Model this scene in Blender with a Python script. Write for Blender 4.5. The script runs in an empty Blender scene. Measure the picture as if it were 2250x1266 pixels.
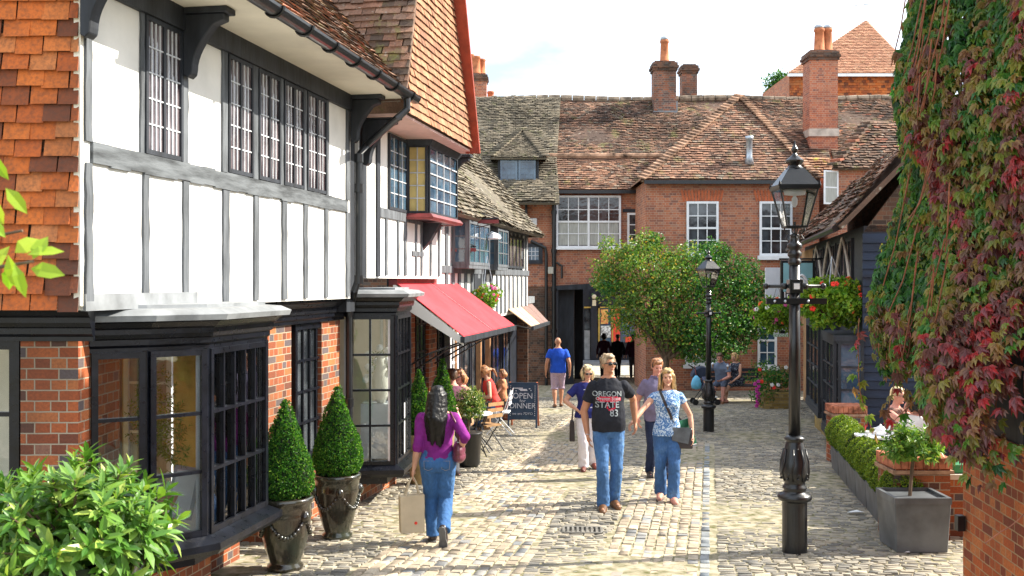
import bpy, bmesh, math, random
import numpy as np
from mathutils import Vector, Matrix, noise as mnoise

# ---------------------------------------------------------------- camera, world, sun, exposure
scn = bpy.context.scene
COL = scn.collection
FX, CX, HZ, CH = 2400.0, 1125.0, 620.0, 2.25      # focal length and centre in photo pixels, eye height
SLOPE = 1.0 / 30.0                                # the yard falls away from the camera
cam_d = bpy.data.cameras.new("camera")
cam = bpy.data.objects.new("camera", cam_d); COL.objects.link(cam)
cam.location = (0, 0, CH); cam.rotation_euler = (math.radians(90), 0, 0)
cam_d.sensor_width = 36.0; cam_d.lens = 36.0 * FX / 2250.0
cam_d.shift_x = 0.0; cam_d.shift_y = (HZ - 633.0) / 2250.0
cam_d.clip_start = 0.1; cam_d.clip_end = 2000
cam_d.dof.use_dof = True; cam_d.dof.focus_distance = 13.0; cam_d.dof.aperture_fstop = 9.0
scn.camera = cam

SUN_EL, SUN_AZ = math.radians(38), math.radians(12)   # azimuth measured from +X towards +Y
sd = Vector((math.cos(SUN_EL) * math.cos(SUN_AZ), math.cos(SUN_EL) * math.sin(SUN_AZ), math.sin(SUN_EL)))
sun_d = bpy.data.lights.new("sun", 'SUN'); sun_d.energy = 5.0; sun_d.angle = math.radians(0.5)
sun_d.color = (1.0, 0.93, 0.80)
sun = bpy.data.objects.new("sun", sun_d); COL.objects.link(sun)
sun.rotation_euler = sd.to_track_quat('Z', 'Y').to_euler(); sun.location = (20, 4, 20)

world = bpy.data.worlds.new("World"); scn.world = world; world.use_nodes = True
wt = world.node_tree; wt.nodes.clear()
def nd(t, typ, ins=None, **props):
    n = t.nodes.new(typ)
    for k, v in props.items(): setattr(n, k, v)
    for k, v in (ins or {}).items():
        s = n.inputs[k]
        if isinstance(v, bpy.types.NodeSocket): t.links.new(v, s)
        elif isinstance(v, bpy.types.Node): t.links.new(v.outputs[0], s)
        else: s.default_value = v
    return n
def ramp(t, fac, stops, interp='LINEAR'):
    r = t.nodes.new('ShaderNodeValToRGB'); cr = r.color_ramp; cr.interpolation = interp
    while len(cr.elements) < len(stops): cr.elements.new(0.5)
    for e, (p, c) in zip(cr.elements, stops):
        e.position = p; e.color = (c[0], c[1], c[2], 1) if hasattr(c, '__len__') else (c, c, c, 1)
    t.links.new(fac, r.inputs[0]); return r.outputs[0]
def mixc(t, fac, a, b, mode='MIX'):
    m = t.nodes.new('ShaderNodeMix'); m.data_type = 'RGBA'; m.blend_type = mode
    for i, v in ((0, fac), (6, a), (7, b)):
        s = m.inputs[i]
        if isinstance(v, bpy.types.NodeSocket): t.links.new(v, s)
        elif i == 0: s.default_value = v
        else: s.default_value = (v[0], v[1], v[2], 1)
    return m.outputs[2]
def mth(t, op, a, b=0.5, c=None):
    m = t.nodes.new('ShaderNodeMath'); m.operation = op
    for i, v in enumerate((a, b) if c is None else (a, b, c)):
        if isinstance(v, bpy.types.NodeSocket): t.links.new(v, m.inputs[i])
        else: m.inputs[i].default_value = v
    return m.outputs[0]
sky = nd(wt, 'ShaderNodeTexSky', sky_type='NISHITA', sun_disc=False, sun_elevation=SUN_EL,
         sun_rotation=math.atan2(sd.x, sd.y), air_density=1.0, dust_density=1.6, ozone_density=1.0)
tc = nd(wt, 'ShaderNodeTexCoord')
mp = nd(wt, 'ShaderNodeMapping', {'Vector': tc.outputs['Generated'], 'Scale': (1.0, 1.0, 2.6), 'Location': (.35, .2, 0)})
n1 = nd(wt, 'ShaderNodeTexNoise', {'Vector': mp.outputs[0], 'Scale': 2.6, 'Detail': 8.0, 'Roughness': 0.55})
cl = ramp(wt, n1.outputs[0], [(0.36, 0.05), (0.56, 1.0)])
skm = mixc(wt, cl, sky.outputs[0], (6.2, 6.7, 7.3))
bg = nd(wt, 'ShaderNodeBackground', {'Color': skm, 'Strength': 0.13})
wo = nd(wt, 'ShaderNodeOutputWorld', {'Surface': bg.outputs[0]})

scn.view_settings.view_transform = 'Standard'; scn.view_settings.look = 'None'
scn.view_settings.exposure = 1.25; scn.view_settings.gamma = 1.0
try:
    scn.cycles.max_bounces = 8; scn.cycles.transparent_max_bounces = 12
    scn.cycles.use_denoising = True
except Exception: pass

# ---------------------------------------------------------------- geometry helpers
R = random.Random(7); NR = np.random.default_rng(11)
TH = math.atan(0.181); CT, ST = math.cos(TH), math.sin(TH)
MW = Matrix.Identity(4); ML = Matrix.Rotation(-TH, 4, 'Z')     # street frame: x = d (to the right), y = s (along the street)
def gz(Y): return -Y * SLOPE
def P(px, py, Y): return Vector(((px - CX) / FX * Y, Y, CH - (py - HZ) / FX * Y))
def G(px, py):
    Y = CH * FX / (py - HZ - FX * SLOPE); return Vector(((px - CX) / FX * Y, Y, gz(Y)))
def toL(p): return Vector((p[0] * CT - p[1] * ST, p[0] * ST + p[1] * CT, p[2] if len(p) > 2 else 0))
def toW(p): return Vector((p[0] * CT + p[1] * ST, -p[0] * ST + p[1] * CT, p[2] if len(p) > 2 else 0))
def YL(px, d): return d / ((px - CX) / FX * CT - ST)
def sl(px, d): k = (px - CX) / FX; return YL(px, d) * (k * ST + CT)
def zl(px, py, d): return CH - (py - HZ) / FX * YL(px, d)
def gl(d, s): return gz(-d * ST + s * CT)                      # ground height in street frame

class MB:
    def __init__(s): s.ch = []; s.n = 0
    def add(s, v, f, rnd=None):
        """v: verts, f: list of faces (mixed) or (n,k) array"""
        v = np.asarray([tuple(q) for q in v] if not isinstance(v, np.ndarray) else v, dtype=np.float64)
        if isinstance(f, np.ndarray): groups = {f.shape[1]: f}
        else:
            groups = {}
            for q in f: groups.setdefault(len(q), []).append(q)
            groups = {k: np.asarray(a) for k, a in groups.items()}
        first = True
        for k, a in groups.items():
            r = rnd if (isinstance(rnd, np.ndarray) and len(rnd) == len(a)) else np.full(len(a), R.random() if rnd is None else (rnd if not isinstance(rnd, np.ndarray) else rnd[0]))
            s.ch.append((v if first else None, a + s.n, r)); first = False
        s.n += len(v); return s
    def box(s, x0, x1, y0, y1, z0, z1, rnd=None):
        x0, x1 = min(x0, x1), max(x0, x1); y0, y1 = min(y0, y1), max(y0, y1); z0, z1 = min(z0, z1), max(z0, z1)
        v = [(x0,y0,z0),(x1,y0,z0),(x1,y1,z0),(x0,y1,z0),(x0,y0,z1),(x1,y0,z1),(x1,y1,z1),(x0,y1,z1)]
        return s.add(v, [(0,3,2,1),(4,5,6,7),(0,1,5,4),(1,2,6,5),(2,3,7,6),(3,0,4,7)], rnd)
    def hexa(s, b, t, rnd=None):
        """two rings of equal length joined (bottom ccw, top ccw)"""
        n = len(b); v = list(b) + list(t)
        f = [tuple(range(n - 1, -1, -1)), tuple(range(n, 2 * n))] + [(i, (i + 1) % n, n + (i + 1) % n, n + i) for i in range(n)]
        return s.add(v, f, rnd)
    def prism(s, poly, ext, rnd=None):
        e = Vector(ext); b = [Vector(p) for p in poly]
        return s.hexa(b, [p + e for p in b], rnd)
    def bar(s, p, q, w, h, up=(0, 0, 1), rnd=None, w2=None, h2=None):
        p, q = Vector(p), Vector(q); a = (q - p).normalized(); up = Vector(up)
        x = a.cross(up)
        if x.length < 1e-4: x = a.cross(Vector((1, 0, 0)))
        x.normalize(); y = x.cross(a)
        def ring(c, w, h): return [c - x*w/2 - y*h/2, c + x*w/2 - y*h/2, c + x*w/2 + y*h/2, c - x*w/2 + y*h/2]
        return s.hexa(ring(p, w, h), ring(q, w2 or w, h2 or h), rnd)
    def tube(s, pts, r, n=8, caps=True, rnd=None):
        pts = [Vector(p) for p in pts]; m = len(pts)
        rs = r if hasattr(r, '__len__') else [r] * m
        v = []; prev = None
        for i, p in enumerate(pts):
            a = (pts[min(i+1, m-1)] - pts[max(i-1, 0)]).normalized()
            if prev is None:
                x = a.cross(Vector((0, 0, 1)))
                if x.length < 1e-3: x = a.cross(Vector((1, 0, 0)))
            else: x = prev - a * prev.dot(a)
            x.normalize(); prev = x; y = a.cross(x)
            for k in range(n):
                t = 2 * math.pi * k / n; v.append(p + (x * math.cos(t) + y * math.sin(t)) * rs[i])
        f = [(i*n + k, i*n + (k+1) % n, (i+1)*n + (k+1) % n, (i+1)*n + k) for i in range(m-1) for k in range(n)]
        if caps: f += [tuple(range(n-1, -1, -1)), tuple(range((m-1)*n, m*n))]
        return s.add(v, f, rnd)
    def lathe(s, prof, c=(0, 0, 0), n=24, rnd=None, flute=0, amp=0.0, cap=True):
        v = []
        for (r, z) in prof:
            for k in range(n):
                t = 2 * math.pi * k / n; rr = r * (1 + amp * math.cos(flute * t)) if flute else r
                v.append((c[0] + rr * math.cos(t), c[1] + rr * math.sin(t), c[2] + z))
        m = len(prof)
        f = [(i*n + k, i*n + (k+1) % n, (i+1)*n + (k+1) % n, (i+1)*n + k) for i in range(m-1) for k in range(n)]
        if cap: f += [tuple(range(n-1, -1, -1)), tuple(range((m-1)*n, m*n))]
        return s.add(v, f, rnd)
    def ball(s, c, r, n=12, m=8, sc=(1, 1, 1), rnd=None):
        prof = [(max(1e-4, math.sin(math.pi * i / m)) * r, -math.cos(math.pi * i / m) * r) for i in range(m + 1)]
        v = []
        for (q, z) in prof:
            for k in range(n):
                t = 2 * math.pi * k / n; v.append((c[0] + q*math.cos(t)*sc[0], c[1] + q*math.sin(t)*sc[1], c[2] + z*sc[2]))
        f = [(i*n + k, i*n + (k+1) % n, (i+1)*n + (k+1) % n, (i+1)*n + k) for i in range(m) for k in range(n)]
        return s.add(v, f, rnd)
    def sweep(s, path, prof, rnd=None, closed=False):
        """profile (out, z) swept along a plan polyline with mitred corners; out is to the right of travel"""
        P2 = [Vector((p[0], p[1])) for p in path]; n = len(P2); v = []
        for i, p in enumerate(P2):
            d0 = (P2[i] - P2[i-1]).normalized() if (i > 0 or closed) else None
            d1 = (P2[(i+1) % n] - P2[i]).normalized() if (i < n-1 or closed) else None
            d0 = d0 or d1; d1 = d1 or d0
            n0 = Vector((d0.y, -d0.x)); n1 = Vector((d1.y, -d1.x)); mm = (n0 + n1).normalized(); k = 1 / max(0.3, mm.dot(n0))
            for (o, z) in prof: v.append((p.x + mm.x*o*k, p.y + mm.y*o*k, z))
        m = len(prof)
        f = [(i*m + j, i*m + (j+1) % m, ((i+1) % n)*m + (j+1) % m, ((i+1) % n)*m + j) for i in range(n if closed else n-1) for j in range(m)]
        if not closed: f += [tuple(range(m)), tuple((n-1)*m + j for j in range(m-1, -1, -1))]
        return s.add(v, f, rnd)
    def build(s, name, mat, parent=None, base=None, frame=None, label=None, cat=None, group=None, kind=None, smooth=False, bevel=0, xf=None):
        V = np.concatenate([c[0] for c in s.ch if c[0] is not None]) if s.ch else np.zeros((0, 3))
        if xf is not None:
            A = np.array(xf); V = V @ A[:3, :3].T + A[:3, 3]
        me = bpy.data.meshes.new(name)
        me.vertices.add(len(V))
        loops = np.concatenate([c[1].ravel() for c in s.ch]).astype(np.int32)
        tot = np.concatenate([np.full(len(c[1]), c[1].shape[1]) for c in s.ch]).astype(np.int32)
        rn = np.concatenate([c[2] for c in s.ch]).astype(np.float32)
        start = np.concatenate([[0], np.cumsum(tot)[:-1]]).astype(np.int32)
        if parent is not None: fr, bs = FR[parent.name]
        else: fr, bs = (frame if frame is not None else MW), Vector(base) if base is not None else Vector((0, 0, 0))
        me.vertices.foreach_set("co", (V - np.array(bs)).astype(np.float32).ravel())
        me.loops.add(len(loops)); me.loops.foreach_set("vertex_index", loops)
        me.polygons.add(len(tot)); me.polygons.foreach_set("loop_start", start)
        try: me.polygons.foreach_set("loop_total", tot)
        except Exception: pass
        me.update(calc_edges=True)
        nor = np.zeros(len(tot) * 3, np.float32); me.polygons.foreach_get("normal", nor); nor = nor.reshape(-1, 3)
        t = np.stack([-nor[:, 1], nor[:, 0], np.zeros(len(nor))], 1); ln = np.linalg.norm(t, axis=1)
        flat = ln < 0.02; t[flat] = (1, 0, 0); t[~flat] /= ln[~flat][:, None]
        b = np.cross(nor, t); b[flat] = (0, 1, 0)
        lp = np.repeat(np.arange(len(tot)), tot); co = V[loops]
        uv = np.stack([(co * t[lp]).sum(1), (co * b[lp]).sum(1)], 1)
        ul = me.uv_layers.new(name="UVMap"); ul.data.foreach_set("uv", uv.astype(np.float32).ravel())
        at = me.attributes.new("rnd", 'FLOAT', 'FACE'); at.data.foreach_set("value", rn)
        me.polygons.foreach_set("use_smooth", np.full(len(tot), bool(smooth)))
        for mm in (mat if isinstance(mat, (list, tuple)) else [mat]): me.materials.append(mm)
        o = bpy.data.objects.new(name, me); COL.objects.link(o)
        if bevel:
            bm = o.modifiers.new('bevel', 'BEVEL'); bm.width = bevel; bm.segments = 1; bm.limit_method = 'ANGLE'
        if parent is not None: o.parent = parent
        else: o.matrix_world = fr @ Matrix.Translation(bs)
        FR[o.name] = (fr, bs)
        tag(o, label, cat, group, kind)
        return o
FR = {}
def tag(o, label=None, cat=None, group=None, kind=None):
    for k, v in (('label', label), ('category', cat), ('group', group), ('kind', kind)):
        if v: o[k] = v
    return o
def thing(name, label, cat, base=(0, 0, 0), frame=None, group=None, rot=0.0):
    """an Empty at the thing's base; rot turns the part coordinates about the base"""
    o = bpy.data.objects.new(name, None); COL.objects.link(o); o.empty_display_size = 0.2
    fr = frame if frame is not None else MW
    o.matrix_world = fr @ Matrix.Translation(Vector(base)); FR[o.name] = (fr, Vector(base))
    return tag(o, label, cat, group)
def lthing(name, label, cat, loc, rot=0.0, group=None):
    """an Empty whose parts are built in their own local coordinates around 0,0,0"""
    o = bpy.data.objects.new(name, None); COL.objects.link(o); o.empty_display_size = 0.2
    o.location = loc; o.rotation_euler = (0, 0, rot); FR[o.name] = (MW, Vector((0, 0, 0)))
    return tag(o, label, cat, group)
def dup(root, loc=None, rot=None, label=None, scale=None):
    def cp(o, par):
        c = o.copy(); COL.objects.link(c)
        if par is not None: c.parent = par
        for ch in list(o.children): cp(ch, c)
        return c
    c = cp(root, None)
    if loc is not None: c.location = loc
    if rot is not None: c.rotation_euler = (0, 0, rot)
    if scale is not None: c.scale = (scale,) * 3
    if label: c['label'] = label
    return c
def inpoly(u, v, poly):
    ins = np.zeros(len(u), bool); n = len(poly)
    for i in range(n):
        x0, y0 = poly[i]; x1, y1 = poly[(i + 1) % n]
        if y0 == y1: continue
        c = ((y0 > v) != (y1 > v)) & (u < (x1 - x0) * (v - y0) / (y1 - y0) + x0); ins ^= c
    return ins
def tiles(mb, O, U, V, poly, gauge=.1, w=.165, lift=.024, jit=.004, sag=0.0, over=1.18):
    """overlapping plain tiles on the plane O + u*U + v*V, kept where their centre falls in poly"""
    O, U, V = (np.array(Vector(a)) for a in (O, U, V)); U = U / np.linalg.norm(U); V = V / np.linalg.norm(V); N = np.cross(U, V)
    us = [p[0] for p in poly]; vs = [p[1] for p in poly]
    nu = int((max(us) - min(us)) / w) + 3; nv = int((max(vs) - min(vs)) / gauge) + 2
    I, J = np.meshgrid(np.arange(nu), np.arange(nv)); I = I.ravel(); J = J.ravel()
    u = min(us) + (I - 1 + 0.5 * (J % 2)) * w + NR.normal(0, jit, len(I)); v = min(vs) + J * gauge + NR.normal(0, jit, len(I))
    vm = np.clip(v + gauge * .45, min(vs) + 1e-3, max(vs) - 1e-3); lo = np.full(len(v), 1e9); hi = np.full(len(v), -1e9)
    for (xa, ya), (xb, yb) in zip(poly, list(poly[1:]) + [poly[0]]):
        if abs(ya - yb) < 1e-9: continue
        c = (vm >= min(ya, yb)) & (vm <= max(ya, yb)); xx = xa + (xb - xa) * (vm - ya) / (yb - ya); lo = np.where(c, np.minimum(lo, xx), lo); hi = np.where(c, np.maximum(hi, xx), hi)
    ua = np.maximum(u, lo); ub = np.minimum(u + w, hi); keep = (ub - ua > w * .07) & (v < max(vs) - gauge * .3); ua, ub, v = ua[keep], ub[keep], v[keep]; n = len(ua); u = (ua + ub) / 2 - w / 2
    hw = (ub - ua) * .485; L = gauge * over; tl = np.abs(NR.normal(0, jit, n)); tw = NR.normal(0, jit * .8, n)
    wav = sag * (np.sin(u * 1.3 + 1) + np.sin(v * 2.1 + u * .4)) if sag else 0
    def pt(a, b, h): return O + np.outer(u + w/2 + a, U) + np.outer(v + b, V) + np.outer(h + wav + np.zeros(n), N)
    c0 = pt(-hw, 0, lift + tl - tw); c1 = pt(hw, 0, lift + tl + tw); c2 = pt(hw, L, .004); c3 = pt(-hw, L, .004)
    b0 = pt(-hw, .004, lift + tl - tw - .014); b1 = pt(hw, .004, lift + tl + tw - .014)
    vv = np.stack([c0, c1, c2, c3, b0, b1], 1).reshape(-1, 3); k = np.arange(n)[:, None] * 6
    q = np.concatenate([k + np.array([0, 1, 2, 3]), k + np.array([4, 5, 1, 0])]); t3 = np.concatenate([k + np.array([4, 0, 3]), k + np.array([1, 5, 2])])
    r = NR.random(n); m0 = mb.n
    mb.ch.append((vv, q + m0, np.tile(r, 2))); mb.ch.append((None, t3 + m0, np.tile(r, 2))); mb.n += len(vv); return mb
def slab(mb, O, U, V, poly, th=.05, off=-.012):
    O, U, V = Vector(O), Vector(U).normalized(), Vector(V).normalized(); N = U.cross(V)
    return mb.prism([O + U*a + V*b + N*(off - th) for a, b in poly], N * th, 0.3)
def leaves(mb, C, D, N, L, W, fold=.25, curl=.15, six=False, rnd=None):
    """one folded leaf per row: base C, direction D, face normal N, length L, width W"""
    n = len(C); D = D / (np.linalg.norm(D, axis=1)[:, None] + 1e-9); S = np.cross(D, N); S /= (np.linalg.norm(S, axis=1)[:, None] + 1e-9); N = np.cross(S, D)
    L = np.broadcast_to(L, n)[:, None]; W = np.broadcast_to(W, n)[:, None]
    r = NR.random(n) if rnd is None else rnd
    if not six:
        v = np.stack([C, C + D*L*.45 + S*W*.5 + N*W*fold, C + D*L - N*L*curl, C + D*L*.45 - S*W*.5 + N*W*fold], 1).reshape(-1, 3)
        k = np.arange(n)[:, None] * 4
        f = np.concatenate([k + np.array([0, 1, 2]), k + np.array([0, 2, 3])]); rr = np.tile(r, 2)
    else:
        m1 = C + D*L*.35; m2 = C + D*L*.7 - N*L*curl*.5; tip = C + D*L - N*L*curl
        v = np.stack([C, m1 + S*W*.46 + N*W*fold, m2 + S*W*.42 + N*W*fold, tip, m2 - S*W*.42 + N*W*fold, m1 - S*W*.46 + N*W*fold, m1, m2], 1).reshape(-1, 3)
        k = np.arange(n)[:, None] * 8
        t3 = np.concatenate([k + np.array([0, 1, 6]), k + np.array([0, 6, 5]), k + np.array([7, 2, 3]), k + np.array([7, 3, 4])])
        q = np.concatenate([k + np.array([6, 1, 2, 7]), k + np.array([5, 6, 7, 4])])
        m0 = mb.n; mb.ch.append((v, t3 + m0, np.tile(r, 4))); mb.ch.append((None, q + m0, np.tile(r, 2))); mb.n += len(v); return mb
    m0 = mb.n; mb.ch.append((v, f + m0, rr)); mb.n += len(v); return mb
def rdir(n): a = NR.normal(0, 1, (n, 3)); return a / np.linalg.norm(a, axis=1)[:, None]
# ---------------------------------------------------------------- materials
def newmat(name):
    m = bpy.data.materials.new(name); m.use_nodes = True; t = m.node_tree; t.nodes.clear()
    o = t.nodes.new('ShaderNodeOutputMaterial'); b = t.nodes.new('ShaderNodeBsdfPrincipled'); t.links.new(b.outputs[0], o.inputs[0])
    return m, t, b, o
def coords(t, kind='Object', scale=(1, 1, 1)):
    c = t.nodes.new('ShaderNodeTexCoord'); m = nd(t, 'ShaderNodeMapping', {'Vector': c.outputs[kind], 'Scale': scale}); return m.outputs[0]
def noise(t, vec, scale, detail=4.0, rough=.55): return nd(t, 'ShaderNodeTexNoise', {'Vector': vec, 'Scale': scale, 'Detail': detail, 'Roughness': rough}).outputs[0]
def rndattr(t): return nd(t, 'ShaderNodeAttribute', attribute_name='rnd').outputs['Fac']
def bump(t, b, h, strength=.3, dist=.01):
    n = nd(t, 'ShaderNodeBump', {'Height': h, 'Strength': strength, 'Distance': dist}); t.links.new(n.outputs[0], b.inputs['Normal']); return n
def paint(name, col, rough=.5, var=.15, scale=6.0, spec=.5, bmp=.15, bs=40.0, stretch=(1, 1, 1), metal=0.0, coat=0.0, col2=None, rndv=0.0):
    m, t, b, o = newmat(name); v = coords(t, 'Object', stretch)
    n = noise(t, v, scale, 6.0)
    c2 = col2 or tuple(max(0, c * (1 - 2.2 * var)) for c in col); c1 = tuple(min(1, c * (1 + var)) for c in col)
    c = ramp(t, n, [(.32, c2), (.62, c1)])
    if rndv:
        k = mth(t, 'MULTIPLY_ADD', rndattr(t), 2 * rndv, 1 - rndv); c = mixc(t, 1.0, c, nd(t, 'ShaderNodeCombineColor', {0: k, 1: k, 2: k}).outputs[0], 'MULTIPLY')
    t.links.new(c, b.inputs['Base Color']); b.inputs['Metallic'].default_value = metal; b.inputs['Specular IOR Level'].default_value = spec
    r = mth(t, 'MULTIPLY_ADD', noise(t, v, scale * 3), .25, rough - .12); t.links.new(r, b.inputs['Roughness'])
    if coat: b.inputs['Coat Weight'].default_value = coat; b.inputs['Coat Roughness'].default_value = .08
    if bmp: bump(t, b, noise(t, v, bs, 5.0), bmp, .006)
    return m
def brick(name, stops, mortar=(.42, .36, .28), bw=.225, bh=.075, mo=.010, dirt=.35, bmp=.6, uv='UV'):
    m, t, b, o = newmat(name); v = coords(t, uv)
    v2 = nd(t, 'ShaderNodeVectorMath', {0: v, 1: nd(t, 'ShaderNodeVectorMath', {0: nd(t, 'ShaderNodeTexNoise', {'Vector': v, 'Scale': 9.0, 'Detail': 2.0}).outputs[1], 1: (.006, .006, 0)}, operation='MULTIPLY').outputs[0]}, operation='ADD').outputs[0]
    def bt(): return nd(t, 'ShaderNodeTexBrick', {'Vector': v2, 'Color1': (0, 0, 0, 1), 'Color2': (1, 1, 1, 1), 'Mortar': (0, 0, 0, 1), 'Scale': 1.0, 'Mortar Size': mo * .55, 'Mortar Smooth': .25, 'Brick Width': bw, 'Row Height': bh}, offset=.5, squash=.5, squash_frequency=2)
    br = bt(); c = ramp(t, br.outputs[0], stops)
    c = mixc(t, ramp(t, noise(t, v, 55.0, 4.0), [(.35, 0.0), (.75, .45)]), c, tuple(x * .45 for x in stops[0][1]))
    c = mixc(t, br.outputs[1], c, mortar)
    dn = ramp(t, noise(t, v, 1.1, 5.0), [(.35, dirt), (.62, 0.0)]); c = mixc(t, dn, c, (.05, .04, .03))
    t.links.new(c, b.inputs['Base Color']); b.inputs['Roughness'].default_value = .88; b.inputs['Specular IOR Level'].default_value = .25
    h = mth(t, 'SUBTRACT', mth(t, 'MULTIPLY', noise(t, v, 60.0, 4.0), .35), br.outputs[1]); bump(t, b, h, bmp, .012)
    return m
def tilemat(name, stops, moss=None, mossamt=.3, dark=.5, rough=.85, sc=1.0):
    m, t, b, o = newmat(name); v = coords(t)
    c = ramp(t, rndattr(t), stops)
    n = noise(t, v, 1.3 * sc, 6.0, .65); c = mixc(t, ramp(t, n, [(.40, dark), (.60, 0.0)]), c, (.035, .03, .028))
    c = mixc(t, ramp(t, noise(t, v, 40.0, 4.0), [(.42, 0.0), (.72, .5)]), c, (.06, .045, .035))
    if moss:
        n2 = noise(t, coords(t, 'Object', (1.3, 1, 1)), 2.3 * sc, 7.0, .7); c = mixc(t, ramp(t, n2, [(.56, 0.0), (.66, mossamt)]), c, moss)
        c = mixc(t, ramp(t, noise(t, v, 9.0, 5.0), [(.62, 0.0), (.70, .7)]), c, (.42, .40, .33))
    t.links.new(c, b.inputs['Base Color']); b.inputs['Roughness'].default_value = rough; b.inputs['Specular IOR Level'].default_value = .25
    bump(t, b, noise(t, v, 50.0, 4.0), .35, .01); return m
def leafmat(name, stops, rough=.45, trans=.35, spec=.5):
    m, t, b, o = newmat(name); v = coords(t)
    c = ramp(t, rndattr(t), stops); c = mixc(t, ramp(t, noise(t, v, 2.5, 3.0), [(.3, .35), (.6, 0.0)]), c, tuple(x * .5 for x in stops[0][1]))
    t.links.new(c, b.inputs['Base Color']); b.inputs['Roughness'].default_value = rough; b.inputs['Specular IOR Level'].default_value = spec
    tr = nd(t, 'ShaderNodeBsdfTranslucent', {'Color': mixc(t, 1.0, c, (1.0, 1.0, .45), 'MULTIPLY')})
    ms = nd(t, 'ShaderNodeMixShader', {0: trans, 1: b.outputs[0], 2: tr.outputs[0]}); t.links.new(ms.outputs[0], o.inputs[0]); return m
def glassmat(name, tint=(.75, .82, .85), gloss=.12, alpha=.8):
    m, t, b, o = newmat(name)
    tr = nd(t, 'ShaderNodeBsdfTransparent', {'Color': (*tint, 1)}); gl = nd(t, 'ShaderNodeBsdfGlossy', {'Color': (1, 1, 1, 1), 'Roughness': .02})
    v = coords(t); bp = nd(t, 'ShaderNodeBump', {'Height': noise(t, v, 5.0, 2.0), 'Strength': .12, 'Distance': .01}); t.links.new(bp.outputs[0], gl.inputs['Normal'])
    fr = nd(t, 'ShaderNodeFresnel', {'IOR': 1.5}); f = mth(t, 'ADD', fr.outputs[0], gloss)
    ms = nd(t, 'ShaderNodeMixShader', {0: f, 1: tr.outputs[0], 2: gl.outputs[0]}); t.links.new(ms.outputs[0], o.inputs[0]); return m
M = {}
OR = [(0, (.17, .055, .03)), (.25, (.34, .095, .04)), (.6, (.46, .14, .055)), (.85, (.52, .20, .09)), (1, (.20, .12, .10))]
M['brick_red'] = brick('red_brick', [(0, (.10, .05, .04)), (.18, (.30, .075, .03)), (.6, (.46, .12, .04)), (.88, (.50, .17, .06)), (.93, (.14, .11, .11)), (1, (.11, .09, .10))], (.40, .33, .24), dirt=.5)
M['brick_wall'] = brick('garden_wall_brick', [(0, (.22, .05, .025)), (.3, (.42, .085, .025)), (.7, (.58, .13, .03)), (1, (.62, .20, .06))], (.42, .27, .14), dirt=.45)
M['brick_back'] = brick('old_orange_brick', [(0, (.26, .12, .09)), (.3, (.44, .15, .085)), (.7, (.56, .20, .10)), (1, (.46, .23, .15))], (.50, .36, .26), dirt=.22)
M['brick_dark'] = brick('brown_brick', [(0, (.06, .04, .035)), (.4, (.17, .08, .05)), (.8, (.26, .12, .07)), (1, (.14, .12, .11))], (.20, .16, .12), dirt=.6)
M['brick_chim'] = brick('chimney_brick', [(0, (.13, .09, .08)), (.4, (.28, .12, .08)), (.75, (.45, .16, .08)), (1, (.20, .16, .14))], (.36, .30, .24), dirt=.6)
M['brick_yellow'] = brick('yellow_stock_brick', [(0, (.30, .20, .06)), (.5, (.48, .33, .10)), (1, (.55, .40, .15))], (.30, .24, .14), dirt=.4)
M['tile_hung'] = tilemat('orange_hung_tile', [(0, (.16, .055, .03)), (.12, (.24, .07, .03)), (.3, (.48, .115, .03)), (.7, (.62, .165, .035)), (1, (.55, .20, .07))], None, dark=.4)
M['tile_gable'] = tilemat('pale_orange_tile', [(0, (.26, .12, .07)), (.5, (.40, .19, .10)), (1, (.48, .25, .14))], None, dark=.2)
M['tile_brown'] = tilemat('weathered_brown_tile', [(0, (.07, .05, .04)), (.3, (.16, .10, .07)), (.6, (.26, .15, .10)), (.85, (.34, .19, .12)), (1, (.42, .14, .08))], (.16, .15, .05), .5, .5)
M['tile_grey'] = tilemat('grey_lichen_tile', [(0, (.09, .08, .06)), (.5, (.20, .17, .12)), (1, (.30, .25, .18))], (.14, .16, .05), .5, .4)
M['tile_red'] = tilemat('weathered_red_tile', [(0, (.12, .07, .05)), (.25, (.22, .115, .075)), (.6, (.36, .18, .11)), (.85, (.45, .25, .16)), (1, (.27, .22, .165))], (.22, .21, .07), .5, .45, sc=.9)
M['tile_main'] = tilemat('dark_mossy_main_tile', [(0, (.09, .06, .045)), (.3, (.17, .10, .07)), (.6, (.29, .15, .095)), (.85, (.38, .21, .135)), (1, (.24, .20, .15))], (.20, .19, .07), .7, .6, sc=.6)
M['tile_mix'] = tilemat('mixed_roof_tile', [(0, (.10, .07, .05)), (.3, (.20, .12, .08)), (.6, (.32, .16, .10)), (1, (.40, .25, .17))], (.24, .24, .07), .6, .4, sc=.9)
M['tile_far'] = tilemat('salmon_roof_tile', [(0, (.44, .20, .12)), (.5, (.56, .27, .16)), (1, (.62, .33, .20))], (.35, .28, .12), .3, .15)
M['ridge_old'] = paint('lichened_ridge', (.24, .19, .14), .85, .35, 3.0, .2, .5)
M['ridge'] = paint('clay_ridge', (.33, .20, .13), .85, .4, 3.0, .2, .4)
M['plaster'] = paint('white_plaster', (.78, .77, .735), .85, .06, 1.6, .2, .4, 9.0)
M['plaster_cream'] = paint('cream_plaster', (.74, .70, .60), .85, .05, 2.0, .2, .2, 25.0)
M['timber_grey'] = paint('weathered_grey_timber', (.115, .125, .138), .8, .22, 14.0, .25, .7, 60.0, (1, 1, .16))
M['timber_rail'] = paint('weathered_rail_timber', (.11, .12, .13), .8, .3, 14.0, .25, .7, 60.0, (1, .16, 1))
M['timber_dark'] = paint('dark_timber', (.022, .026, .034), .6, .25, 8.0, .4, .4, 40.0, (1, 1, .2))
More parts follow.
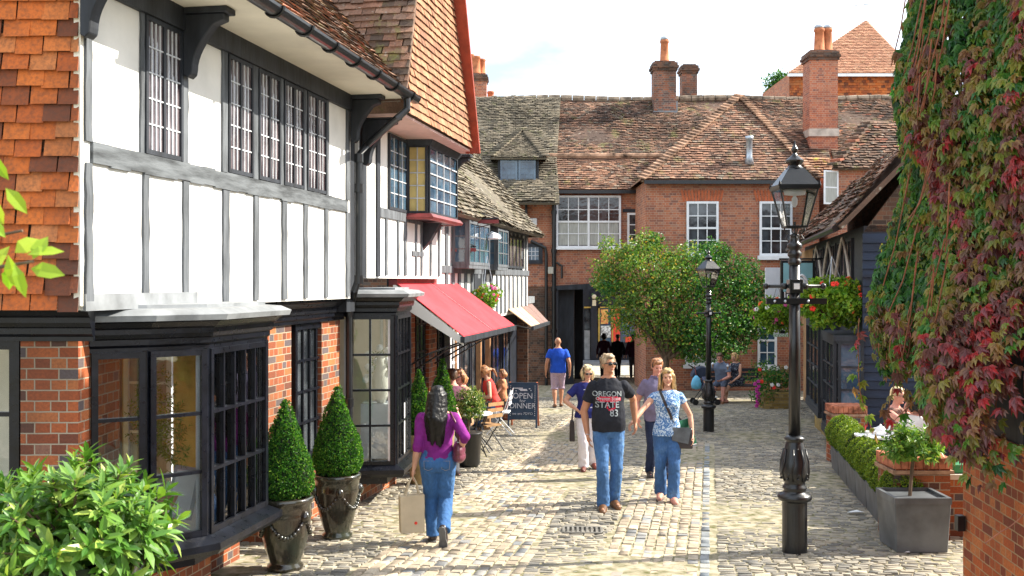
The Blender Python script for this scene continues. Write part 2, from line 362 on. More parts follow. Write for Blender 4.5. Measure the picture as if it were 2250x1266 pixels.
M['black_paint'] = paint('black_gloss_paint', (.005, .006, .010), .30, .25, 7.0, .38, .2, 30.0)
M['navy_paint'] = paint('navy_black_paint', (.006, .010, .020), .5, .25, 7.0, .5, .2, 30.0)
M['iron'] = paint('black_cast_iron', (.007, .008, .010), .34, .2, 9.0, .5, .12, 60.0, coat=.12)
M['lead'] = paint('grey_lead', (.24, .255, .27), .6, .15, 4.0, .5, .4, 12.0, metal=.2)
M['white_paint'] = paint('white_paint', (.78, .79, .80), .5, .04, 5.0)
M['white_lead_bar'] = paint('pale_glazing_bar', (.55, .57, .60), .5, .1, 9.0)
M['red_board'] = paint('red_verge_board', (.30, .045, .02), .6, .12, 6.0)
M['maroon'] = paint('maroon_paint', (.18, .03, .03), .5, .15, 6.0)
M['terracotta'] = paint('terracotta', (.46, .17, .08), .8, .15, 5.0, .2, .3)
M['stone'] = paint('pale_stone', (.46, .43, .36), .85, .15, 4.0, .2, .4)
M['zinc'] = paint('galvanised_metal', (.42, .46, .50), .35, .12, 8.0, .5, .1, metal=.6)
M['planter'] = paint('slate_grey_planter', (.105, .115, .125), .5, .22, 2.5, .5, .12, 30.0)
M['asphalt'] = paint('asphalt', (.16, .155, .15), .9, .1, 8.0, .2, .3)
M['glass'] = glassmat('window_glass', (.93, .96, .97), .05)
M['glass_lamp'] = glassmat('lantern_glass', (.86, .88, .90), .05)
def darkglass(name, c1, c2, sc=2.0):
    m, t, b, o = newmat(name); v = coords(t); t.links.new(ramp(t, noise(t, v, sc, 3.0), [(.4, c1), (.62, c2)]), b.inputs['Base Color'])
    b.inputs['Roughness'].default_value = .06; b.inputs['Specular IOR Level'].default_value = .8; bump(t, b, noise(t, v, 5.0, 3.0), .3, .012); return m
M['dark_glass'] = darkglass('dark_window_glass', (.015, .018, .022), (.07, .08, .09))
M['blue_glass'] = darkglass('blue_window_glass', (.02, .05, .09), (.07, .13, .19))
M['brown_glass'] = darkglass('leaded_window_glass', (.05, .035, .04), (.16, .13, .14), 3.0)
M['curtain'] = paint('grey_net_curtain', (.40, .40, .36), .8, .1, 3.0, .3, .2, 20.0, (8, 8, 1))
# cobbles
def settmat():
    m, t, b, o = newmat('stone_setts'); v = coords(t)
    r = rndattr(t); z = nd(t, 'ShaderNodeAttribute', attribute_name='zone').outputs['Fac']
    tan = ramp(t, r, [(0, (.19, .21, .23)), (.10, (.26, .26, .26)), (.16, (.36, .29, .21)), (.6, (.44, .36, .265)), (1, (.52, .44, .33))])
    gry = ramp(t, r, [(0, (.16, .155, .145)), (.35, (.25, .23, .19)), (.7, (.34, .305, .24)), (1, (.45, .39, .29))])
    blu = ramp(t, r, [(0, (.16, .19, .22)), (.6, (.27, .30, .32)), (1, (.42, .38, .31))])
    c = mixc(t, ramp(t, z, [(.25, 0.0), (.26, 1.0)]), tan, gry); c = mixc(t, ramp(t, z, [(.75, 0.0), (.76, 1.0)]), c, blu)
    c = mixc(t, ramp(t, noise(t, v, 30.0, 5.0), [(.4, 0.0), (.75, .4)]), c, (.14, .12, .09))
    c = mixc(t, ramp(t, noise(t, v, .55, 5.0), [(.38, .25), (.58, 0.0)]), c, (.15, .135, .11))
    t.links.new(c, b.inputs['Base Color']); b.inputs['Roughness'].default_value = .75; b.inputs['Specular IOR Level'].default_value = .3
    bump(t, b, noise(t, v, 45.0, 5.0), .5, .008); return m
M['sett'] = settmat()
M['joint'] = paint('sandy_joint', (.31, .27, .20), .95, .25, 8.0, .1, .6, 30.0, col2=(.10, .10, .04))
# ---------------------------------------------------------------- ground
g = MB(); yy = [-40, 0, 20, 47.6, 48, 70, 500]
for a, b_ in zip(yy[:-1], yy[1:]):
    q = .0
    g.add([(-200, a, gz(a) - .008), (200, a, gz(a) - .008), (200, b_, gz(b_) - .008), (-200, b_, gz(b_) - .008)], [(0, 1, 2, 3)])
g.build('ground', M['joint'], kind='structure')
def setts():
    mb = MB(); VV = []; rr = []; zz = []
    def zone(d, s):
        e = .06 * math.sin(s * .7)
        if s < 20:
            if -3.15 + e < d < -1.62 - .04 * (s - 9): return 0
            if -1.02 < d < -.12: return 0
            if -.12 <= d < .06 : return 2
        elif -3.15 + e < d < -2.05: return 0
        return 1
    cells = []
    d = -5.0
    while d < 9.5:
        zc = [zone(d + .05, s) for s in (9, 24)]
        # columns of long stones in the tracks
        wcol = R.uniform(.095, .12)
        s = 7.0 + R.random() * .1
        while s < 46:
            zz_ = zone(d + wcol / 2, s)
            if zz_ == 1: s += .2; continue
            L = R.uniform(.13, .21); cells.append((d, d + wcol, s, s + L, zz_, R.random())); s += L
        d += wcol
    s = 7.0
    while s < 46:
        h = R.uniform(.07, .095); d = -5.0 + R.random() * .1; big = 1.0 if s < 30 else 1.6
        h *= big
        while d < 9.5:
            z_ = zone(d + .06, s + h / 2); w = R.uniform(.085, .16) * big
            if z_ != 1: d += .03; continue
            e = d
            while e < d + w and zone(e, s + h/2) == 1: e += .02
            if e - d > .05: cells.append((d, e, s, s + h, 1, R.random()))
            d = max(e, d + .02)
        s += h
    A = np.array(cells); print('setts', len(A))
    gp = .0045; x0, x1, y0, y1 = A[:, 0] + gp, A[:, 1] - gp, A[:, 2] + gp, A[:, 3] - gp; n = len(A)
    tilt = NR.normal(0, .0022, (n, 4)); h = NR.normal(0, .0028, n)
    bv = .009
    def pt(x, y, dz): 
        X = x * CT + y * ST; Y = -x * ST + y * CT
        und = .012 * np.sin(X * 1.7) * np.sin(Y * 1.1 + .5); return np.stack([X, Y, -Y * SLOPE + dz + und], 1)
    j = NR.normal(0, .0035, (8, n))
    top = [pt(x0 + bv + j[0], y0 + bv + j[1], h + tilt[:, 0]), pt(x1 - bv + j[2], y0 + bv + j[3], h + tilt[:, 1]), pt(x1 - bv + j[4], y1 - bv + j[5], h + tilt[:, 2]), pt(x0 + bv + j[6], y1 - bv + j[7], h + tilt[:, 3])]
    bot = [pt(x0, y0, -.028), pt(x1, y0, -.028), pt(x1, y1, -.028), pt(x0, y1, -.028)]
    v = np.stack(top + bot, 1).reshape(-1, 3); k = np.arange(n)[:, None] * 8
    fs = [np.array(f) for f in ((0, 1, 2, 3), (4, 5, 1, 0), (5, 6, 2, 1), (6, 7, 3, 2), (7, 4, 0, 3))]
    mb.ch.append((v, np.concatenate([k + f for f in fs]), np.tile(A[:, 5], 5))); mb.n = len(v)
    o = mb.build('cobbled_road', M['sett'], kind='structure')
    at = o.data.attributes.new('zone', 'FLOAT', 'FACE'); at.data.foreach_set('value', np.tile(A[:, 4] / 2, 5).astype(np.float32))
    o.data.polygons.foreach_set("use_smooth", np.ones(len(o.data.polygons), bool))
    try: o.data.set_sharp_from_angle(angle=math.radians(70))
    except Exception: pass
setts()
# ---------------------------------------------------------------- building helpers
Z3 = Vector((0, 0, 1))
def ubox(mb, O, U, u0, u1, v0, v1, n0, n1, rnd=None):
    O = Vector(O); U = Vector(U).normalized(); N = U.cross(Z3)
    def q(u, n, v): return O + U*u + N*n + Z3*v
    b = [q(u0, n0, v0), q(u1, n0, v0), q(u1, n1, v0), q(u0, n1, v0)]; t = [q(u0, n0, v1), q(u1, n0, v1), q(u1, n1, v1), q(u0, n1, v1)]
    if n1 > n0: b.reverse(); t.reverse()
    return mb.hexa(b, t, rnd)
def win(parent, O, U, w, h, nx, nz, fm, pm, fw=.05, bw=.018, dep=.04, label=None, muls=(), rails=(), sill=None, bm=None, pane_off=.012, name='window'):
    """frame with glazing bars on a wall; the pane is its child. O is the lower left corner seen from outside"""
    a = MB()
    ubox(a, O, U, 0, fw, 0, h, 0, dep); ubox(a, O, U, w - fw, w, 0, h, 0, dep)
    ubox(a, O, U, fw, w - fw, 0, fw, 0, dep - .002); ubox(a, O, U, fw, w - fw, h - fw, h, 0, dep - .002)
    for m_ in muls: ubox(a, O, U, m_ * w - fw * .5, m_ * w + fw * .5, fw, h - fw, 0, dep - .004)
    for m_ in rails: ubox(a, O, U, fw, w - fw, m_ * h - fw * .45, m_ * h + fw * .45, 0, dep - .006)
    bb = MB() if bm is not None else a
    for i in range(1, nx): ubox(bb, O, U, fw + (w - 2*fw) * i / nx - bw/2, fw + (w - 2*fw) * i / nx + bw/2, fw, h - fw, pane_off - .004, dep * .72)
    for i in range(1, nz): ubox(bb, O, U, fw, w - fw, fw + (h - 2*fw) * i / nz - bw/2, fw + (h - 2*fw) * i / nz + bw/2, pane_off - .005, dep * .70)
    if sill: ubox(a, O, U, -.06, w + .06, -sill, 0, -.0, dep + .05)
    f = a.build(name, fm, parent, label=label)
    p = MB(); ubox(p, O, U, fw * .5, w - fw * .5, fw * .5, h - fw * .5, pane_off - .008, pane_off); p.build('pane', pm, f)
    if bm is not None and bb.n: bb.build('glazing_bar', bm, f)
    return f
US = Vector((0, -1, 0))         # "right, seen from outside" on a street wall facing +d runs towards the camera... so use the far end as origin
def swin(parent, d, px0, px1, z0, z1, nx, nz, fm, pm, **k):
    s0, s1 = sl(px0, d), sl(px1, d)
    # seen from the street the left edge is the far... wall faces +d: U x Z must equal +d  ->  U = +s
    return win(parent, (d, s0, z0), (0, 1, 0), s1 - s0, z1 - z0, nx, nz, fm, pm, **k)

# ================================================================ house with the tile hung front (far left)
b0 = thing('tile_hung_house', 'orange tile-hung house at the left edge with brick below and a black fascia', 'house', (-4.2, 7.3, gz(7.3)))
YT = 7.28; xr = (175 - CX) / FX * YT
w_ = MB(); w_.box(-6.5, xr - .02, YT + .02, 9.5, 2.12, 8.0); w_.build('wall', M['brick_dark'], b0)
t_ = MB(); tiles(t_, (-6.5, YT, 2.06), (1, 0, 0), (0, 0, 1), [(2.2, 0), (6.5 + xr, 0), (6.5 + xr, 3.2), (2.2, 3.2)], gauge=.114, w=.182, lift=.03, jit=.006)
t_.build('tile_hanging', M['tile_hung'], b0)
t_ = MB(); t_.box(xr - .035, xr + .012, YT - .012, YT + .03, 2.09, 5.6); t_.build('corner_strip', M['plaster_cream'], b0)
w_ = MB(); w_.box((45 - CX) / FX * 7.6, (172 - CX) / FX * 7.6, 7.6, 8.4, -.4, 1.85); w_.build('brick_pier', M['brick_red'], b0)
w_ = MB(); w_.box(-6.5, (45 - CX) / FX * 7.6 - .004, 7.75, 8.4, -.4, .35); w_.build('plinth', M['brick_red'], b0)
xw = (45 - CX) / FX * 7.6
win(b0, (xw - 1.6, 7.66, .35), (1, 0, 0), 1.59, 1.5, 4, 3, M['black_paint'], M['glass'], fw=.07, bw=.03, dep=.06)
w_ = MB(); w_.box(-6.0, xw - .2, 9.0, 9.1, -.4, 2.0); w_.build('room_wall', M['plaster_cream'], b0)
PROF = [(0, 0), (.03, 0), (.03, .03), (.055, .05), (.055, .09), (.075, .10), (.085, .13), (.085, .165), (.11, .18), (.14, .215), (.16, .225), (.16, .255), (0, .255)]
c_ = MB(); c_.sweep([(-6.5, 7.60), (xr - .02, 7.60)], [(o, z + 1.84) for o, z in PROF]); c_.build('cornice', M['black_paint'], b0)
c_ = MB(); c_.sweep([(-6.5, 7.60), (xr - .02, 7.60)], [(0, 2.097), (.19, 2.097), (.19, 2.11), (0, 2.135)]); c_.build('lead_capping', M['lead'], b0)

# ================================================================ timber framed shop
DU, DG, DB = -4.2 * CT, -4.44 * CT, -3.85 * CT       # upper wall, ground-floor wall, bay fronts
S0, S1 = sl(183, DU), sl(770, DU)
b1 = thing('timber_framed_shop', 'white half-timbered shop with black bow windows and a long gutter, nearest on the left', 'shop', (DG, 10.5, gl(DG, 10.5)), ML)
w_ = MB(); w_.box(DU - .25, DU, S0, S1, 2.06, 4.42); w_.build('plaster_wall', M['plaster'], b1)
tf = MB()
def stud(mb, d, px0, px1, z0, z1, out=.018, wob=.006):
    a, b_ = sl(px0, d), sl(px1, d); n = 9; prev = None
    for i in range(n + 1):
        z = z0 + (z1 - z0) * i / n; q = (a + R.uniform(-wob, wob), b_ + R.uniform(-wob, wob), out + R.uniform(-.003, .003), z)
        if prev:
            mb.hexa([(d - .02, prev[0], prev[3]), (d + prev[2], prev[0], prev[3]), (d + prev[2], prev[1], prev[3]), (d - .02, prev[1], prev[3])],
                    [(d - .02, q[0], z), (d + q[2], q[0], z), (d + q[2], q[1], z), (d - .02, q[1], z)], .5)
        prev = q
ZR0, ZR1 = 3.055, 3.20
for a, b_ in ((185, 200), (312, 324), (400, 412), (488, 501), (556, 566), (618, 628), (666, 674), (712, 719), (759, 766)): tf = MB(); stud(tf, DU, a, b_, 2.08, ZR0); tf.build('timber_stud', M['timber_grey'], b1)
for a, b_ in ((184, 198), (306, 314), (396, 410), (486, 497), (552, 564), (612, 620), (664, 671), (714, 720), (759, 766)): tf = MB(); stud(tf, DU, a, b_, ZR1, 4.24); tf.build('timber_stud', M['timber_grey'], b1)
rl = MB(); s = sl(198, DU); 
while s < sl(760, DU):
    e = min(s + R.uniform(.18, .3), sl(760, DU)); w1, w2 = R.uniform(-.008, .008), R.uniform(-.008, .008)
    rl.box(DU - .02, DU + .024, s, e, ZR0 + w1, ZR1 + w2); s = e
rl.build('middle_rail', M['timber_rail'], b1)
pl = MB(); pl.box(DU - .02, DU + .05, S0, S1, 4.24, 4.42); pl.build('wall_plate', M['timber_dark'], b1)
sf = MB(); sf.box(DU - .1, -3.56 * CT, S0 - .5, S1 + .45, 4.42, 4.45)
sf.build('soffit', M['plaster_cream'], b1)
for i, (a, b_, nx, st) in enumerate(((314, 396, 8, (.5,)), (497, 552, 6, (.5,)), (564, 612, 6, (.5,)), (620, 664, 6, (.5,)), (671, 714, 6, (.5,)))):
    swin(b1, DU, a, b_, ZR1 + .005, 4.235, nx, 5, M['timber_dark'], M['brown_glass'], fw=.035, bw=.011, dep=.03, muls=st, bm=M['white_lead_bar'])
# carved brackets under the eaves
def bracket(parent, d, s, ztop, drop=.50, out=.34, th=.11, mat=None):
    pts = [(0, 0), (out, 0), (out, -.05), (out * .8, -.075)]
    for i in range(9):
        t = i / 8; pts.append((out * (.72 - .50 * math.sin(t * math.pi / 2)), -.09 - (drop - .16) * t))
    pts += [(out * .20, -drop + .03), (out * .10, -drop), (0, -drop + .02)]
    m_ = MB(); m_.prism([(d + x, s - th/2, ztop + z) for x, z in reversed(pts)], (0, th, 0))
    m_.box(d, d + out + .04, s - th/2 - .03, s + th/2 + .03, ztop + .002, ztop + .05)
    return m_.build('bracket', mat or M['timber_dark'], parent, bevel=.006)
for px in (176, 402, 768): bracket(b1, DU + .03, sl(px, DU), 4.37)
# ground floor wall with openings
dg0, dg1 = DG - .3, DG
for a, b_ in ((588, 640), (707, 747)):
    bw_ = MB(); bw_.box(dg0, dg1, sl(a, DG), sl(b_, DG), -.6, 1.80); bw_.build('brick_pier', M['brick_red'], b1)
w_ = MB(); w_.box(DG - .28, DG - .03, sl(640, DG) + .003, sl(707, DG) - .003, -.6, .30); w_.build('brick_apron', M['brick_red'], b1)
swin(b1, DG - .06, 640, 707, .30, 1.79, 4, 4, M['black_paint'], M['dark_glass'], fw=.06, bw=.028, dep=.05, sill=.05)
c_ = MB(); c_.sweep([(DG, sl(745, DG) + .1), (DG, sl(575, DG))][::-1], [(o, z + 1.80) for o, z in PROF]); c_.box(DG - .4, DU - .02, S0 + .3, S1, 2.055, 2.09)
c_.build('cornice', M['black_paint'], b1)
fl = MB(); fl.box(DU - .02, DU + .02, S0, sl(430, DU), 2.055, 2.17); fl.build('lead_flashing', M['lead'], b1)
# room behind the bays
rm = MB(); rm.box(-7.4, -7.3, 7.6, 15.4, -.6, 2.1); rm.box(-7.3, DG - .3, 15.3, 15.4, -.6, 2.1); rm.box(-7.3, DG - .3, 12.35, 12.42, -.6, 2.1); rm.build('room_wall', M['plaster_cream'], b1)
rm = MB(); rm.box(-7.3, DG - .02, 7.9, 15.3, -.62, -.5); rm.build('room_floor', M['stone'], b1)
rm = MB(); rm.box(-7.3, DG - .02, 8.0, 15.3, 2.12, 2.16); rm.build('room_ceiling', M['plaster_cream'], b1)
def bay(parent, pts, z0, z1, zc, facets, wallback, lab=None, sillout=.13, inner=None):
    """bow window: pts in plan (street frame, near end first), one glazed frame per facet"""
    bt = MB(); path = [(p[0], p[1]) for p in pts]
    # travelling away from the camera the street (+d) lies on the right
    bt = MB(); bt.sweep(path, [(-.08, z0 - .12), (sillout - .03, z0 - .14), (sillout, z0 - .10), (sillout, z0 - .05), (.02, z0), (-.08, z0)])
    root = bt.build('bay_window', M['black_paint'], parent, label=lab)
    co = MB(); co.sweep(path, [(o - .02, z + z1 + .02) for o, z in PROF]); co.build('cornice', M['black_paint'], root)
    ld = MB(); top = z1 + .02 + .257
    ld.sweep(path, [(-.1, top), (.17, top), (.185, top - .03), (.20, top + .012), (.12, top + .05), (-.1, top + .07)])
    cx_ = sum(p[0] for p in path) / len(path); ld.prism([(p[0], p[1], top + .045) for p in [(wallback, path[0][1])] + path + [(wallback, path[-1][1])]][::-1], (0, 0, .04))
    ld.build('lead_roof', M['lead'], root)
    for p in path[1:-1]: ft = MB(); ft.box(p[0] - .04, p[0] + .015, p[1] - .03, p[1] + .03, z0, z1 + .03); ft.build('corner_post', M['black_paint'], root)
    un = MB(); un.prism([(p[0], p[1], z0 - .14) for p in [(wallback, path[0][1])] + [(q[0] - .1, q[1]) for q in path] + [(wallback, path[-1][1])]], (0, 0, -.10)) 
    un.build('underside', M['black_paint'], root)
    for i, (nx, nz) in enumerate(facets):
        a, b_ = Vector((*path[i], z0)), Vector((*path[i+1], z0)); U = (b_ - a).normalized(); L = (b_ - a).length
        win(root, a + U * .015, U, L - .03, z1 - z0 + .02, nx, nz, M['black_paint'], M['glass'], fw=.045, bw=.026, dep=.03, bm=M['black_paint'], pane_off=-.01)
        if nx > 1:
            iw = MB()
            for q in range(nx + 1): ubox(iw, a, U, L * q / nx - .016, L * q / nx + .016, .03, z1 - z0 - .02, -.085, -.05)
            iw.build('inner_frame', M['white_paint'], root)
    return root
A1 = toL(((195 - CX) / FX * 7.81, 7.81)); B1 = toL((-2.68, 8.02)); C1 = toL(((455 - CX) / FX * 8.36, 8.36)); D1 = toL(((583 - CX) / FX * 9.46, 9.46)); E1 = Vector((DG, D1[1] + .42, 0))
A1[0] = DG
bay(b1, [A1, B1, C1, D1, E1], .32, 1.72, 0, [(1, 3), (1, 3), (5, 3), (2, 3)], DG, 'bow window nearest the camera with a grid of small panes')
pb = MB(); pb.box(DG - .2, DG + .18, A1[1] + .1, C1[1] + .9, -.5, .05); pb.box(DG - .3, DG + .02, D1[1] - .6, E1[1] + .3, -.6, .2); pb.build('brick_plinth', M['brick_red'], b1)
A2 = toL(((757 - CX) / FX * 13.3, 13.3)); A2[0] = DG; C2 = toL(((868 - CX) / FX * 13.36, 13.36)); D2 = toL(((899 - CX) / FX * 14.4, 14.4)); E2 = Vector((DG, D2[1] + .5, 0))
bay(b1, [A2, C2, D2, E2], .02, 1.82, 0, [(2, 4), (4, 4), (2, 4)], DG, 'tall second bow window beyond the cone topiaries')
pb = MB(); pb.box(DG - .2, DG + .15, A2[1], E2[1], -.75, -.22); pb.build('brick_plinth', M['brick_red'], b1)
# roof
rf = MB(); pr = math.radians(47); V = Vector((-math.cos(pr), 0, math.sin(pr))); dE = -3.52 * CT; sE = S1 + .55; L_ = 4.3
# U x V must face outwards: U along +s
poly = [(8.0, 0), (sE, 0), (sE + L_ * math.sin(pr) / 1.73 + .12, L_), (8.0, L_)]
tiles(rf, (dE, 0, 4.47), (0, 1, 0), V, poly, gauge=.10, w=.165, lift=.026, jit=.005, sag=.012)
slab(rf, (dE, 0, 4.47), (0, 1, 0), V, poly, .06)
rf.build('roof', M['tile_brown'], b1)
gt = MB(); dG_ = -3.50 * CT; gs0, gs1 = 7.4, sl(912, dG_); n = 10
pr_ = [(dG_ + .075 * math.cos(math.pi + math.pi * i / n), .075 * math.sin(math.pi + math.pi * i / n)) for i in range(n + 1)] + [(dG_ + .062 * math.cos(-math.pi * i / n), .062 * math.sin(-math.pi * i / n)) for i in range(n + 1)]
gt.hexa([(x, gs0, 4.47 + z) for x, z in pr_], [(x, gs1, 4.44 + z) for x, z in pr_])
for k in range(9):
    s = 8.3 + k * .66
    if s > gs1 - .1: break
    z = 4.47 - .03 * (s - gs0) / (gs1 - gs0); gt.tube([(dG_ + .084 * math.cos(math.pi + math.pi * i / 8), s, z + .084 * math.sin(math.pi + math.pi * i / 8)) for i in range(9)], .014, 6)
gutter = gt.build('gutter', M['iron'], b1)
sw = S1 + .04; dp = MB()
dp.tube([(dG_, gs1 - .35, 4.38), (dG_, gs1 - .35, 4.25), (dG_ - .08, gs1 - .45, 4.14), (DU + .16, sw + .12, 3.88), (DU + .09, sw, 3.74), (DU + .09, sw, 2.3), (DU + .05, sw - .03, 2.16), (DG + .12, sl(752, DG), 2.0), (DG + .10, sl(750, DG), 1.85), (DG + .10, sl(750, DG), -.62)], .042, 12)
for z in (3.7, 3.35, 2.28): dp.tube([(DU + .09, sw, z - .05), (DU + .09, sw, z + .05)], .054, 12)
for z in (1.88, .8): dp.tube([(DG + .10, sl(750, DG), z - .05), (DG + .10, sl(750, DG), z + .05)], .054, 12)
dp.build('downpipe', M['iron'], b1, smooth=False)

# ================================================================ gabled shop
b2 = thing('gabled_shop', 'half-timbered shop with a steep orange tile-hung gable and an oriel window', 'shop', (DG, 15.5, gl(DG, 15.5)), ML)
SA, SB = S1 + .01, sl(971, DU)
w_ = MB(); w_.box(DU - .25, DU - .004, SA + .3, SB, 2.30, 4.25); w_.build('plaster_wall', M['plaster'], b2)
w_ = MB(); w_.box(DU - .9, DU - .05, SA, SA + .3, 1.9, 4.3); stud(w_, DU, 826, 833, 2.32, 4.2, .02, .003); w_.box(DU - .05, DU + .0, sl(790, DU), sl(806, DU), 2.3, 4.3); w_.build('corner_post', M['timber_dark'], b2)
tf = MB()
for a, b_ in ((846, 850), (872, 876), (888, 892), (912, 915), (924, 927), (944, 947), (962, 966)): tf = MB(); stud(tf, DU, a, b_, 2.34, 3.08, .016, .004); tf.build('timber_stud', M['timber_grey'], b2)
tf = MB()
tf.box(DU - .01, DU + .02, sl(833, DU), SB, 3.08, 3.2); tf.box(DU - .01, DU + .014, sl(905, DU), sl(930, DU), 2.62, 2.69)
stud(tf, DU, 962, 970, 3.2, 4.2, .02, .003); tf.build('timber_rail', M['timber_grey'], b2)
swin(b2, DU, 852, 892, 3.2, 4.2, 4, 5, M['timber_dark'], M['blue_glass'], fw=.04, bw=.012, dep=.03, muls=(.5,), bm=M['white_lead_bar'])
sf = MB(); sf.box(DU - .1, -3.62 * CT, SA + .25, sl(1035, -3.6) , 4.22, 4.25); sf.build('soffit', paint('pink_soffit', (.62, .42, .38), .8, .05), b2)
# oriel
oa, ob = sl(893, DU), sl(966, DU) - .12; od = DU + .30; on = MB()
opath = [(DU, oa), (od, oa + .05), (od, ob), (DU, ob + .12)]
on.sweep(opath, [(-.03, 3.12), (.07, 3.12), (.09, 3.15), (.05, 3.2), (-.03, 3.2)])
oriel = on.build('oriel_window', M['maroon'], b2)
on = MB(); on.sweep(opath, [(-.03, 4.14), (.03, 4.14), (.07, 4.2), (.09, 4.26), (-.03, 4.27)]); on.prism([(p[0], p[1], 4.24) for p in opath], (0, 0, .03)); on.prism([(p[0], p[1], 3.13) for p in opath], (0, 0, .04)); on.build('cornice', M['timber_dark'], oriel)
yel = paint('curtain_yellow', (.62, .48, .18), .7, .1, 4.0)  # even yellow for the pane on the oriel's near side
for (a, b_, nx, pm) in ((opath[0], opath[1], 2, yel), (opath[1], opath[2], 4, M['blue_glass'])):
    a3, b3 = Vector((*a, 3.2)), Vector((*b_, 3.2)); U = (b3 - a3).normalized()
    win(oriel, a3 + U*.01, U, (b3 - a3).length - .02, .95, nx, 5, M['timber_dark'], pm, fw=.035, bw=.014, dep=.02, bm=M['white_lead_bar'], pane_off=-.005)
m_ = MB(); sc_ = (oa + ob) / 2; m_.prism([(DU, sc_ - .07, 3.11), (od - .03, sc_ - .07, 3.11), (DU + .12, sc_ - .07, 2.85), (DU, sc_ - .07, 2.72)][::-1], (0, .14, 0)); m_.build('bracket', M['timber_dark'], b2)
bracket(b2, DU + .02, SA + .42, 4.2, .55, .42); bracket(b2, DU + .02, sl(974, DU), 4.2, .5, .4)
# gable
dV = -3.60 * CT; g0 = sl(889, dV); g1 = sl(1036, dV); zb0, zb1 = 4.40, 4.26; gm = (g0 + g1) / 2 - .1; zap = 8.3
Vg = Vector((-.035, 0, 1)).normalized()
tg = MB(); poly = [(g0, .0), (g1, -.14), (gm, zap - 4.40)]
tiles(tg, (dV, 0, 4.40), (0, 1, 0), Vg, [(g0, -.14), (g1, -.14), (gm, zap - 4.4)], gauge=.098, w=.165, lift=.026, jit=.003)
slab(tg, (dV, 0, 4.40), (0, 1, 0), Vg, [(g0 + .02, .02), (g1 - .02, -.12), (gm, zap - 4.45)], .08); tg.build('gable_tiling', M['tile_gable'], b2)
lf = math.hypot(zap - zb0, gm - g0); Vn = Vector((0, gm - g0, zap - zb0)).normalized()
rn_ = MB(); Un = Vector((1, 0, 0))   # near slope faces the camera: U x V = outwards (-s)
tiles(rn_, (dV + .03, g0 - .01, zb0 + .03), Un, Vn, [(-4.5, 0), (0, 0), (-.12, lf), (-4.5, lf)], gauge=.10, w=.165, lift=.028, jit=.006, sag=.012)
slab(rn_, (dV + .03, g0 - .01, zb0 + .03), Un, Vn, [(-4.5, 0), (-.02, 0), (-.12, lf), (-4.5, lf)], .06); rn_.build('roof', M['tile_mix'], b2)
rb = MB(); fa = Vector((0, gm - g1, zap - zb1)).normalized()
rb.bar(Vector((dV + .02, g1 + .02, zb1 - .06)), Vector((dV + .02, g1 + .02, zb1 - .06)) + fa * 4.5, .05, .22, up=(1, 0, 0)); rb.build('verge_board', M['red_board'], b2)
rb = MB(); rb.prism([(dV, g1, zb1), (dV - 4.5, g1, zb1), (dV - 4.5, gm, zap), (dV, gm, zap)], (0, .05, .03)); rb.build('rear_slope', M['tile_brown'], b2)
# ground floor: piers, windows and doors under the awning
w_ = MB()
for a, b_ in ((897, 909), (940, 957)): w_.box(DG - .3, DG + .02, sl(a, DG), sl(b_, DG), -1.0, 2.2)
w_.build('brick_pier', M['brick_red'], b2)
swin(b2, DG - .04, 909, 940, -.2, 2.1, 3, 5, M['black_paint'], M['dark_glass'], fw=.06, bw=.025)
swin(b2, DG - .04, 957, 975, -.2, 1.9, 2, 4, M['black_paint'], M['dark_glass'], fw=.06, bw=.025)
swin(b2, DG - .04, 985, 1003, -.2, 1.9, 2, 4, M['white_paint'], M['dark_glass'], fw=.09, bw=.04)
w_ = MB(); w_.box(DG - .35, DG - .06, sl(900, DG), sl(1003, DG), 1.9, 2.32); w_.box(DG - .3, DG - .05, sl(909, DG), sl(1003, DG), -1, -.2); w_.box(DG - .06, DG + .02, sl(974, DG), sl(985, DG), -1, 2.2); w_.build('shop_frame', M['black_paint'], b2)
lf_ = MB(); lf_.box(DG - .05, DG + .12, sl(850, DG), sl(1000, DG), 2.30, 2.335); lf_.build('lead_capping', M['lead'], b2)
# red awning
aw = thing('red_awning', 'faded red canvas awning folding out over the cafe tables', 'awning', (DG, 17.5, 2.2), ML)
as0, as1 = sl(862, DG + .05), sl(994, DG + .05); af = -3.38 * CT
fs0, fs1 = sl(1018, af), sl(1130, af)
m_ = MB(); T = [Vector((DG + .06, as0, 2.27)), Vector((DG + .06, as1, 2.27)), Vector((af, fs1, 1.50)), Vector((af, fs0, 1.50))]
nseg = 2
for i in range(nseg):
    a0, a1 = i / nseg + (.0 if i == 0 else .006), (i + 1) / nseg - (.006 if i == 0 else 0)
    p0, p1, p2, p3 = T[0].lerp(T[1], a0), T[0].lerp(T[1], a1), T[3].lerp(T[2], a1), T[3].lerp(T[2], a0)
    m_.prism([p0, p3, p2, p1], (0, 0, .012))
m_.build('canvas', paint('red_canvas', (.52, .05, .062), .8, .12, 1.6, .2, .2, 60.0), aw)
m_ = MB(); m_.bar(T[0].lerp(T[1], .5) + Vector((0, 0, .014)), T[3].lerp(T[2], .5) + Vector((0, 0, .018)), .05, .006); m_.build('seam', M['white_paint'], aw)
m_ = MB(); m_.bar(T[0], T[1], .12, .12); m_.build('cassette', M['maroon'], aw)
m_ = MB(); m_.prism([T[0] - Vector((0, 0, .03)), T[3] - Vector((0, 0, .02)), T[3] - Vector((0, 0, .12)), T[0] - Vector((0, 0, .28))], (0, .01, 0)); m_.build('side_panel', M['plaster'], aw)
m_ = MB(); m_.bar(T[3] - Vector((0, .05, .04)), T[2] + Vector((0, .05, -.04)), .06, .08); m_.build('front_bar', M['timber_dark'], aw)
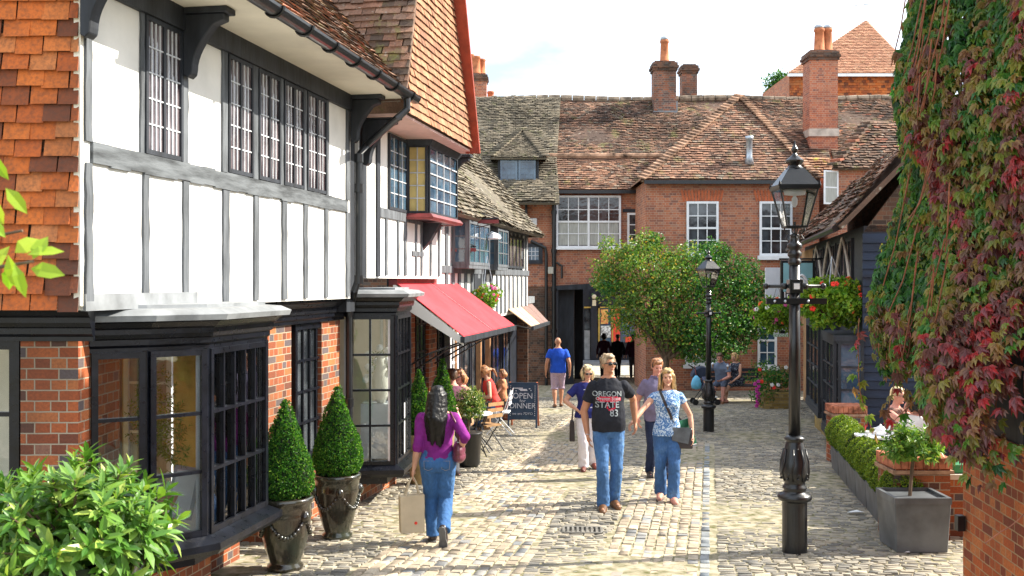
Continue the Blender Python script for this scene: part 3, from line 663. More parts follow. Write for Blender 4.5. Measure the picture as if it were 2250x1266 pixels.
for k in (.02, .33, .66, .98):
    q = T[3].lerp(T[2], k) - Vector((0, 0, .06)); w0 = T[0].lerp(T[1], k); w0 = Vector((DG + .05, w0.y, .95)); mid = w0.lerp(q, .55) + Vector((0, -.25, .05))
    m_ = MB(); m_.tube([w0, mid, q], .014, 6); m_.build('arm', M['iron'], aw)
# ================================================================ far half-timbered row (left, beyond the awning)
b3 = thing('timbered_row', 'grey-roofed timbered row beyond the red awning with leaded bay windows', 'shop', (-4.3, 21, gl(-4.3, 21)), ML)
D3 = -4.30 * CT; s30, s31 = SB + .1, sl(1163, D3) ; s31 = 25.9 * CT + 4.3 * .18
s31 = sl(1160, D3)
w_ = MB(); w_.box(D3 - .3, D3 - .004, s30, s31, 1.55, 3.5); w_.build('plaster_wall', M['plaster'], b3)
tf = MB(); px = 978
while px < 1156:
    tf = MB(); stud(tf, D3, px, px + (5 if px < 1090 else 3), 1.6, 3.4, .02, .004); tf.build('timber_stud', M['timber_grey'], b3); px += 14 if px < 1085 else 9
tf = MB(); tf.box(D3 - .01, D3 + .03, s30, s31, 2.40, 2.52); tf.box(D3 - .01, D3 + .05, s30, s31, 3.32, 3.5); tf.build('timber_rail', M['timber_grey'], b3)
for a, b_, out in ((992, 1040, .30), (1062, 1086, .28)):
    q0, q1 = sl(a, D3), sl(b_, D3); m_ = MB(); m_.box(D3, D3 + out, q0, q1, 3.28, 3.36); bx = m_.build('bay_window', M['timber_grey'], b3); m_ = MB(); m_.box(D3, D3 + out, q0, q1, 2.48, 2.54); m_.build('sill', M['timber_grey'], bx)
    win(bx, (D3 + out - .02, q0, 2.54), (0, 1, 0), q1 - q0, .74, 4, 3, M['timber_grey'], M['blue_glass'], fw=.05, bw=.02, dep=.03, muls=(.5,))
    win(bx, (D3 + .01, q0 + .02, 2.54), (1, 0, 0), out - .03, .74, 1, 3, M['timber_grey'], M['blue_glass'], fw=.05, bw=.02, dep=.03)
swin(b3, D3 + .01, 1100, 1148, 2.55, 3.25, 6, 1, M['timber_dark'], M['brown_glass'], fw=.05, bw=.03)
w_ = MB(); w_.box(D3 - .02, D3 + .02, sl(1041, D3), sl(1061, D3), 1.6, 3.32); w_.build('dark_panel', M['timber_dark'], b3)  # dark timber panel between the two bay windows
w_ = MB(); w_.box(DG - .35, DG - .12, s30, s31, -1.2, 1.62); w_.build('shop_front', M['navy_paint'], b3)
for a, b_ in ((1005, 1030), (1032, 1052), (1060, 1074), (1078, 1098), (1102, 1118)): swin(b3, DG - .12, a, b_, -.25, 1.45, 2, 1, M['navy_paint'], M['dark_glass'], fw=.06, bw=.03)
cw = paint('varnished_post', (.33, .17, .08), .5, .15)
for a in (1001, 1056, 1076): w_ = MB(); w_.box(DG - .12, DG - .0, sl(a, DG), sl(a + 2.5, DG), -1.2, 1.6); w_.build('shop_post', cw, b3)
w_ = MB(); w_.box(DG - .3, DG + .1, sl(1118, DG), s31 - .3, -1.25, -.1); w_.build('brick_plinth', M['brick_red'], b3)
pr = math.radians(49); V = Vector((-math.cos(pr), 0, math.sin(pr))); m_ = MB(); dE3 = D3 + .38
sE3 = s31 + .15
poly = [(s30 - .3, 0), (sE3, 0), (sE3, 3.2), (s30 - .3, 3.2)]
tiles(m_, (dE3, 0, 3.34), (0, 1, 0), V, poly, gauge=.11, w=.18, lift=.03, jit=.008, sag=.03); slab(m_, (dE3, 0, 3.34), (0, 1, 0), V, poly, .07); m_.build('roof', M['tile_grey'], b3)
m_ = MB(); m_.prism([(dE3, sE3 - .3, 3.3), (dE3 - 2.2, sE3 - .3, 5.75), (dE3 - 4.4, sE3 - .3, 3.3)], (0, .2, 0)); m_.prism([(D3, s31 - .02, -1.2), (-9, s31 - .02, -1.2), (-9, s31 - .02, 3.4), (D3, s31 - .02, 3.4)], (0, .06, 0)); m_.build('end_wall', M['brick_dark'], b3)

# brown awning
aw2 = thing('brown_awning', 'small beige and brown striped awning above the far shop front', 'awning', (DG, 24, 1.7), ML)
q0, q1 = sl(1108, DG), sl(1165, DG); f0, f1 = sl(1170, -3.45), sl(1206, -3.45)
T = [Vector((DG, q0, 1.72)), Vector((DG, q1, 1.74)), Vector((-3.45, f1, 1.36)), Vector((-3.45, f0, 1.34))]
bei = paint('beige_canvas', (.56, .38, .24), .8, .08); brn = paint('brown_canvas', (.20, .12, .10), .8, .08)
m_ = MB(); 
for a, b_ in ((0, .22), (.23, .5)): m_.prism([T[0].lerp(T[1], a), T[3].lerp(T[2], a), T[3].lerp(T[2], b_), T[0].lerp(T[1], b_)], (0, 0, .02))
m_.build('beige_canvas', bei, aw2)
m_ = MB()
for a, b_ in ((.52, .78), (.79, 1)): m_.prism([T[0].lerp(T[1], a), T[3].lerp(T[2], a), T[3].lerp(T[2], b_), T[0].lerp(T[1], b_)], (0, 0, .02))
m_.build('brown_canvas', brn, aw2)
m_ = MB(); m_.bar(T[0] + Vector((0, 0, .08)), T[1] + Vector((0, 0, .08)), .22, .16); m_.build('cassette', M['lead'], aw2)
m_ = MB(); m_.bar(T[3], T[2], .05, .07)
for k in (0, .5, 1): m_.tube([T[0].lerp(T[1], k) - Vector((0, 0, .35)), T[3].lerp(T[2], k) - Vector((0, 0, .02))], .014, 6)
m_.build('arm', M['timber_dark'], aw2)

# ================================================================ brick inn across the end of the yard
YL_, YW = 37.0, 34.0
bi = thing('brick_inn', 'long orange brick inn with tiled hipped roofs closing the end of the yard', 'building', (5, 37, gz(37)))
def X(px, Y): return (px - CX) / FX * Y
def Zp(py, Y): return CH - (py - HZ) / FX * Y
EZ = 5.36
w_ = MB(); w_.box(X(1138, YL_), X(1216, YL_), YL_, 38.2, -1.6, EZ); w_.build('west_wall', M['brick_dark'], bi)
w_ = MB(); w_.box(X(1138, YL_), X(1425, YL_), YL_ - .03, 38.2, 2.1, EZ); w_.build('upper_wall', M['brick_back'], bi)
w_ = MB(); w_.box(X(1419, YW), X(1800, YW), YW, YW + 3.1, -1.6, 2.1); w_.box(X(1419, YW), X(1800, YW), YW, 42, 2.1, EZ + .05); w_.box(5.3, X(1800, YW), YW + 3.1, 42, -1.6, 2.1); w_.build('wing_wall', M['brick_back'], bi)

# passage through the inn
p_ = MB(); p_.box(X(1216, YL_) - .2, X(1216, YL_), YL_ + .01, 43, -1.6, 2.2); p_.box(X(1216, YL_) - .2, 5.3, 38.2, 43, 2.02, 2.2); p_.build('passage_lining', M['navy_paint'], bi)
p_ = MB(); p_.hexa([(X(1212, YL_), YL_ - .2, 1.98), (X(1420, YL_), YL_ - .2, 2.06), (X(1420, YL_), YL_, 2.06), (X(1212, YL_), YL_, 1.98)], [(X(1212, YL_), YL_ - .2, 2.12), (X(1420, YL_), YL_ - .2, 2.32), (X(1420, YL_), YL_, 2.32), (X(1212, YL_), YL_, 2.12)]); p_.build('passage_beam', M['timber_dark'], bi)
p_ = MB(); p_.box(X(1228, YL_), X(1262, YL_), YL_ + .3, YL_ + .45, -1.6, 2.02); p_.build('open_gate', M['timber_dark'], bi)
p_ = MB(); p_.box(X(1262, 41), X(1281, 41), 41, 41.2, -1.7, 2.02); p_.build('passage_post', M['timber_dark'], bi)
# roofs
def roofface(name, mat, O, U, V, poly, gauge=.11, w=.18, jit=.008, sag=.02, lift=.034):
    m_ = MB(); tiles(m_, O, U, V, poly, gauge=gauge, w=w, lift=lift, jit=jit, sag=sag); slab(m_, O, U, V, poly, .08, -.02); return m_.build(name, mat, bi)
c45 = math.cos(math.radians(45)); Vb = Vector((0, c45, c45)); Ux = Vector((1, 0, 0))
xl, xr_ = X(1133, YL_ - .25), X(1425, YL_ - .25); le = 1.25 / c45
roofface('low_roof', M['tile_red'], (0, YL_ - .25, EZ), Ux, Vb, [(xl, 0), (xr_ + .6, 0), (xr_ + 1.4, le), (xl + .95, le)])
m_ = MB(); m_.tube([(xl + .9, YL_ + 1.0, EZ + 1.27), (xr_ + 1.6, YL_ + 1.0, EZ + 1.27)], .10, 8); m_.build('low_ridge', M['ridge'], bi)
m_ = MB(); hv = Vector((.95, 1.25, 1.25)); 
for k in range(11): p = Vector((xl, YL_ - .25, EZ)) + hv * (k / 11); q = p + hv * .10; m_.bar(p + Vector((0, 0, .06)), q + Vector((0, 0, .02)), .24, .05)
m_.build('hip_tiles', M['ridge'], bi)
ym, zm = YL_ + 1.0, EZ + 1.1; zR = 9.16; rl_ = math.hypot(41.4 - ym, zR - zm); Vb = Vector((0, 41.4 - ym, zR - zm)).normalized()
roofface('main_roof', M['tile_main'], (0, ym, zm), Ux, Vb, [(X(1215, 39), -.4), (X(1790, 40), -.4), (X(1790, 41.4), rl_), (X(1215, 41.4), rl_)], sag=.03)
roofface('old_west_roof', M['tile_grey'], (0, ym - .16, zm + .02), Ux, Vb, [(-4, -2.6), (X(1222, 38.5), -2.6), (X(1222, 38.5), 0), (X(1233, 41), rl_ + .12), (-4, rl_ + .12)], sag=.03)
roofface('east_roof', M['tile_brown'], (0, ym, zm), Ux, Vb, [(X(1790, 40), -2.4), (15, -2.4), (15, rl_), (X(1790, 41.4), rl_)], sag=.03)
m_ = MB(); xx = -4.0
while xx < 14: m_.tube([(xx, 41.42, zR + .02 + .04 * math.sin(xx)), (xx + .42, 41.42, zR + .03 + .04 * math.sin(xx + .42))], .13, 8); xx += .45
m_.build('ridge', M['ridge_old'], bi)
# wing hip
apx = Vector((X(1625, 36.9), 36.9, 8.55)); wl, wr = X(1408, YW - .25), X(1803, YW - .25)
ez = EZ + .05; rise = apx.z - ez; run = apx.y - (YW - .25); V1 = Vector((0, run, rise)).normalized(); l1 = math.hypot(run, rise)
roofface('wing_roof', M['tile_red'], (0, YW - .25, ez), Ux, V1, [(wl, 0), (wr, 0), (apx.x, l1)], gauge=.115, sag=.015)
m_ = MB()
for e in (wl, wr):
    p0 = Vector((e, YW - .25, ez)); hv = apx - p0; n = 34; sd_ = 1 if e == wr else -1
    for k in range(n):
        p = p0.lerp(apx, k / n); q = p0.lerp(apx, (k + 1.25) / n); m_.bar(p + Vector((0, -.02, .07)), q + Vector((0, -.02, .0)), .30, .045, up=Vector((sd_*.5, -1, 1.2)))
m_.build('hip_tiles', M['ridge'], bi)
m_ = MB(); m_.prism([(wl, YW - .25, ez), tuple(apx), (apx.x, 42, apx.z), (wl, 42, ez)][::-1], (0, 0, .05)); m_.prism([(wr, YW - .25, ez), tuple(apx), (apx.x, 42, apx.z), (wr, 42, ez)], (0, 0, .05)); m_.build('wing_slope', M['tile_brown'], bi)
m_ = MB(); m_.box(wl + .1, wr - .05, YW - .33, YW - .24, ez - .13, ez - .02); m_.box(xl + .05, xr_ + .1, YL_ - .33, YL_ - .24, EZ - .13, EZ - .02); m_.build('gutter', M['iron'], bi)
def bwin(px0, px1, py0, py1, Y, nx, nz, sash=True, sill=.06, pm='dark_glass', **k):
    x0, x1 = X(px0, Y), X(px1, Y); z0, z1 = Zp(py1, Y), Zp(py0, Y)
    f = win(bi, (x0, Y - .02, z0), (1, 0, 0), x1 - x0, z1 - z0, nx, nz, M['white_paint'], M[pm], fw=.07, bw=.028, dep=.06, rails=(.5,) if sash else (), sill=sill, **k)
    return f, x0, x1, z0, z1
f, x0, x1, z0, z1 = bwin(1222, 1364, 430, 545, YL_ - .05, 6, 4, muls=(.5,))
c_ = MB(); c_.box(x0 + .1, x1 - .1, YL_ - .0895, YL_ - .083, z0 + .1, (z0 + z1) / 2); c_.build('blind', M['curtain'], f)
bwin(1378, 1419, 468, 542, YL_ - .05, 2, 3, False)
l_ = MB(); l_.box(X(1368, YL_), X(1419, YL_), YL_ - .09, YL_, Zp(468, YL_) + .02, Zp(461, YL_)+.02); l_.build('lintel', M['timber_dark'], bi)
f, x0, x1, z0, z1 = bwin(1508, 1578, 443, 560, YW - .02, 3, 4)
bwin(1668, 1740, 443, 562, YW - .02, 3, 4, sill=.13)
bwin(1505, 1576, 735, 802, YW - .02, 3, 2, sill=.1, pm='curtain'); bwin(1664, 1706, 690, 806, YW - .02, 2, 4, sill=.1, pm='blue_glass')
rub = paint('rubbed_brick', (.50, .13, .05), .85, .15)
for (a, b_, y) in ((1500, 1586, 443), (1660, 1748, 443)):
    a_ = MB()
    for k in range(13):
        t = (k + .5) / 13; xm = X(a + (b_ - a) * t, YW); ang = (t - .5) * .5
        p = Vector((xm - math.sin(ang) * .0, YW - .008, Zp(y, YW) + .01)); a_.bar(p, p + Vector((math.sin(ang) * .34, 0, .34)), .016, .068, up=(1, 0, 0), w2=.016)
    a_.build('brick_arch', rub, bi)
w0 = win(bi, (X(1152, YL_ - .1), YL_ - .06, Zp(580, YL_)), (1, 0, 0), X(1192, YL_) - X(1152, YL_), Zp(535, YL_) - Zp(580, YL_), 3, 3, M['timber_dark'], M['blue_glass'], fw=.13, bw=.02, dep=.08, bm=M['white_lead_bar'])
# dormer in the west roof
dm = MB(); yd = 36.85; xa, xb = X(1094, yd), X(1184, yd); za, zb_ = Zp(415, yd), Zp(348, yd)
dm.box(xa, xb, yd, yd + 3, za - .1, zb_); dr = dm.build('dormer', M['timber_dark'], bi)
for i in range(2):
    win(dr, (xa + .08 + i * (xb - xa - .16) / 2, yd - .01, za), (1, 0, 0), (xb - xa - .16) / 2 - .03, zb_ - za - .06, 3, 4, M['blue_glass'], M['blue_glass'], fw=.07, bw=.02, dep=.05)
m_ = MB(); ap = Vector((X(1149, 39), 39.3, Zp(283, 39.3))); ea, eb = Vector((xa - .25, yd - .25, zb_)), Vector((xb + .25, yd - .25, zb_))
O = Vector((0, yd - .25, zb_)); V2 = Vector((0, ap.y - O.y, ap.z - O.z)); l2 = V2.length
tiles(m_, O, Ux, V2, [(ea.x, 0), (eb.x, 0), (ap.x, l2)], gauge=.115, w=.18, lift=.03, jit=.006)
m_.hexa([ea, ap, (ap.x, 42, ap.z), (ea.x, 42, ea.z)], [ea + Vector((0, 0, .04)), ap + Vector((0, 0, .04)), (ap.x, 42, ap.z + .04), (ea.x, 42, ea.z + .04)])
m_.hexa([eb, (eb.x, 42, eb.z), (ap.x, 42, ap.z), ap], [eb + Vector((0, 0, .04)), (eb.x, 42, eb.z + .04), (ap.x, 42, ap.z + .04), ap + Vector((0, 0, .04))])
slab(m_, O, Ux, V2, [(ea.x, 0), (eb.x, 0), (ap.x, l2)], .06)
for e in (ea, eb):
    for k in range(13): p = e.lerp(ap, k / 13); q = e.lerp(ap, (k + 1.3) / 13); m_.bar(p + Vector((0, -.02, .08)), q + Vector((0, -.02, .0)), .24, .05)
m_.build('dormer_roof', M['tile_grey'], dr)
m_ = MB(); m_.box(xa - .1, xb + .1, yd - .12, yd, za - .16, za - .06); m_.build('sill', M['lead'], dr)
# chimneys of the inn
def chimney(parent, x0, x1, y0, y1, z0, z1, pots, mat='brick_chim', cap=True, flash=True):
    m_ = MB(); m_.box(x0, x1, y0, y1, z0, z1); c = m_.build('chimney', M[mat], parent)
    m_ = MB()
    for k, (e, h) in enumerate(((.045, .1), (.09, .09), (.05, .1))): zt = z1 - .32 + k * .1; m_.box(x0 - e, x1 + e, y0 - e, y1 + e, zt, zt + h)
    m_.box(x0 + .04, x1 - .04, y0 + .04, y1 - .04, z1 - .03, z1 + .05); m_.build('corbel', M['brick_dark'], c)
    if flash: m_ = MB(); m_.box(x0 - .03, x1 + .03, y0 - .03, y0 + .3, z0, z0 + .14); m_.box(x1, x1 + .05, y0, y1, z0, z0 + .5); m_.build('flashing', M['lead'], c)
    for (px_, py_, r, h, wh) in pots:
        m_ = MB(); m_.lathe([(r * 1.12, 0), (r * 1.12, .08), (r * 1.0, .1), (r * .86, h - .12), (r * 1.0, h - .1), (r * 1.0, h - .03), (r * .9, h), (r * .7, h), (r * .65, h - .3)], (px_, py_, z1 + .03), 14); pt = m_.build('chimney_pot', M['terracotta'], c, smooth=True)
        if wh: m_ = MB(); m_.lathe([(r * .9, 0), (r * .95, .07), (r * .75, .12), (.01, .13)], (px_, py_, z1 + .03 + h), 14); m_.build('cowl', M['zinc'], pt, smooth=True)
    return c
Yc = 40.6
chimney(bi, X(1437, Yc), X(1486, Yc), Yc, Yc + .75, Zp(252, Yc), Zp(136, Yc), [((X(1463, Yc)), Yc + .35, .17, .85, True)])
Yc = 42.5
chimney(bi, X(1499, Yc), X(1532, Yc), Yc, Yc + .7, Zp(225, Yc), Zp(143, Yc), [], flash=False)
Yc = 38.6
chimney(bi, X(1779, Yc), X(1841, Yc), Yc, Yc + .9, Zp(346, Yc), Zp(112, Yc), [(X(1807, Yc), Yc + .4, .19, .85, True), (X(1828, Yc), Yc + .55, .18, .88, True)], mat='brick_back', flash=False)
m_ = MB(); m_.box(X(1777, Yc), X(1843, Yc), Yc - .06, Yc + .9, Zp(300, Yc), Zp(283, Yc)); m_.build('chimney_band', M['stone'], bi)
m_ = MB(); yv = 34.35; m_.lathe([(.17, 0), (.10, .25), (.10, .78), (.13, .8), (.13, .9), (.02, .92)], (X(1647, yv), yv + .05, Zp(362, yv)), 12); m_.build('vent_pipe', M['zinc'], bi, smooth=True)
m_ = MB(); m_.tube([(X(1217, YL_), YL_ - .15, Zp(402, YL_)), (X(1217, YL_), YL_ - .15, -1.3)], .075, 10)
m_.tube([(X(1141, YL_), YL_ - .15, EZ - .15), (X(1156, YL_), YL_ - .15, EZ - .4), (X(1156, YL_), YL_ - .15, Zp(492, YL_))], .05, 8)
m_.tube([(X(1166, YL_), YL_ - .15, Zp(530, YL_)), (X(1198, YL_), YL_ - .15, Zp(545, YL_)), (X(1200, YL_), YL_ - .15, Zp(560, YL_)), (X(1200, YL_), YL_ - .15, -1.3)], .055, 8)
m_.tube([(X(1222, YL_), YL_ - .15, Zp(577, YL_)), (X(1234, YL_), YL_ - .15, Zp(585, YL_)), (X(1234, YL_), YL_ - .15, Zp(612, YL_))], .04, 8)
for z in (4.6, 3.3, 2.0, .6): m_.tube([(X(1217, YL_), YL_ - .15, z - .06), (X(1217, YL_), YL_ - .15, z + .06)], .10, 10)
m_.build('downpipe', M['iron'], bi)
m_ = MB(); m_.box(X(1163, YL_), X(1180, YL_), YL_ - .12, YL_ - .03, Zp(495, YL_), Zp(480, YL_)); m_.build('alarm_box', M['white_paint'], bi, bevel=.02)
m_ = MB(); m_.box(X(1204, YL_ - .2), X(1216, YL_ - .2), YL_ - .3, YL_ - .2, Zp(602, YL_), Zp(587, YL_)); m_.build('meter_box', M['stone'], bi, bevel=.01)
# mossy lean-to and rear cottage (right)
bc = thing('rear_cottage', 'small brick cottage with a hip of dark humped tiles and an open white casement', 'house', (10, 32, gz(32)))
m_ = MB(); yq = 33.0
m_.box(X(1842, yq), 16, yq, yq + 3, -1.2, Zp(372, yq)); m_.build('wall', M['brick_back'], bc)
m_ = MB(); m_.box(X(1764, 35.5), X(1850, 35.5), 35.6, 36.5, -1.2, Zp(398, 35.5)); m_.build('link_wall', M['brick_back'], bc)
m_ = MB(); yr = 35.4; zz0 = Zp(402, yr); Vm = Vector((0, .75, .66)); pl_ = [(X(1752, yr), 0), (X(1842, yr), 0), (X(1842, yr), 1.35), (X(1752, yr), 1.35)]
tiles(m_, (0, yr, zz0), Ux, Vm, pl_, gauge=.14, w=.22, lift=.05, jit=.012); slab(m_, (0, yr, zz0), Ux, Vm, pl_); m_.build('mossy_roof', tilemat('mossy_orange_tile', [(0, (.30, .14, .08)), (1, (.50, .27, .15))], (.40, .36, .03), .95, .3, sc=1.6), bc)
m_ = MB(); O = Vector((0, yq - .25, Zp(372, yq))); ax = X(1925, yq); Vh = Vector((0, .7, .72)); lh = 2.2; 
pl_ = [(X(1822, yq), 0), (16, 0), (16, lh), (X(1822, yq) + lh * .72, lh)]
tiles(m_, O, Ux, Vh, pl_, gauge=.12, w=.19, lift=.04, jit=.012); slab(m_, O, Ux, Vh, pl_)
e0 = O + Vector((X(1822, yq), 0, 0)); e1 = O + Ux * (X(1822, yq) + lh * .72) + Vh.normalized() * lh
for k in range(12): p = e0.lerp(e1, k / 12); q = e0.lerp(e1, (k + 1.3) / 12); m_.bar(p + Vector((0, -.03, .12)), q + Vector((0, -.03, .0)), .34, .07)
m_.build('hip_roof', M['tile_brown'], bc)
cs = Vector((X(1842, yq), yq - .02, Zp(450, yq))); win(bc, cs + Vector((-.52, -.25, 0)), Vector((.9, .43, 0)), .55, 1.02, 1, 2, M['white_paint'], M['curtain'], fw=.05, bw=.04, dep=.03, label='open white casement')
# tile hung house far behind on the right
bh = thing('gabled_house', 'tall red tile-hung house with a salmon hipped roof rising behind the inn on the right', 'house', (17, 56, gz(56)))
yh = 56.0; m_ = MB(); m_.box(X(1734, yh), X(1990, yh), yh, yh + 6, 0, Zp(162, yh)); m_.build('wall', M['brick_back'], bh)
m_ = MB(); tiles(m_, (0, yh - .02, Zp(210, yh)), Ux, (0, 0, 1), [(X(1734, yh), 0), (X(1990, yh), 0), (X(1990, yh), 1.1), (X(1734, yh), 1.1)], gauge=.13, w=.2, lift=.04, jit=.006); m_.build('tile_hanging', M['tile_hung'], bh)
O = Vector((0, yh - .3, Zp(163, yh))); apx2 = Vector((X(1898, yh + 3), yh + 2.6, Zp(44, yh + 2.6))); Vh = Vector((0, apx2.y - O.y, apx2.z - O.z)); lh = Vh.length
m_ = MB(); pl_ = [(X(1727, yh), 0), (X(2010, yh), 0), (X(1990, yh), lh * .3), (apx2.x, lh)]
tiles(m_, O, Ux, Vh, pl_, gauge=.13, w=.2, lift=.04, jit=.006); slab(m_, O, Ux, Vh, pl_); m_.build('roof', M['tile_far'], bh)
m_ = MB(); m_.box(X(1727, yh), X(1990, yh), yh - .36, yh - .3, O.z - .18, O.z - .03); m_.build('gutter', M['white_paint'], bh)
m_ = MB(); xa_ = X(1903, yh); m_.tube([(xa_, yh, apx2.z - .4), (xa_, yh, apx2.z + .3)], .025, 6); m_.tube([(xa_ - .8, yh, apx2.z + .1), (xa_ + .6, yh, apx2.z + .2)], .02, 6)
for k in range(6): m_.tube([(xa_ - .7 + k * .2, yh - .2, apx2.z + .12 + k * .02), (xa_ - .7 + k * .2, yh + .2, apx2.z + .12 + k * .02)], .012, 5)
m_.build('aerial', M['zinc'], bh)
# chimneys seen over the roof on the far left
bf = thing('terrace_house', 'house behind the inn ridge of which clustered red chimneys show at the far left', 'house', (-2, 50, gz(50)))
m_ = MB(); m_.box(-8, 1.0, 49.5, 54, -1.6, Zp(240, 50)); m_.build('wall', M['brick_back'], bf)
yc = 50.0
chimney(bf, X(1022, yc), X(1069, yc), yc, yc + .9, Zp(240, yc), Zp(163, yc), [(X(1046, yc), yc + .3, .2, .85, False), (X(1057, yc), yc + .7, .2, .8, False)], mat='brick_back', flash=False)
chimney(bf, X(1018, yc), X(1036, yc), yc + 1.5, yc + 2.2, Zp(240, yc), Zp(126, yc), [(X(1026, yc), yc + 1.8, .13, .55, False), (X(1033, yc), yc + 1.9, .13, .5, False)], mat='brick_back', flash=False)
chimney(bf, X(1068, yc), X(1084, yc), yc + 2, yc + 2.7, Zp(240, yc), Zp(212, yc), [(X(1076, yc), yc + 2.3, .17, .6, False)], mat='brick_back', flash=False)
# street and shop seen through the passage
st = MB(); st.add([(-6, 43.2, gz(43.2) + .012), (14, 43.2, gz(43.2) + .012), (14, 48.4, gz(43.2) + .012), (-6, 48.4, gz(43.2) + .012)], [(0, 1, 2, 3)]); st.build('street', M['stone'], kind='structure')
st = MB(); st.box(-6, 14, 48.4, 50.2, -1.9, gz(43.2) + .12); st.build('pavement', M['lead'], kind='structure')
bs = thing('street_shop', 'dark blue shopfront with gold trim and a red poster seen through the passage', 'shop', (6, 50, gz(50)))
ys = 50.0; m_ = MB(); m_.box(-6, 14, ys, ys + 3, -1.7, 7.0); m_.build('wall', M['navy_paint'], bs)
gold = paint('gold_trim', (.45, .30, .06), .5, .1)
def sq(name, mat, px0, px1, py0, py1, y=ys, t=.05, par=None): m_ = MB(); m_.box(X(px0, y), X(px1, y), y - t, y + .0, Zp(py1, y), Zp(py0, y)); return m_.build(name, mat, par or bs)
sw_ = sq('shop_window', M['blue_glass'], 1316, 1420, 676, 752, t=.03); 
for q in ((1314, 1318, 674, 754), (1344, 1347, 676, 752), (1314, 1420, 674, 677), (1283, 1300, 674, 677)): sq('gold_trim', gold, *q, t=.07)
sq('red_poster', paint('red_poster', (.75, .06, .03), .6, .05), 1343, 1362, 678, 750, t=.06, par=sw_); sq('red_poster', paint('red_card', (.75, .08, .03), .6, .05), 1374, 1420, 740, 752, t=.06, par=sw_)
sq('window_display', paint('display_goods', (.50, .30, .08), .6, .5, 9.0, col2=(.45, .05, .03)), 1320, 1336, 680, 712, t=.05, par=sw_); sq('shelf_display', paint('white_goods', (.6, .62, .62), .6, .4, 12.0), 1320, 1342, 716, 742, t=.05, par=sw_)
sq('pilaster', M['navy_paint'], 1298, 1312, 640, 790, t=.12); sq('side_window', M['dark_glass'], 1284, 1296, 680, 724, t=.04); sq('stall_riser', M['lead'], 1284, 1296, 726, 790, t=.06)
fg = MB(); fg.ball((X(1305, ys), ys - .15, Zp(652, ys)), .11, 10, 8); fg.box(X(1301, ys), X(1309, ys), ys - .18, ys - .1, Zp(672, ys), Zp(659, ys)); fg.build('shop_emblem', paint('cream_emblem', (.6, .52, .36), .6, .05), bs)
# ================================================================ old timber shop on the right
DR = 2.6 * CT
br_ = thing('old_timber_shop', 'dark timber shop on the right with mossy tiled roof and tall narrow bay windows', 'shop', (DR, 24, gl(DR, 24)), ML)
ra, rb_ = 19.2 / CT - .3, 30.3 / CT
def slr(px, d): return sl(px, d)
m_ = MB(); m_.box(DR, DR + 6, ra, rb_, -1.3, 3.2); m_.build('wall', M['navy_paint'], br_)
m_ = MB()
for k in range(30):
    z = gl(DR, ra) - .1 + k * .145
    if z > 3.0: break
    m_.hexa([(DR - .02, ra - .035, z), (DR + 6, ra - .035, z), (DR + 6, ra, z), (DR - .02, ra, z)], [(DR - .02, ra - .008, z + .16), (DR + 6, ra - .008, z + .16), (DR + 6, ra, z + .16), (DR - .02, ra, z + .16)])
m_.build('weatherboarding', paint('blue_black_board', (.009, .019, .042), .5, .25, 5.0, .4, .4, 30.0, (.2, 1, 1), rndv=.2), br_)
# seen from the yard this wall faces -d: U runs towards the camera
def rwin(px0, px1, z0, z1, nx, nz, fm, pm, d=DR, par=None, **k):
    s0, s1 = sl(px0, d), sl(px1, d); far, near = max(s0, s1), min(s0, s1)
    return win(par or br_, (d, far, z0), (0, -1, 0), far - near, z1 - z0, nx, nz, fm, pm, **k)
ochre = paint('ochre_plaster', (.42, .24, .12), .85, .15, 3.0)
m_ = MB(); m_.box(DR - .01, DR, sl(1762, DR), sl(1789, DR), 1.0, 3.1); m_.box(DR - .012, DR, sl(1766, DR), sl(1772, DR), -1.2, 1.0); m_.build('ochre_panel', ochre, br_)
for a, b_ in ((1790, 1812), (1816, 1840), (1844, 1876)):
    f = rwin(a, b_, 1.55, 3.05, 4, 1, M['timber_dark'], M['brown_glass'], fw=.05, bw=.03, dep=.05)
    m_ = MB(); s0, s1 = sl(a, DR), sl(b_, DR); sm = (s0 + s1) / 2; hw = abs(s0 - s1) / 2
    for sg in (-1, 1):
        pts = [Vector((DR - .07, sm + sg * hw * (1.02 - (max(0, (t - 4) / 6) ** 1.6)), 1.6 + t * .15)) for t in range(11)]; m_.tube(pts, [.05 - .0025 * t for t in range(11)], 6)
    m_.build('arched_mullion', paint('pale_oak', (.55, .50, .42), .7, .12), f)
for a, b_, o, zt in ((1776, 1803, .35, 1.35), (1812, 1838, .45, 1.25), (1842, 1880, .12, 1.15)):
    s0, s1 = sl(a, DR - o), sl(b_, DR - o); lo, hi = min(s0, s1), max(s0, s1)
    m_ = MB(); m_.box(DR - o - .05, DR, lo - .05, hi + .05, zt, zt + .1); bw = m_.build('bay_window', M['timber_dark'], br_); m_ = MB(); m_.box(DR - o - .06, DR, lo - .06, hi + .06, -.50, -.38); m_.build('sill', M['timber_dark'], bw)
    win(bw, (DR - o, hi, -.38), (0, -1, 0), hi - lo, zt + .38, 3, 4, M['timber_dark'], M['dark_glass'], fw=.07, bw=.03, dep=.05)
    win(bw, (DR - o + .02, lo, -.38), (1, 0, 0), o - .03, zt + .38, 1, 4, M['timber_dark'], M['blue_glass'], fw=.05, bw=.03, dep=.04)
m_ = MB(); m_.box(DR - .4, DR, sl(1815, DR - .4), sl(1790, DR - .4), -1.3, -.5); m_.build('stone_plinth', M['brick_yellow'], br_)
pr = math.radians(46); V = Vector((math.cos(pr), 0, math.sin(pr))); m_ = MB()
poly = [(-rb_, 0), (-ra + .25, 0), (-ra + .25, 2.15), (-rb_ - 0.0, 2.15)]
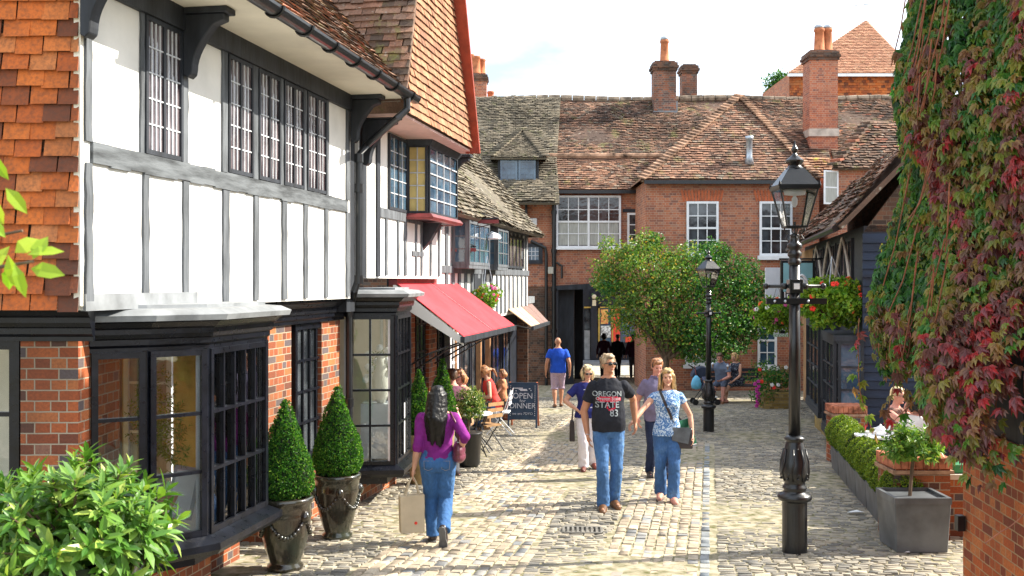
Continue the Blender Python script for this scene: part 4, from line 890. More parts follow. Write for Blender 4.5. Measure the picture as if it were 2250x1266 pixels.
tiles(m_, (DR - .45, 0, 3.22), (0, -1, 0), V, poly, gauge=.12, w=.19, lift=.036, jit=.012, sag=.05); slab(m_, (DR - .45, 0, 3.22), (0, -1, 0), V, poly, .08, -.03); m_.build('roof', M['tile_brown'], br_)
m_ = MB(); m_.prism([(DR, ra, 3.1), (DR + 6.5, ra, 3.1), (DR + 6.5, ra, 4.6), (DR + 1.1, ra, 4.6)], (0, .2, 0)); m_.box(DR + 1.1, DR + 7, ra + .2, rb_ - .1, 3, 4.65); m_.build('rear_shade_block', M['brick_dark'], br_)  # rear mass out of sight, added and sized for its shade on the yard
m_ = MB(); m_.tube([(DR - .46, ra, 3.16), (DR - .46, rb_, 3.14)], .06, 8); m_.build('gutter', M['iron'], br_)
# ================================================================ foliage materials
LM = {}
LM['box'] = leafmat('box_leaf', [(0, (.015, .07, .008)), (.45, (.04, .16, .016)), (.8, (.10, .27, .025)), (1, (.25, .42, .05))], .55, .35, .25)
LM['rhodo'] = leafmat('laurel_leaf', [(0, (.05, .15, .02)), (.4, (.13, .29, .04)), (.8, (.22, .38, .06)), (1, (.42, .52, .10))], .35, .35)
LM['near'] = leafmat('fresh_leaf', [(0, (.20, .40, .02)), (1, (.50, .62, .06))], .4, .5)
LM['hedge'] = leafmat('hedge_leaf', [(0, (.06, .14, .008)), (.5, (.17, .29, .015)), (1, (.42, .50, .05))])
LM['tree'] = leafmat('yard_tree_leaf', [(0, (.015, .08, .015)), (.4, (.035, .16, .025)), (.8, (.10, .27, .035)), (.96, (.22, .36, .05)), (1, (.50, .22, .04))])
LM['tree_pale'] = leafmat('yellowing_leaf', [(0, (.04, .14, .02)), (.5, (.14, .28, .04)), (.88, (.34, .42, .07)), (1, (.60, .32, .05))])
LM['ivy'] = leafmat('creeper_leaf', [(0, (.018, .075, .02)), (.26, (.045, .18, .03)), (.40, (.12, .25, .03)), (.52, (.27, .26, .04)), (.66, (.30, .15, .05)), (.78, (.20, .085, .075)), (.92, (.24, .06, .075)), (1, (.45, .035, .04))], .35, .35)
LM['basket'] = leafmat('basket_leaf', [(0, (.07, .20, .012)), (.6, (.24, .44, .03)), (1, (.42, .56, .06))])
LM['variegated'] = leafmat('variegated_leaf', [(0, (.03, .10, .02)), (.5, (.10, .22, .03)), (.8, (.40, .45, .12)), (1, (.62, .62, .32))])
M['bark'] = paint('bark', (.14, .10, .07), .9, .3, 12.0, .2, .6, 30.0, (1, 1, .3))
M['stem_red'] = paint('red_stem', (.30, .10, .05), .6, .2, 12.0)
M['glaze'] = paint('brown_green_glaze', (.022, .026, .017), .2, .4, 3.0, .5, .05, 10.0, coat=.6, col2=(.022, .010, .006))
M['soil'] = paint('dark_soil', (.04, .03, .02), .95, .2, 20.0)
def fl_(name, c): return paint(name, c, .6, .12, 30.0)
FLW = {'red': fl_('red_petal', (.85, .04, .02)), 'orange': fl_('orange_petal', (.85, .14, .03)), 'pink': fl_('pink_petal', (.75, .12, .35)), 'white': fl_('white_petal', (.8, .8, .78)), 'magenta': fl_('magenta_petal', (.5, .03, .30))}
def shell(n, prof, jit=.1, lump=.08, fr=7.0):
    """points and normals on a surface of revolution prof [(r,z)...] with lumps"""
    pr = np.array(prof); seg = np.hypot(np.diff(pr[:, 0]), np.diff(pr[:, 1])) * (pr[:-1, 0] + pr[1:, 0] + .02); k = NR.choice(len(seg), n, p=seg / seg.sum()); t = NR.random(n)
    r = pr[k, 0] * (1 - t) + pr[k + 1, 0] * t; z = pr[k, 1] * (1 - t) + pr[k + 1, 1] * t; a = NR.random(n) * 2 * np.pi
    dr = pr[k + 1, 0] - pr[k, 0]; dz = pr[k + 1, 1] - pr[k, 1]; l = np.hypot(dr, dz) + 1e-9
    N = np.stack([dz / l * np.cos(a), dz / l * np.sin(a), -dr / l], 1)
    lm = lump * (np.sin(a * 3 + z * fr) + np.sin(a * 5 - z * fr * 1.7) * .6)
    depth = -np.abs(NR.normal(0, jit, n)) + lm * .5
    C = np.stack([r * np.cos(a), r * np.sin(a), z], 1) + N * depth[:, None]
    return C, N
def foliage(name, par, n, prof, mat, L, W, c=(0, 0, 0), jit=.03, lump=.02, spread=.9, six=False, build=True, fr=7.0):
    C, N = shell(n, prof, jit, lump, fr); C = C + np.array(c)
    D = N * .55 + rdir(n) * spread; D[:, 2] += .15; FN = N + rdir(n) * .7
    mb = MB(); leaves(mb, C, D, FN, L * NR.uniform(.6, 1.2, n), W * NR.uniform(.7, 1.1, n), six=six)
    m_ = mb.build(name, mat, par); return m_
# ---- glazed pots with clipped cones
def potted_cone(loc, rim, ph, ch, cr, label, group):
    t = lthing('potted_topiary', label, 'potted plant', loc, R.random() * 6, group)
    m_ = MB(); k = ph
    m_.lathe([(rim*.62, 0), (rim*.66, .02*k), (rim*.66, .06*k), (rim*.56, .09*k), (rim*.58, .13*k), (rim*.74, .30*k), (rim*.88, .52*k), (rim*.95, .72*k), (rim*.97, .74*k), (rim*.95, .77*k), (rim*.96, .90*k), (rim*1.03, .93*k), (rim*1.04, .98*k), (rim*.98, k), (rim*.90, k), (rim*.88, .92*k), (rim*.86, .90*k)], n=40)
    p = m_.build('pot', M['glaze'], t, smooth=True)
    m_ = MB()
    for q in range(4):
        a0 = q * math.pi / 2; pts = []
        for i in range(13):
            u = i / 12; a = a0 + u * math.pi / 2; z = k * (.74 - .26 * math.sin(u * math.pi)); r = rim * (.94 - .10 * math.sin(u * math.pi)) + .012; pts.append((r * math.cos(a), r * math.sin(a), z))
        for i in range(12): m_.ball(Vector(pts[i]).lerp(Vector(pts[i+1]), .5), .017 + .008 * math.sin(math.pi * i / 12), 7, 5)
        m_.tube(pts, .013, 6); m_.ball((rim * .97 * math.cos(a0), rim * .97 * math.sin(a0), k * .74), .045, 9, 7, (1, 1, 1.3)); m_.ball((rim * 1.05 * math.cos(a0), rim * 1.05 * math.sin(a0), k * .72), .022, 7, 5)
    m_.build('garland', M['glaze'], p, smooth=True)
    m_ = MB(); m_.lathe([(rim * .86, .9 * k), (.01, .93 * k)], n=24); m_.build('soil', M['soil'], t)
    pr = [(cr * .75, k + .0), (cr * .97, k + .07), (cr, k + .16)] + [(cr * (1 - ((i / 8) ** 1.15)) + .015, k + .16 + (ch - .16) * i / 8) for i in range(1, 9)]
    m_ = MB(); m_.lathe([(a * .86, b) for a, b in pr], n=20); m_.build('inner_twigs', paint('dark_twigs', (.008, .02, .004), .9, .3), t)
    foliage('foliage', t, 9000, pr, LM['box'], .026, .018, jit=.012, lump=.022, fr=9)
    m_ = MB(); m_.tube([(0, 0, .85 * k), (0, 0, k + .3)], .02, 6); m_.build('trunk', M['bark'], t)
    return t
g1 = G(627, 1250); potted_cone(g1, .245, .655, .86, .245, 'clipped box cone in a dark glazed pot, the nearer one to the camera', 'cone topiaries in garlanded glazed pots')
g2 = G(741, 1181); potted_cone(g2, .235, .66, .89, .25, 'clipped box cone in a dark glazed pot, beside the second bow window', 'cone topiaries in garlanded glazed pots')
def slim_cone(px, X0, h0, h1, r, label):
    Y = 2400 * X0 / (px - 1560); loc = Vector((X(px, Y), Y, gz(Y))); t = lthing('slim_topiary', label, 'potted plant', loc, 0, 'slim cone bushes by the cafe')
    zb = h0 - loc.z; zt = h1 - loc.z
    m_ = MB(); m_.lathe([(r * .7, 0), (r * .9, zb * .95), (r * .95, zb), (r * .8, zb)], n=20); m_.build('pot', paint('buff_pot', (.34, .25, .12), .7, .2), t, smooth=True)
    pr = [(r * .7, zb), (r, zb + .12)] + [(r * (1 - (i / 7) ** 1.3) + .01, zb + .12 + (zt - zb - .12) * i / 7) for i in range(1, 8)]
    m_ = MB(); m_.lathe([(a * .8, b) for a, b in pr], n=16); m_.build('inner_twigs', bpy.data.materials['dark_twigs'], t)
    foliage('foliage', t, 4500, pr, LM['box'], .035, .022, jit=.015, lump=.03)
slim_cone(921, -3.95, .18, 1.05, .17, 'slim conifer cone beside the second bow window'); slim_cone(973, -3.82, .15, 1.15, .19, 'slim dark green cone behind the black-haired woman')
# ---- leafy shrub: whorls of long leaves on stems
def whorls(mb, tips, dirs, nl, L, W, six=True, up=.35):
    Cs, Ds, Ns, Ls = [], [], [], []
    for p, d in zip(tips, dirs):
        d = Vector(d).normalized(); a = d.cross(Vector((.3, .2, 1))).normalized(); b = d.cross(a); sc = R.uniform(.7, 1.15)
        for i in range(nl):
            t = i * 2.4 + R.random(); k = i / nl; out = (a * math.cos(t) + b * math.sin(t)); dd = out * (1 - up * (k + .2)) + d * (.25 + 1.0 * k)
            Cs.append(Vector(p) - d * .07 * (1 - k)); Ds.append(dd); Ns.append(d * 1.0 - out * .3 + Vector((0, 0, .4))); Ls.append(L * sc * R.uniform(.75, 1.1) * (1.05 - .5 * k))
    n = len(Cs); Ls = np.array(Ls)
    leaves(mb, np.array(Cs), np.array(Ds), np.array(Ns), Ls, Ls * W, fold=.12, curl=.22, six=six)
def blob_tips(n, c, r, low=-.3):
    out = []
    while len(out) < n:
        d = Vector((R.gauss(0, 1), R.gauss(0, 1), R.gauss(0, 1))).normalized()
        if d.z < low: continue
        k = R.uniform(.45, 1.0); out.append((Vector((c[0] + d.x * r[0] * k, c[1] + d.y * r[1] * k, c[2] + d.z * r[2] * k)), d + Vector((0, 0, .35))))
    return [o[0] for o in out], [o[1] for o in out]
rh = lthing('potted_shrub', 'big leafy light green shrub in a dark pot in the near left corner', 'potted plant', (X(165, 4.7), 4.7, gz(4.7)))
zb = 1.08 - gz(4.7)
m_ = MB(); m_.lathe([(.17, 0), (.19, .05), (.15, .12), (.20, .5), (.27, .95), (.30, zb), (.27, zb), (.26, zb - .05)], n=32); m_.build('pot', M['glaze'], rh, smooth=True)
m_ = MB(); tp, dr_ = blob_tips(300, (0, 0, zb + .06), (.46, .46, .38), -.5); whorls(m_, tp, dr_, 11, .135, .30); m_.build('foliage', LM['rhodo'], rh)
m_ = MB()
for p in tp[::3]: m_.tube([(0, 0, zb - .05), Vector((0, 0, zb)).lerp(p, .5) + Vector((0, 0, -.02)), p], [.012, .008, .004], 5)
m_.build('stem', M['bark'], rh)
# overhanging sprig at the left edge
sp = lthing('overhanging_branch', 'bright green leafy sprig hanging into view at the far left edge', 'branch', (-1.35, 2.1, gz(2.1)))
m_ = MB(); zt = 2.25 - gz(2.1); pts = [(0, 0, 0), (.02, 0, 1.2), (.06, -.02, zt), (.20, 0, zt + .22), (.30, .02, zt + .08), (.40, .02, zt + .10)]; m_.tube(pts, [.025, .02, .014, .006, .005, .003], 6); m_.tube([(.06, 0, zt - .3), (.2, 0, zt + .0), (.37, 0, zt + .03), (.43, 0, zt + .04)], [.01, .006, .004, .003], 6); m_.build('stem', M['bark'], sp)
C = []; D = []
for (px, py, dx, dz) in ((-10, 340, .6, -.9), (-5, 410, .7, -.8), (0, 440, .5, -1), (10, 540, -.3, -.5), (30, 560, .2, -1), (60, 560, .9, .25), (50, 580, .3, -.8), (65, 590, .9, -.1), (5, 585, -.2, -.9), (70, 570, .3, .7), (-10, 480, .9, -.6), (20, 555, .5, .4)):
    C.append((X(px, 2.1) + 1.35, R.uniform(-.05, .05), CH - (py - HZ) / FX * 2.1 - gz(2.1))); D.append((dx, R.uniform(-.3, .2), dz))
m_ = MB(); leaves(m_, np.array(C), np.array(D), np.array([(.1, -1, .5)] * len(C)) + rdir(len(C)) * .3, NR.uniform(.05, .085, len(C)), NR.uniform(.022, .034, len(C)), fold=.1, curl=.25, six=True); m_.build('foliage', LM['near'], sp)
# laurel bush by the cafe tables
Yb = 16.6; lb = lthing('laurel_bush', 'round laurel bush with pale-edged leaves in a dark pot by the cafe tables', 'potted plant', (X(1030, Yb), Yb, gz(Yb)))
zb = .62; m_ = MB(); m_.lathe([(.14, 0), (.17, .05), (.20, .5), (.22, .52), (.18, .52)], n=20); m_.build('pot', M['iron'], lb, smooth=True)
m_ = MB(); tp, dr_ = blob_tips(220, (0, 0, .92), (.30, .30, .33), -.6); whorls(m_, tp, dr_, 8, .085, .36, six=False); m_.build('foliage', LM['variegated'], lb)
m_ = MB(); m_.tube([(0, 0, .5), (0, 0, .9)], .02, 6); m_.build('trunk', M['bark'], lb)
# ---- yard tree
Yt = 31.6; yt = lthing('yard_tree', 'spreading green tree with orange-tipped leaves in front of the brick inn', 'tree', (X(1455, Yt), Yt, gz(Yt)))
def W2(px, py, dy=0): return Vector((X(px, Yt + dy) - X(1455, Yt), dy, Zp(py, Yt + dy) - gz(Yt)))
m_ = MB(); hub = W2(1465, 770)
m_.tube([(0, 0, 0), (.12, 0, .5), hub * .6, hub], [.16, .13, .11, .09], 9)
clumps = []
for (px, py, dy, r) in ((1345, 575, 0, .55), (1340, 620, .3, .5), (1390, 560, 0, .55), (1420, 600, -.2, .75), (1370, 660, -.2, .6), (1430, 670, -.5, .75), (1480, 620, -.3, .8), (1500, 570, .2, .6), (1540, 600, 0, .75), (1480, 720, -.3, .7), (1400, 715, .1, .5), (1540, 690, -.5, .8), (1600, 620, .2, .75), (1640, 610, .5, .65), (1610, 690, .1, .8), (1650, 680, .6, .6), (1560, 750, -.3, .65), (1500, 765, 0, .45), (1620, 745, .3, .55), (1565, 560, .7, .45), (1450, 560, .5, .4), (1665, 640, .8, .5), (1520, 740, -.6, .5), (1360, 700, .3, .4), (1578, 560, 1.0, .35), (1330, 600, -.1, .4), (1590, 770, -.2, .45), (1530, 775, -.4, .45), (1660, 720, .4, .5), (1420, 545, .2, .4)):
    c = W2(px, py, dy); clumps.append((c, r, px)); m_.tube([hub * .8, hub.lerp(c, .5) + Vector((R.uniform(-.2, .2), R.uniform(-.2, .2), .1)), c], [.06, .04, .012], 6)
m_.build('trunk', M['bark'], yt)
def clump_leaves(cl, per, L, W, hollow=.55):
    Cs, Ns = [], []
    for c, r, _ in cl:
        n = int(per * r * r); d = rdir(n); k = np.clip(NR.normal(.82, .2, n), .2, 1.15)[:, None]
        ns = 1 + .38 * np.sin(d[:, :1] * 5 + c.x * 3) * np.cos(d[:, 2:] * 5 + c.z) + .12 * np.sin(d[:, :1] * 13 + d[:, 2:] * 11)
        Cs.append(np.array(c) + d * r * k * ns * np.array([1, 1, .85])); Ns.append(d)
    C = np.concatenate(Cs); N = np.concatenate(Ns); n = len(C); mb = MB(); D = N * .5 + rdir(n) * .9; D[:, 2] -= .1
    leaves(mb, C, D, N + rdir(n) * .6 + np.array([0, 0, .4]), L * NR.uniform(.6, 1.2, n), W * NR.uniform(.7, 1.1, n)); return mb
for _ in range(30):
    c0, r0_, p0_ = R.choice(clumps); d_ = Vector((R.uniform(-1, 1), R.uniform(-.5, .2), R.uniform(-.6, 1))).normalized(); clumps.append((c0 + d_ * r0_ * R.uniform(.9, 1.15), R.uniform(.16, .28), p0_))
ya = [c for c in clumps if c[2] < 1515 and R.random() < .75]; yb_ = [c for c in clumps if c not in ya]
clump_leaves(yb_, 2300, .10, .06).build('crown', LM['tree'], yt)
clump_leaves(ya, 2200, .10, .06).build('yellowing_crown', LM['tree_pale'], yt)
# ---- distant tree
ft = lthing('distant_tree', 'small green treetop showing above the roof ridge beside the tile-hung house', 'tree', (X(1718, 66), 66, gz(66)))
H_ = CH - (178 - HZ) / FX * 66 - gz(66)
m_ = MB(); m_.tube([(0, 0, 0), (0, 0, H_)], [.3, .08], 8); m_.build('trunk', M['bark'], ft)
clump_leaves([(Vector((-.1, 0, H_)), .6, 0), (Vector((-.4, 0, H_ - .4)), .6, 0), (Vector((.4, 0, H_ - .1)), .6, 0), (Vector((-.3, .3, H_ - .7)), .6, 0), (Vector((.4, 0, H_ - 1)), .9, 0)], 1500, .19, .13).build('crown', LM['tree'], ft)
# ---- flowers and baskets
def flowers(mb, pts, r):
    for p in pts:
        for k in range(5):
            a = k * 1.256; mb.ball((p[0] + math.cos(a) * r * .6, p[1] + math.sin(a) * r * .3, p[2] + math.sin(a) * r * .6), r * .55, 6, 4, (1, .6, 1))
def basket(loc, r, label, cols, hang, nl=2500, drop=1.0, wide=1.0, nf=12, group=None):
    t = lthing('hanging_basket', label, 'hanging basket', loc, 0, group)
    m_ = MB(); m_.lathe([(.02, -r * .75), (r * .45, -r * .6), (r * .62, -r * .2), (r * .62, -.0), (r * .5, -.0)], n=18); m_.build('basket', M['bark'], t)
    m_ = MB()
    for k in range(3): a = k * 2.1; m_.tube([(r * .6 * math.cos(a), r * .6 * math.sin(a), 0), (0, 0, hang)], .008, 5)
    m_.build('chain', M['zinc'], t)
    C, N = shell(nl, [(r * .35, -r * .95 * drop), (r * .85, -r * .5 * drop), (r, 0), (r * .8, r * .45), (r * .3, r * .65)], r * .2, r * .34, 12.0)
    C[:, 0] *= wide; n = len(C); mb = MB(); leaves(mb, C, N * .5 + rdir(n), N + rdir(n) * .7, r * .19 * NR.uniform(.6, 1.3, n), r * .13); mb.build('foliage', LM['basket'], t)
    for i, c in enumerate(cols):
        C, N = shell(nf, [(r * .7, -r * .6), (r * 1.02, 0), (r * .8, r * .5), (r * .3, r * .75)], .01, r * .1); C[:, 0] *= wide
        for q in C: mb = MB(); flowers(mb, [q if q[1] < r * .3 else q * np.array([1, -1, 1])], r * R.uniform(.08, .12)); mb.build('bloom', FLW[c], t)
    return t
basket(P(1070, 648, 19.6), .24, 'hanging basket of pink and white flowers by the far timbered row', ['pink', 'white', 'orange'], .7, nf=14)
basket(P(1708, 688, 23.5), .42, 'hanging basket trailing coral and pink flowers left of the near lamp post', ['orange', 'pink', 'white'], .6, nf=8, wide=1.15)
basket(P(1828, 658, 19.0), .47, 'large bright green basket with red geraniums by the dark timber shop', ['red', 'orange'], .75, nl=4200, nf=7, wide=1.35)
# flower tub far right of the bench
Yf = 27.3; ftb = lthing('brick_flower_bed', 'yellow brick planter of red and trailing pink flowers beside the bench', 'planter', (X(1712, Yf), Yf, gz(Yf)))
m_ = MB(); m_.box(-.42, .42, -.2, .5, 0, .42); m_.build('brick_box', M['brick_yellow'], ftb)
mb = clump_leaves([(Vector((-.35, .1, .85)), .42, 0), (Vector((-.1, .1, .7)), .38, 0), (Vector((-.45, -.1, .35)), .3, 0), (Vector((.2, .2, .75)), .3, 0)], 3200, .07, .05); mb.build('foliage', LM['tree'], ftb)
for c, pp in (('red', [(-.55, -.3, 1.0), (-.2, -.3, .55), (-.5, -.3, .7)]), ('magenta', [(-.62 + R.uniform(-.05, .05), -.3, .1 + .06 * k) for k in range(11)]), ('white', [(-.25, -.32, .62), (-.1, -.32, .62), (.1, -.3, 1.05)])):
    for q in pp: mb = MB(); flowers(mb, [q], .045); mb.build('bloom', FLW[c], ftb)
# ---- terrace: planters with clipped balls, piers, bay tree
PX0 = 1.83 * CT
edges = [16.9 - i * (16.9 - 11.32) / 6 for i in range(7)]
lbl = ['farthest', 'second from the far end', 'third from the far end', 'third from the near end', 'second from the near end', 'nearest']
for i in range(6):
    s1, s0 = edges[i] / CT - .0, edges[i + 1] / CT + .012; c = toW((PX0 + .17, (s0 + s1) / 2, 0)); loc = Vector((c.x, c.y, gz(c.y)))
    t = lthing('box_ball_planter', 'slate grey trough of clipped box balls, %s in the terrace row' % lbl[i], 'planter', loc, -TH, 'grey troughs of clipped box edging the terrace')
    h = (s1 - s0) / 2; m_ = MB()
    b4 = [(-.15, -h + .01, -.02), (.15, -h + .01, -.02), (.15, h - .01, -.02), (-.15, h - .01, -.02)]; t4 = [(-.17, -h, .33), (.17, -h, .33), (.17, h, .33), (-.17, h, .33)]
    m_.hexa(b4, t4); m_.build('trough', M['planter'], t, bevel=.004)
    for q in (-.235, .235):
        rr = .238 + R.uniform(-.02, .02); cc = (R.uniform(-.02, .02), q * 1.0 + R.uniform(-.03, .03), .33 + rr * .85)
        pr = [(max(.01, rr * math.sin(math.pi * k / 8)), -rr * math.cos(math.pi * k / 8)) for k in range(1, 9)]
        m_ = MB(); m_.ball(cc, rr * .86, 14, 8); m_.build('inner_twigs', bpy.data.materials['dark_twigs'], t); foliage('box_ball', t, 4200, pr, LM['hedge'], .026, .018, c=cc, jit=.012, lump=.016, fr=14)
def pier(name, label, px0, px1, Y, zt, dep=.45, cap=True):
    x0, x1 = X(px0, Y), X(px1, Y); t = thing(name, label, 'wall', ((x0 + x1) / 2, Y, gz(Y)))
    m_ = MB(); m_.box(x0, x1, Y, Y + dep, gz(Y) - .2, zt - .11); m_.build('brickwork', M['brick_red'], t)
    m_ = MB(); n = int((x1 - x0 + .04) / .075)
    for k in range(n): a = x0 - .02 + k * (x1 - x0 + .04) / n; m_.box(a + .005, a + (x1 - x0 + .04) / n - .005, Y - .02, Y + dep + .02, zt - .108, zt)
    m_.box(x0 - .01, x1 + .01, Y - .01, Y + dep, zt - .11, zt - .01); m_.build('coping', paint('coping_brick', (.44, .16, .09), .85, .3, 9.0, .2, .4), t)
    m_ = MB(); m_.box(x0 - .03, x1 + .03, Y - .03, Y + dep + .03, zt - .16, zt - .125); m_.build('tile_creasing', M['ridge'], t)
    return t
pier('brick_pier', 'low brick pier with a soldier-course top at the far end of the terrace planters', 1834, 1903, 16.9, .33)
pier('brick_pier', 'brick pier behind the square grey planter near the ivy wall', 1966, 2088, 11.05, .47, .5)
tw = thing('terrace_wall', 'low brick wall between terrace and alley behind the square planter', 'wall', (4.6, 11.3, gz(11)))
m_ = MB(); m_.box(X(2088, 11.2), X(2140, 11.2) + 1.2, 11.25, 11.5, -.6, .22); m_.build('brickwork', M['brick_red'], tw)
m_ = MB(); m_.box(X(2088, 11.2), X(2140, 11.2) + 1.2, 11.22, 11.53, .22, .27); m_.build('coping', M['stone'], tw)
Yp = 10.48; sp_ = lthing('square_planter', 'large square slate grey planter holding a standard bay tree at the foot of the pier', 'planter', (X(2027, Yp), Yp + .25, gz(Yp)))
m_ = MB(); hw = .27; m_.hexa([(-.245, -.245, 0), (.245, -.245, 0), (.245, .245, 0), (-.245, .245, 0)], [(-hw, -hw, .50), (hw, -hw, .50), (hw, hw, .50), (-hw, hw, .50)]); m_.build('planter_box', M['planter'], sp_, bevel=.006)
m_ = MB(); 
for a in ((-hw - .004, hw + .004, -hw - .006, -hw + .03), (-hw - .004, hw + .004, hw - .03, hw + .006), (-hw - .006, -hw + .03, -hw + .03, hw - .03), (hw - .03, hw + .006, -hw + .03, hw - .03)): m_.box(a[0], a[1], a[2], a[3], .47, .53)
m_.build('rim', M['planter'], sp_)
m_ = MB(); m_.tube([(-.03, 0, .5), (-.01, 0, .75), (.02, 0, 1.0)], .018, 7); m_.build('trunk', M['bark'], sp_)
m_ = MB(); tp, dr_ = blob_tips(250, (0, 0, .98), (.32, .28, .26), -.6); whorls(m_, tp, dr_, 7, .085, .5, six=False); m_.build('foliage', LM['rhodo'], sp_)
# ---- near brick wall with the creeper
wx0 = X(2116, 8.7)
nb = thing('ivy_wall_building', 'tall red brick wall at the right edge, smothered in creeper', 'building', (wx0, 8.7, gz(8.7)))
dirw = Vector((.10, 1, 0)).normalized()   # wall runs towards the camera, slightly outwards
def WP(t, z, off=0): q = Vector((wx0, 8.7, z)) - dirw * t; nrm = Vector((-dirw.y, dirw.x, 0)); return q + nrm * off
m_ = MB(); m_.prism([WP(0, -.8), WP(2.3, -.8), WP(2.3, -.8) + Vector((5, 0, 0)), WP(0, -.8) + Vector((5, 0, 0))][::-1], (0, 0, 7.6)); m_.build('brick_wall', M['brick_wall'], nb)
m_ = MB(); m_.prism([WP(2.31, -.8), WP(11, -.8), WP(11, -.8) + Vector((.3, 0, 0)), WP(2.31, -.8) + Vector((.3, 0, 0))][::-1], (0, 0, 2.0)); m_.build('low_wall', M['brick_wall'], nb)
m_ = MB(); q = WP(.55, 1.05, .0); m_.prism([WP(.72, 1.15, .012), WP(1.4, 1.15, .012), WP(1.4, 2.6, .012), WP(.72, 2.6, .012)], (-.02, 0, 0)); m_.build('window_recess', M['timber_dark'], nb)
m_ = MB(); m_.prism([WP(.66, 1.06, .0), WP(1.5, 1.06, .0), WP(1.5, 1.06, .06), WP(.66, 1.06, .06)], (0, 0, .09)); m_.build('sill', M['brick_wall'], nb)
m_ = MB(); p = WP(.07, .36, .05); m_.box(p.x - .03, p.x + .03, p.y - .05, p.y + .02, p.z - .07, p.z + .05); m_.build('wall_lamp', M['iron'], nb)
iv = thing('virginia_creeper', 'dense hanging creeper turning red and green, spilling over the right-hand brick wall', 'climbing plant', (wx0, 8.7, gz(8.7)))
def ivy_front(y):      # how far the curtain stands off the wall (m) at height z
    return .62
n = 40000; t = NR.random(n) * 2.85 - .55; z = .55 + NR.random(n) * 6.0
# underside of the curtain: hangs lower near the outer corner
low = 1.55 + .16 * np.sin(t * 5.0) + .12 * np.sin(t * 13 + 1) + np.where(t < .35, .26, 0) - np.where(t > .6, .10, 0)  ; keep = z > low - .2 * NR.random(n)
bulge = .50 + .14 * np.sin(t * 3.1 + z * 1.3) + .10 * np.sin(z * 3.7 + t) + np.where(z < 3.0, .05 * (3.0 - z), 0); bulge = np.where(t > 1.2, bulge * np.clip(1.5 - .25 * t, .5, 1), bulge)
off = bulge * np.clip(NR.beta(5, 1.6, n), .05, 1) ; off = np.where(t < 0, off * np.clip(1 + t * .6, .4, 1), off)
P0 = np.stack([np.array(WP(0, 0)) * 0 + np.array([wx0, 8.7, 0])] * 1)[0]
nr_ = np.array([-dirw.y, dirw.x, 0]); dw = np.array(dirw)
C = P0[None, :] - dw[None, :] * t[:, None] + nr_[None, :] * (off + .02)[:, None]; C[:, 2] = z
C, t, z, off = C[keep], t[keep], z[keep], off[keep]; n = len(C)
# colour drifts in patches: greener on the left, redder to the right
pat = np.array([mnoise.noise(Vector((a * 1.1, b * .9, 3.3))) for a, b in zip(t, z)]); pat2 = np.array([mnoise.noise(Vector((a * 4, b * 3, 9.3))) for a, b in zip(t, z)])
r = np.clip(.29 + .34 * pat + .50 * pat2 + .10 * (t - .5) + .36 * np.clip(np.sin(t * 6.5 + .6 * np.sin(z * 1.5)) - .55, 0, 1) * (t > .3) + np.where(z < 2.1, .12, 0) + .05 + .16 * np.clip(t - .7, 0, 1) * (z > 2.4) + NR.normal(0, .16, n), 0, 1)
def leaflets(mb, C, r, size, spread=1.0):
    """palmate leaves: five leaflets fanned around each point, facing out of the wall"""
    n = len(C); FN = nr_ * .9 + np.array([-.1, -.45, .55]) + rdir(n) * .55 * spread; FN /= np.linalg.norm(FN, axis=1)[:, None]
    D0 = np.array([0, 0, -1.0]) + rdir(n) * .55; D0 -= FN * (D0 * FN).sum(1)[:, None]; D0 /= np.linalg.norm(D0, axis=1)[:, None]; S0 = np.cross(FN, D0)
    sz = size * NR.uniform(.55, 1.15, n)
    for ang, k in ((-1.25, .62), (-.62, .88), (0, 1.0), (.62, .88), (1.25, .62)):
        D = D0 * math.cos(ang) + S0 * math.sin(ang); leaves(mb, C, D, FN + rdir(n) * .22, sz * k, sz * k * .46, fold=.10, curl=.28, rnd=np.clip(r + NR.normal(0, .035, n), 0, 1))
m_ = MB(); sel = NR.random(n) < .68; leaflets(m_, C[sel], r[sel], .084)
m_.build('foliage', LM['ivy'], iv)
# loose trails hanging below and across the brick
m_ = MB(); Cs, Ds, Fs, rs = [], [], [], []
def trail(p, n_, step, sway, dens=2):
    pts = [p.copy()]; d = Vector((R.uniform(-.3, .3) * sway, R.uniform(-.3, .3) * sway, -1))
    for i in range(n_):
        d += Vector((R.uniform(-1, 1), R.uniform(-1, 1), R.uniform(-.3, .1))) * sway * .35; d.normalize(); p = p + d * step; pts.append(p.copy())
        for _ in range(dens):
            Cs.append(p + Vector((R.uniform(-.03, .03), R.uniform(-.03, .03), 0))); Ds.append((R.uniform(-1, 1), R.uniform(-1, 1), R.uniform(-1, .1))); Fs.append((-.7, -.6, .5)); rs.append(min(1, max(0, R.gauss(.62, .25))))
    m_.tube(pts, .004, 5, caps=False)
for k in range(70):
    t0 = R.uniform(-.6, .75); of_ = R.uniform(.05, .7); trail(WP(t0, 1.85 + R.uniform(-.2, .3), of_), R.randint(6, 12) if (of_ < .30 and t0 > .1) or t0 > .5 else R.randint(1, 3), .06, .6, 1)
trail(WP(-.3, 1.95, .74), 17, .06, .3, 1)
for k in range(22): t0 = R.uniform(.1, 2.6); trail(WP(t0, R.uniform(1.3, 2.1), .03), R.randint(6, 16), .06, .8, k % 2)
for k in range(26):       # long arching stems across the curtain
    t0 = R.uniform(1.15, 2.2); z0 = R.uniform(2.0, 4.6); a = WP(t0, z0, .72); b = WP(t0 - R.uniform(.3, 1.1), z0 - R.uniform(.2, .8), .66); mid = a.lerp(b, .5) + Vector((0, 0, -.08)); m_.tube([a, mid, b], .005, 5, caps=False)
m_.build('stem', M['stem_red'], iv)
mb = MB(); n = len(Cs); leaflets(mb, np.array([tuple(c) for c in Cs]), np.array(rs), .085, 1.4); mb.build('hanging_foliage', LM['ivy'], iv)
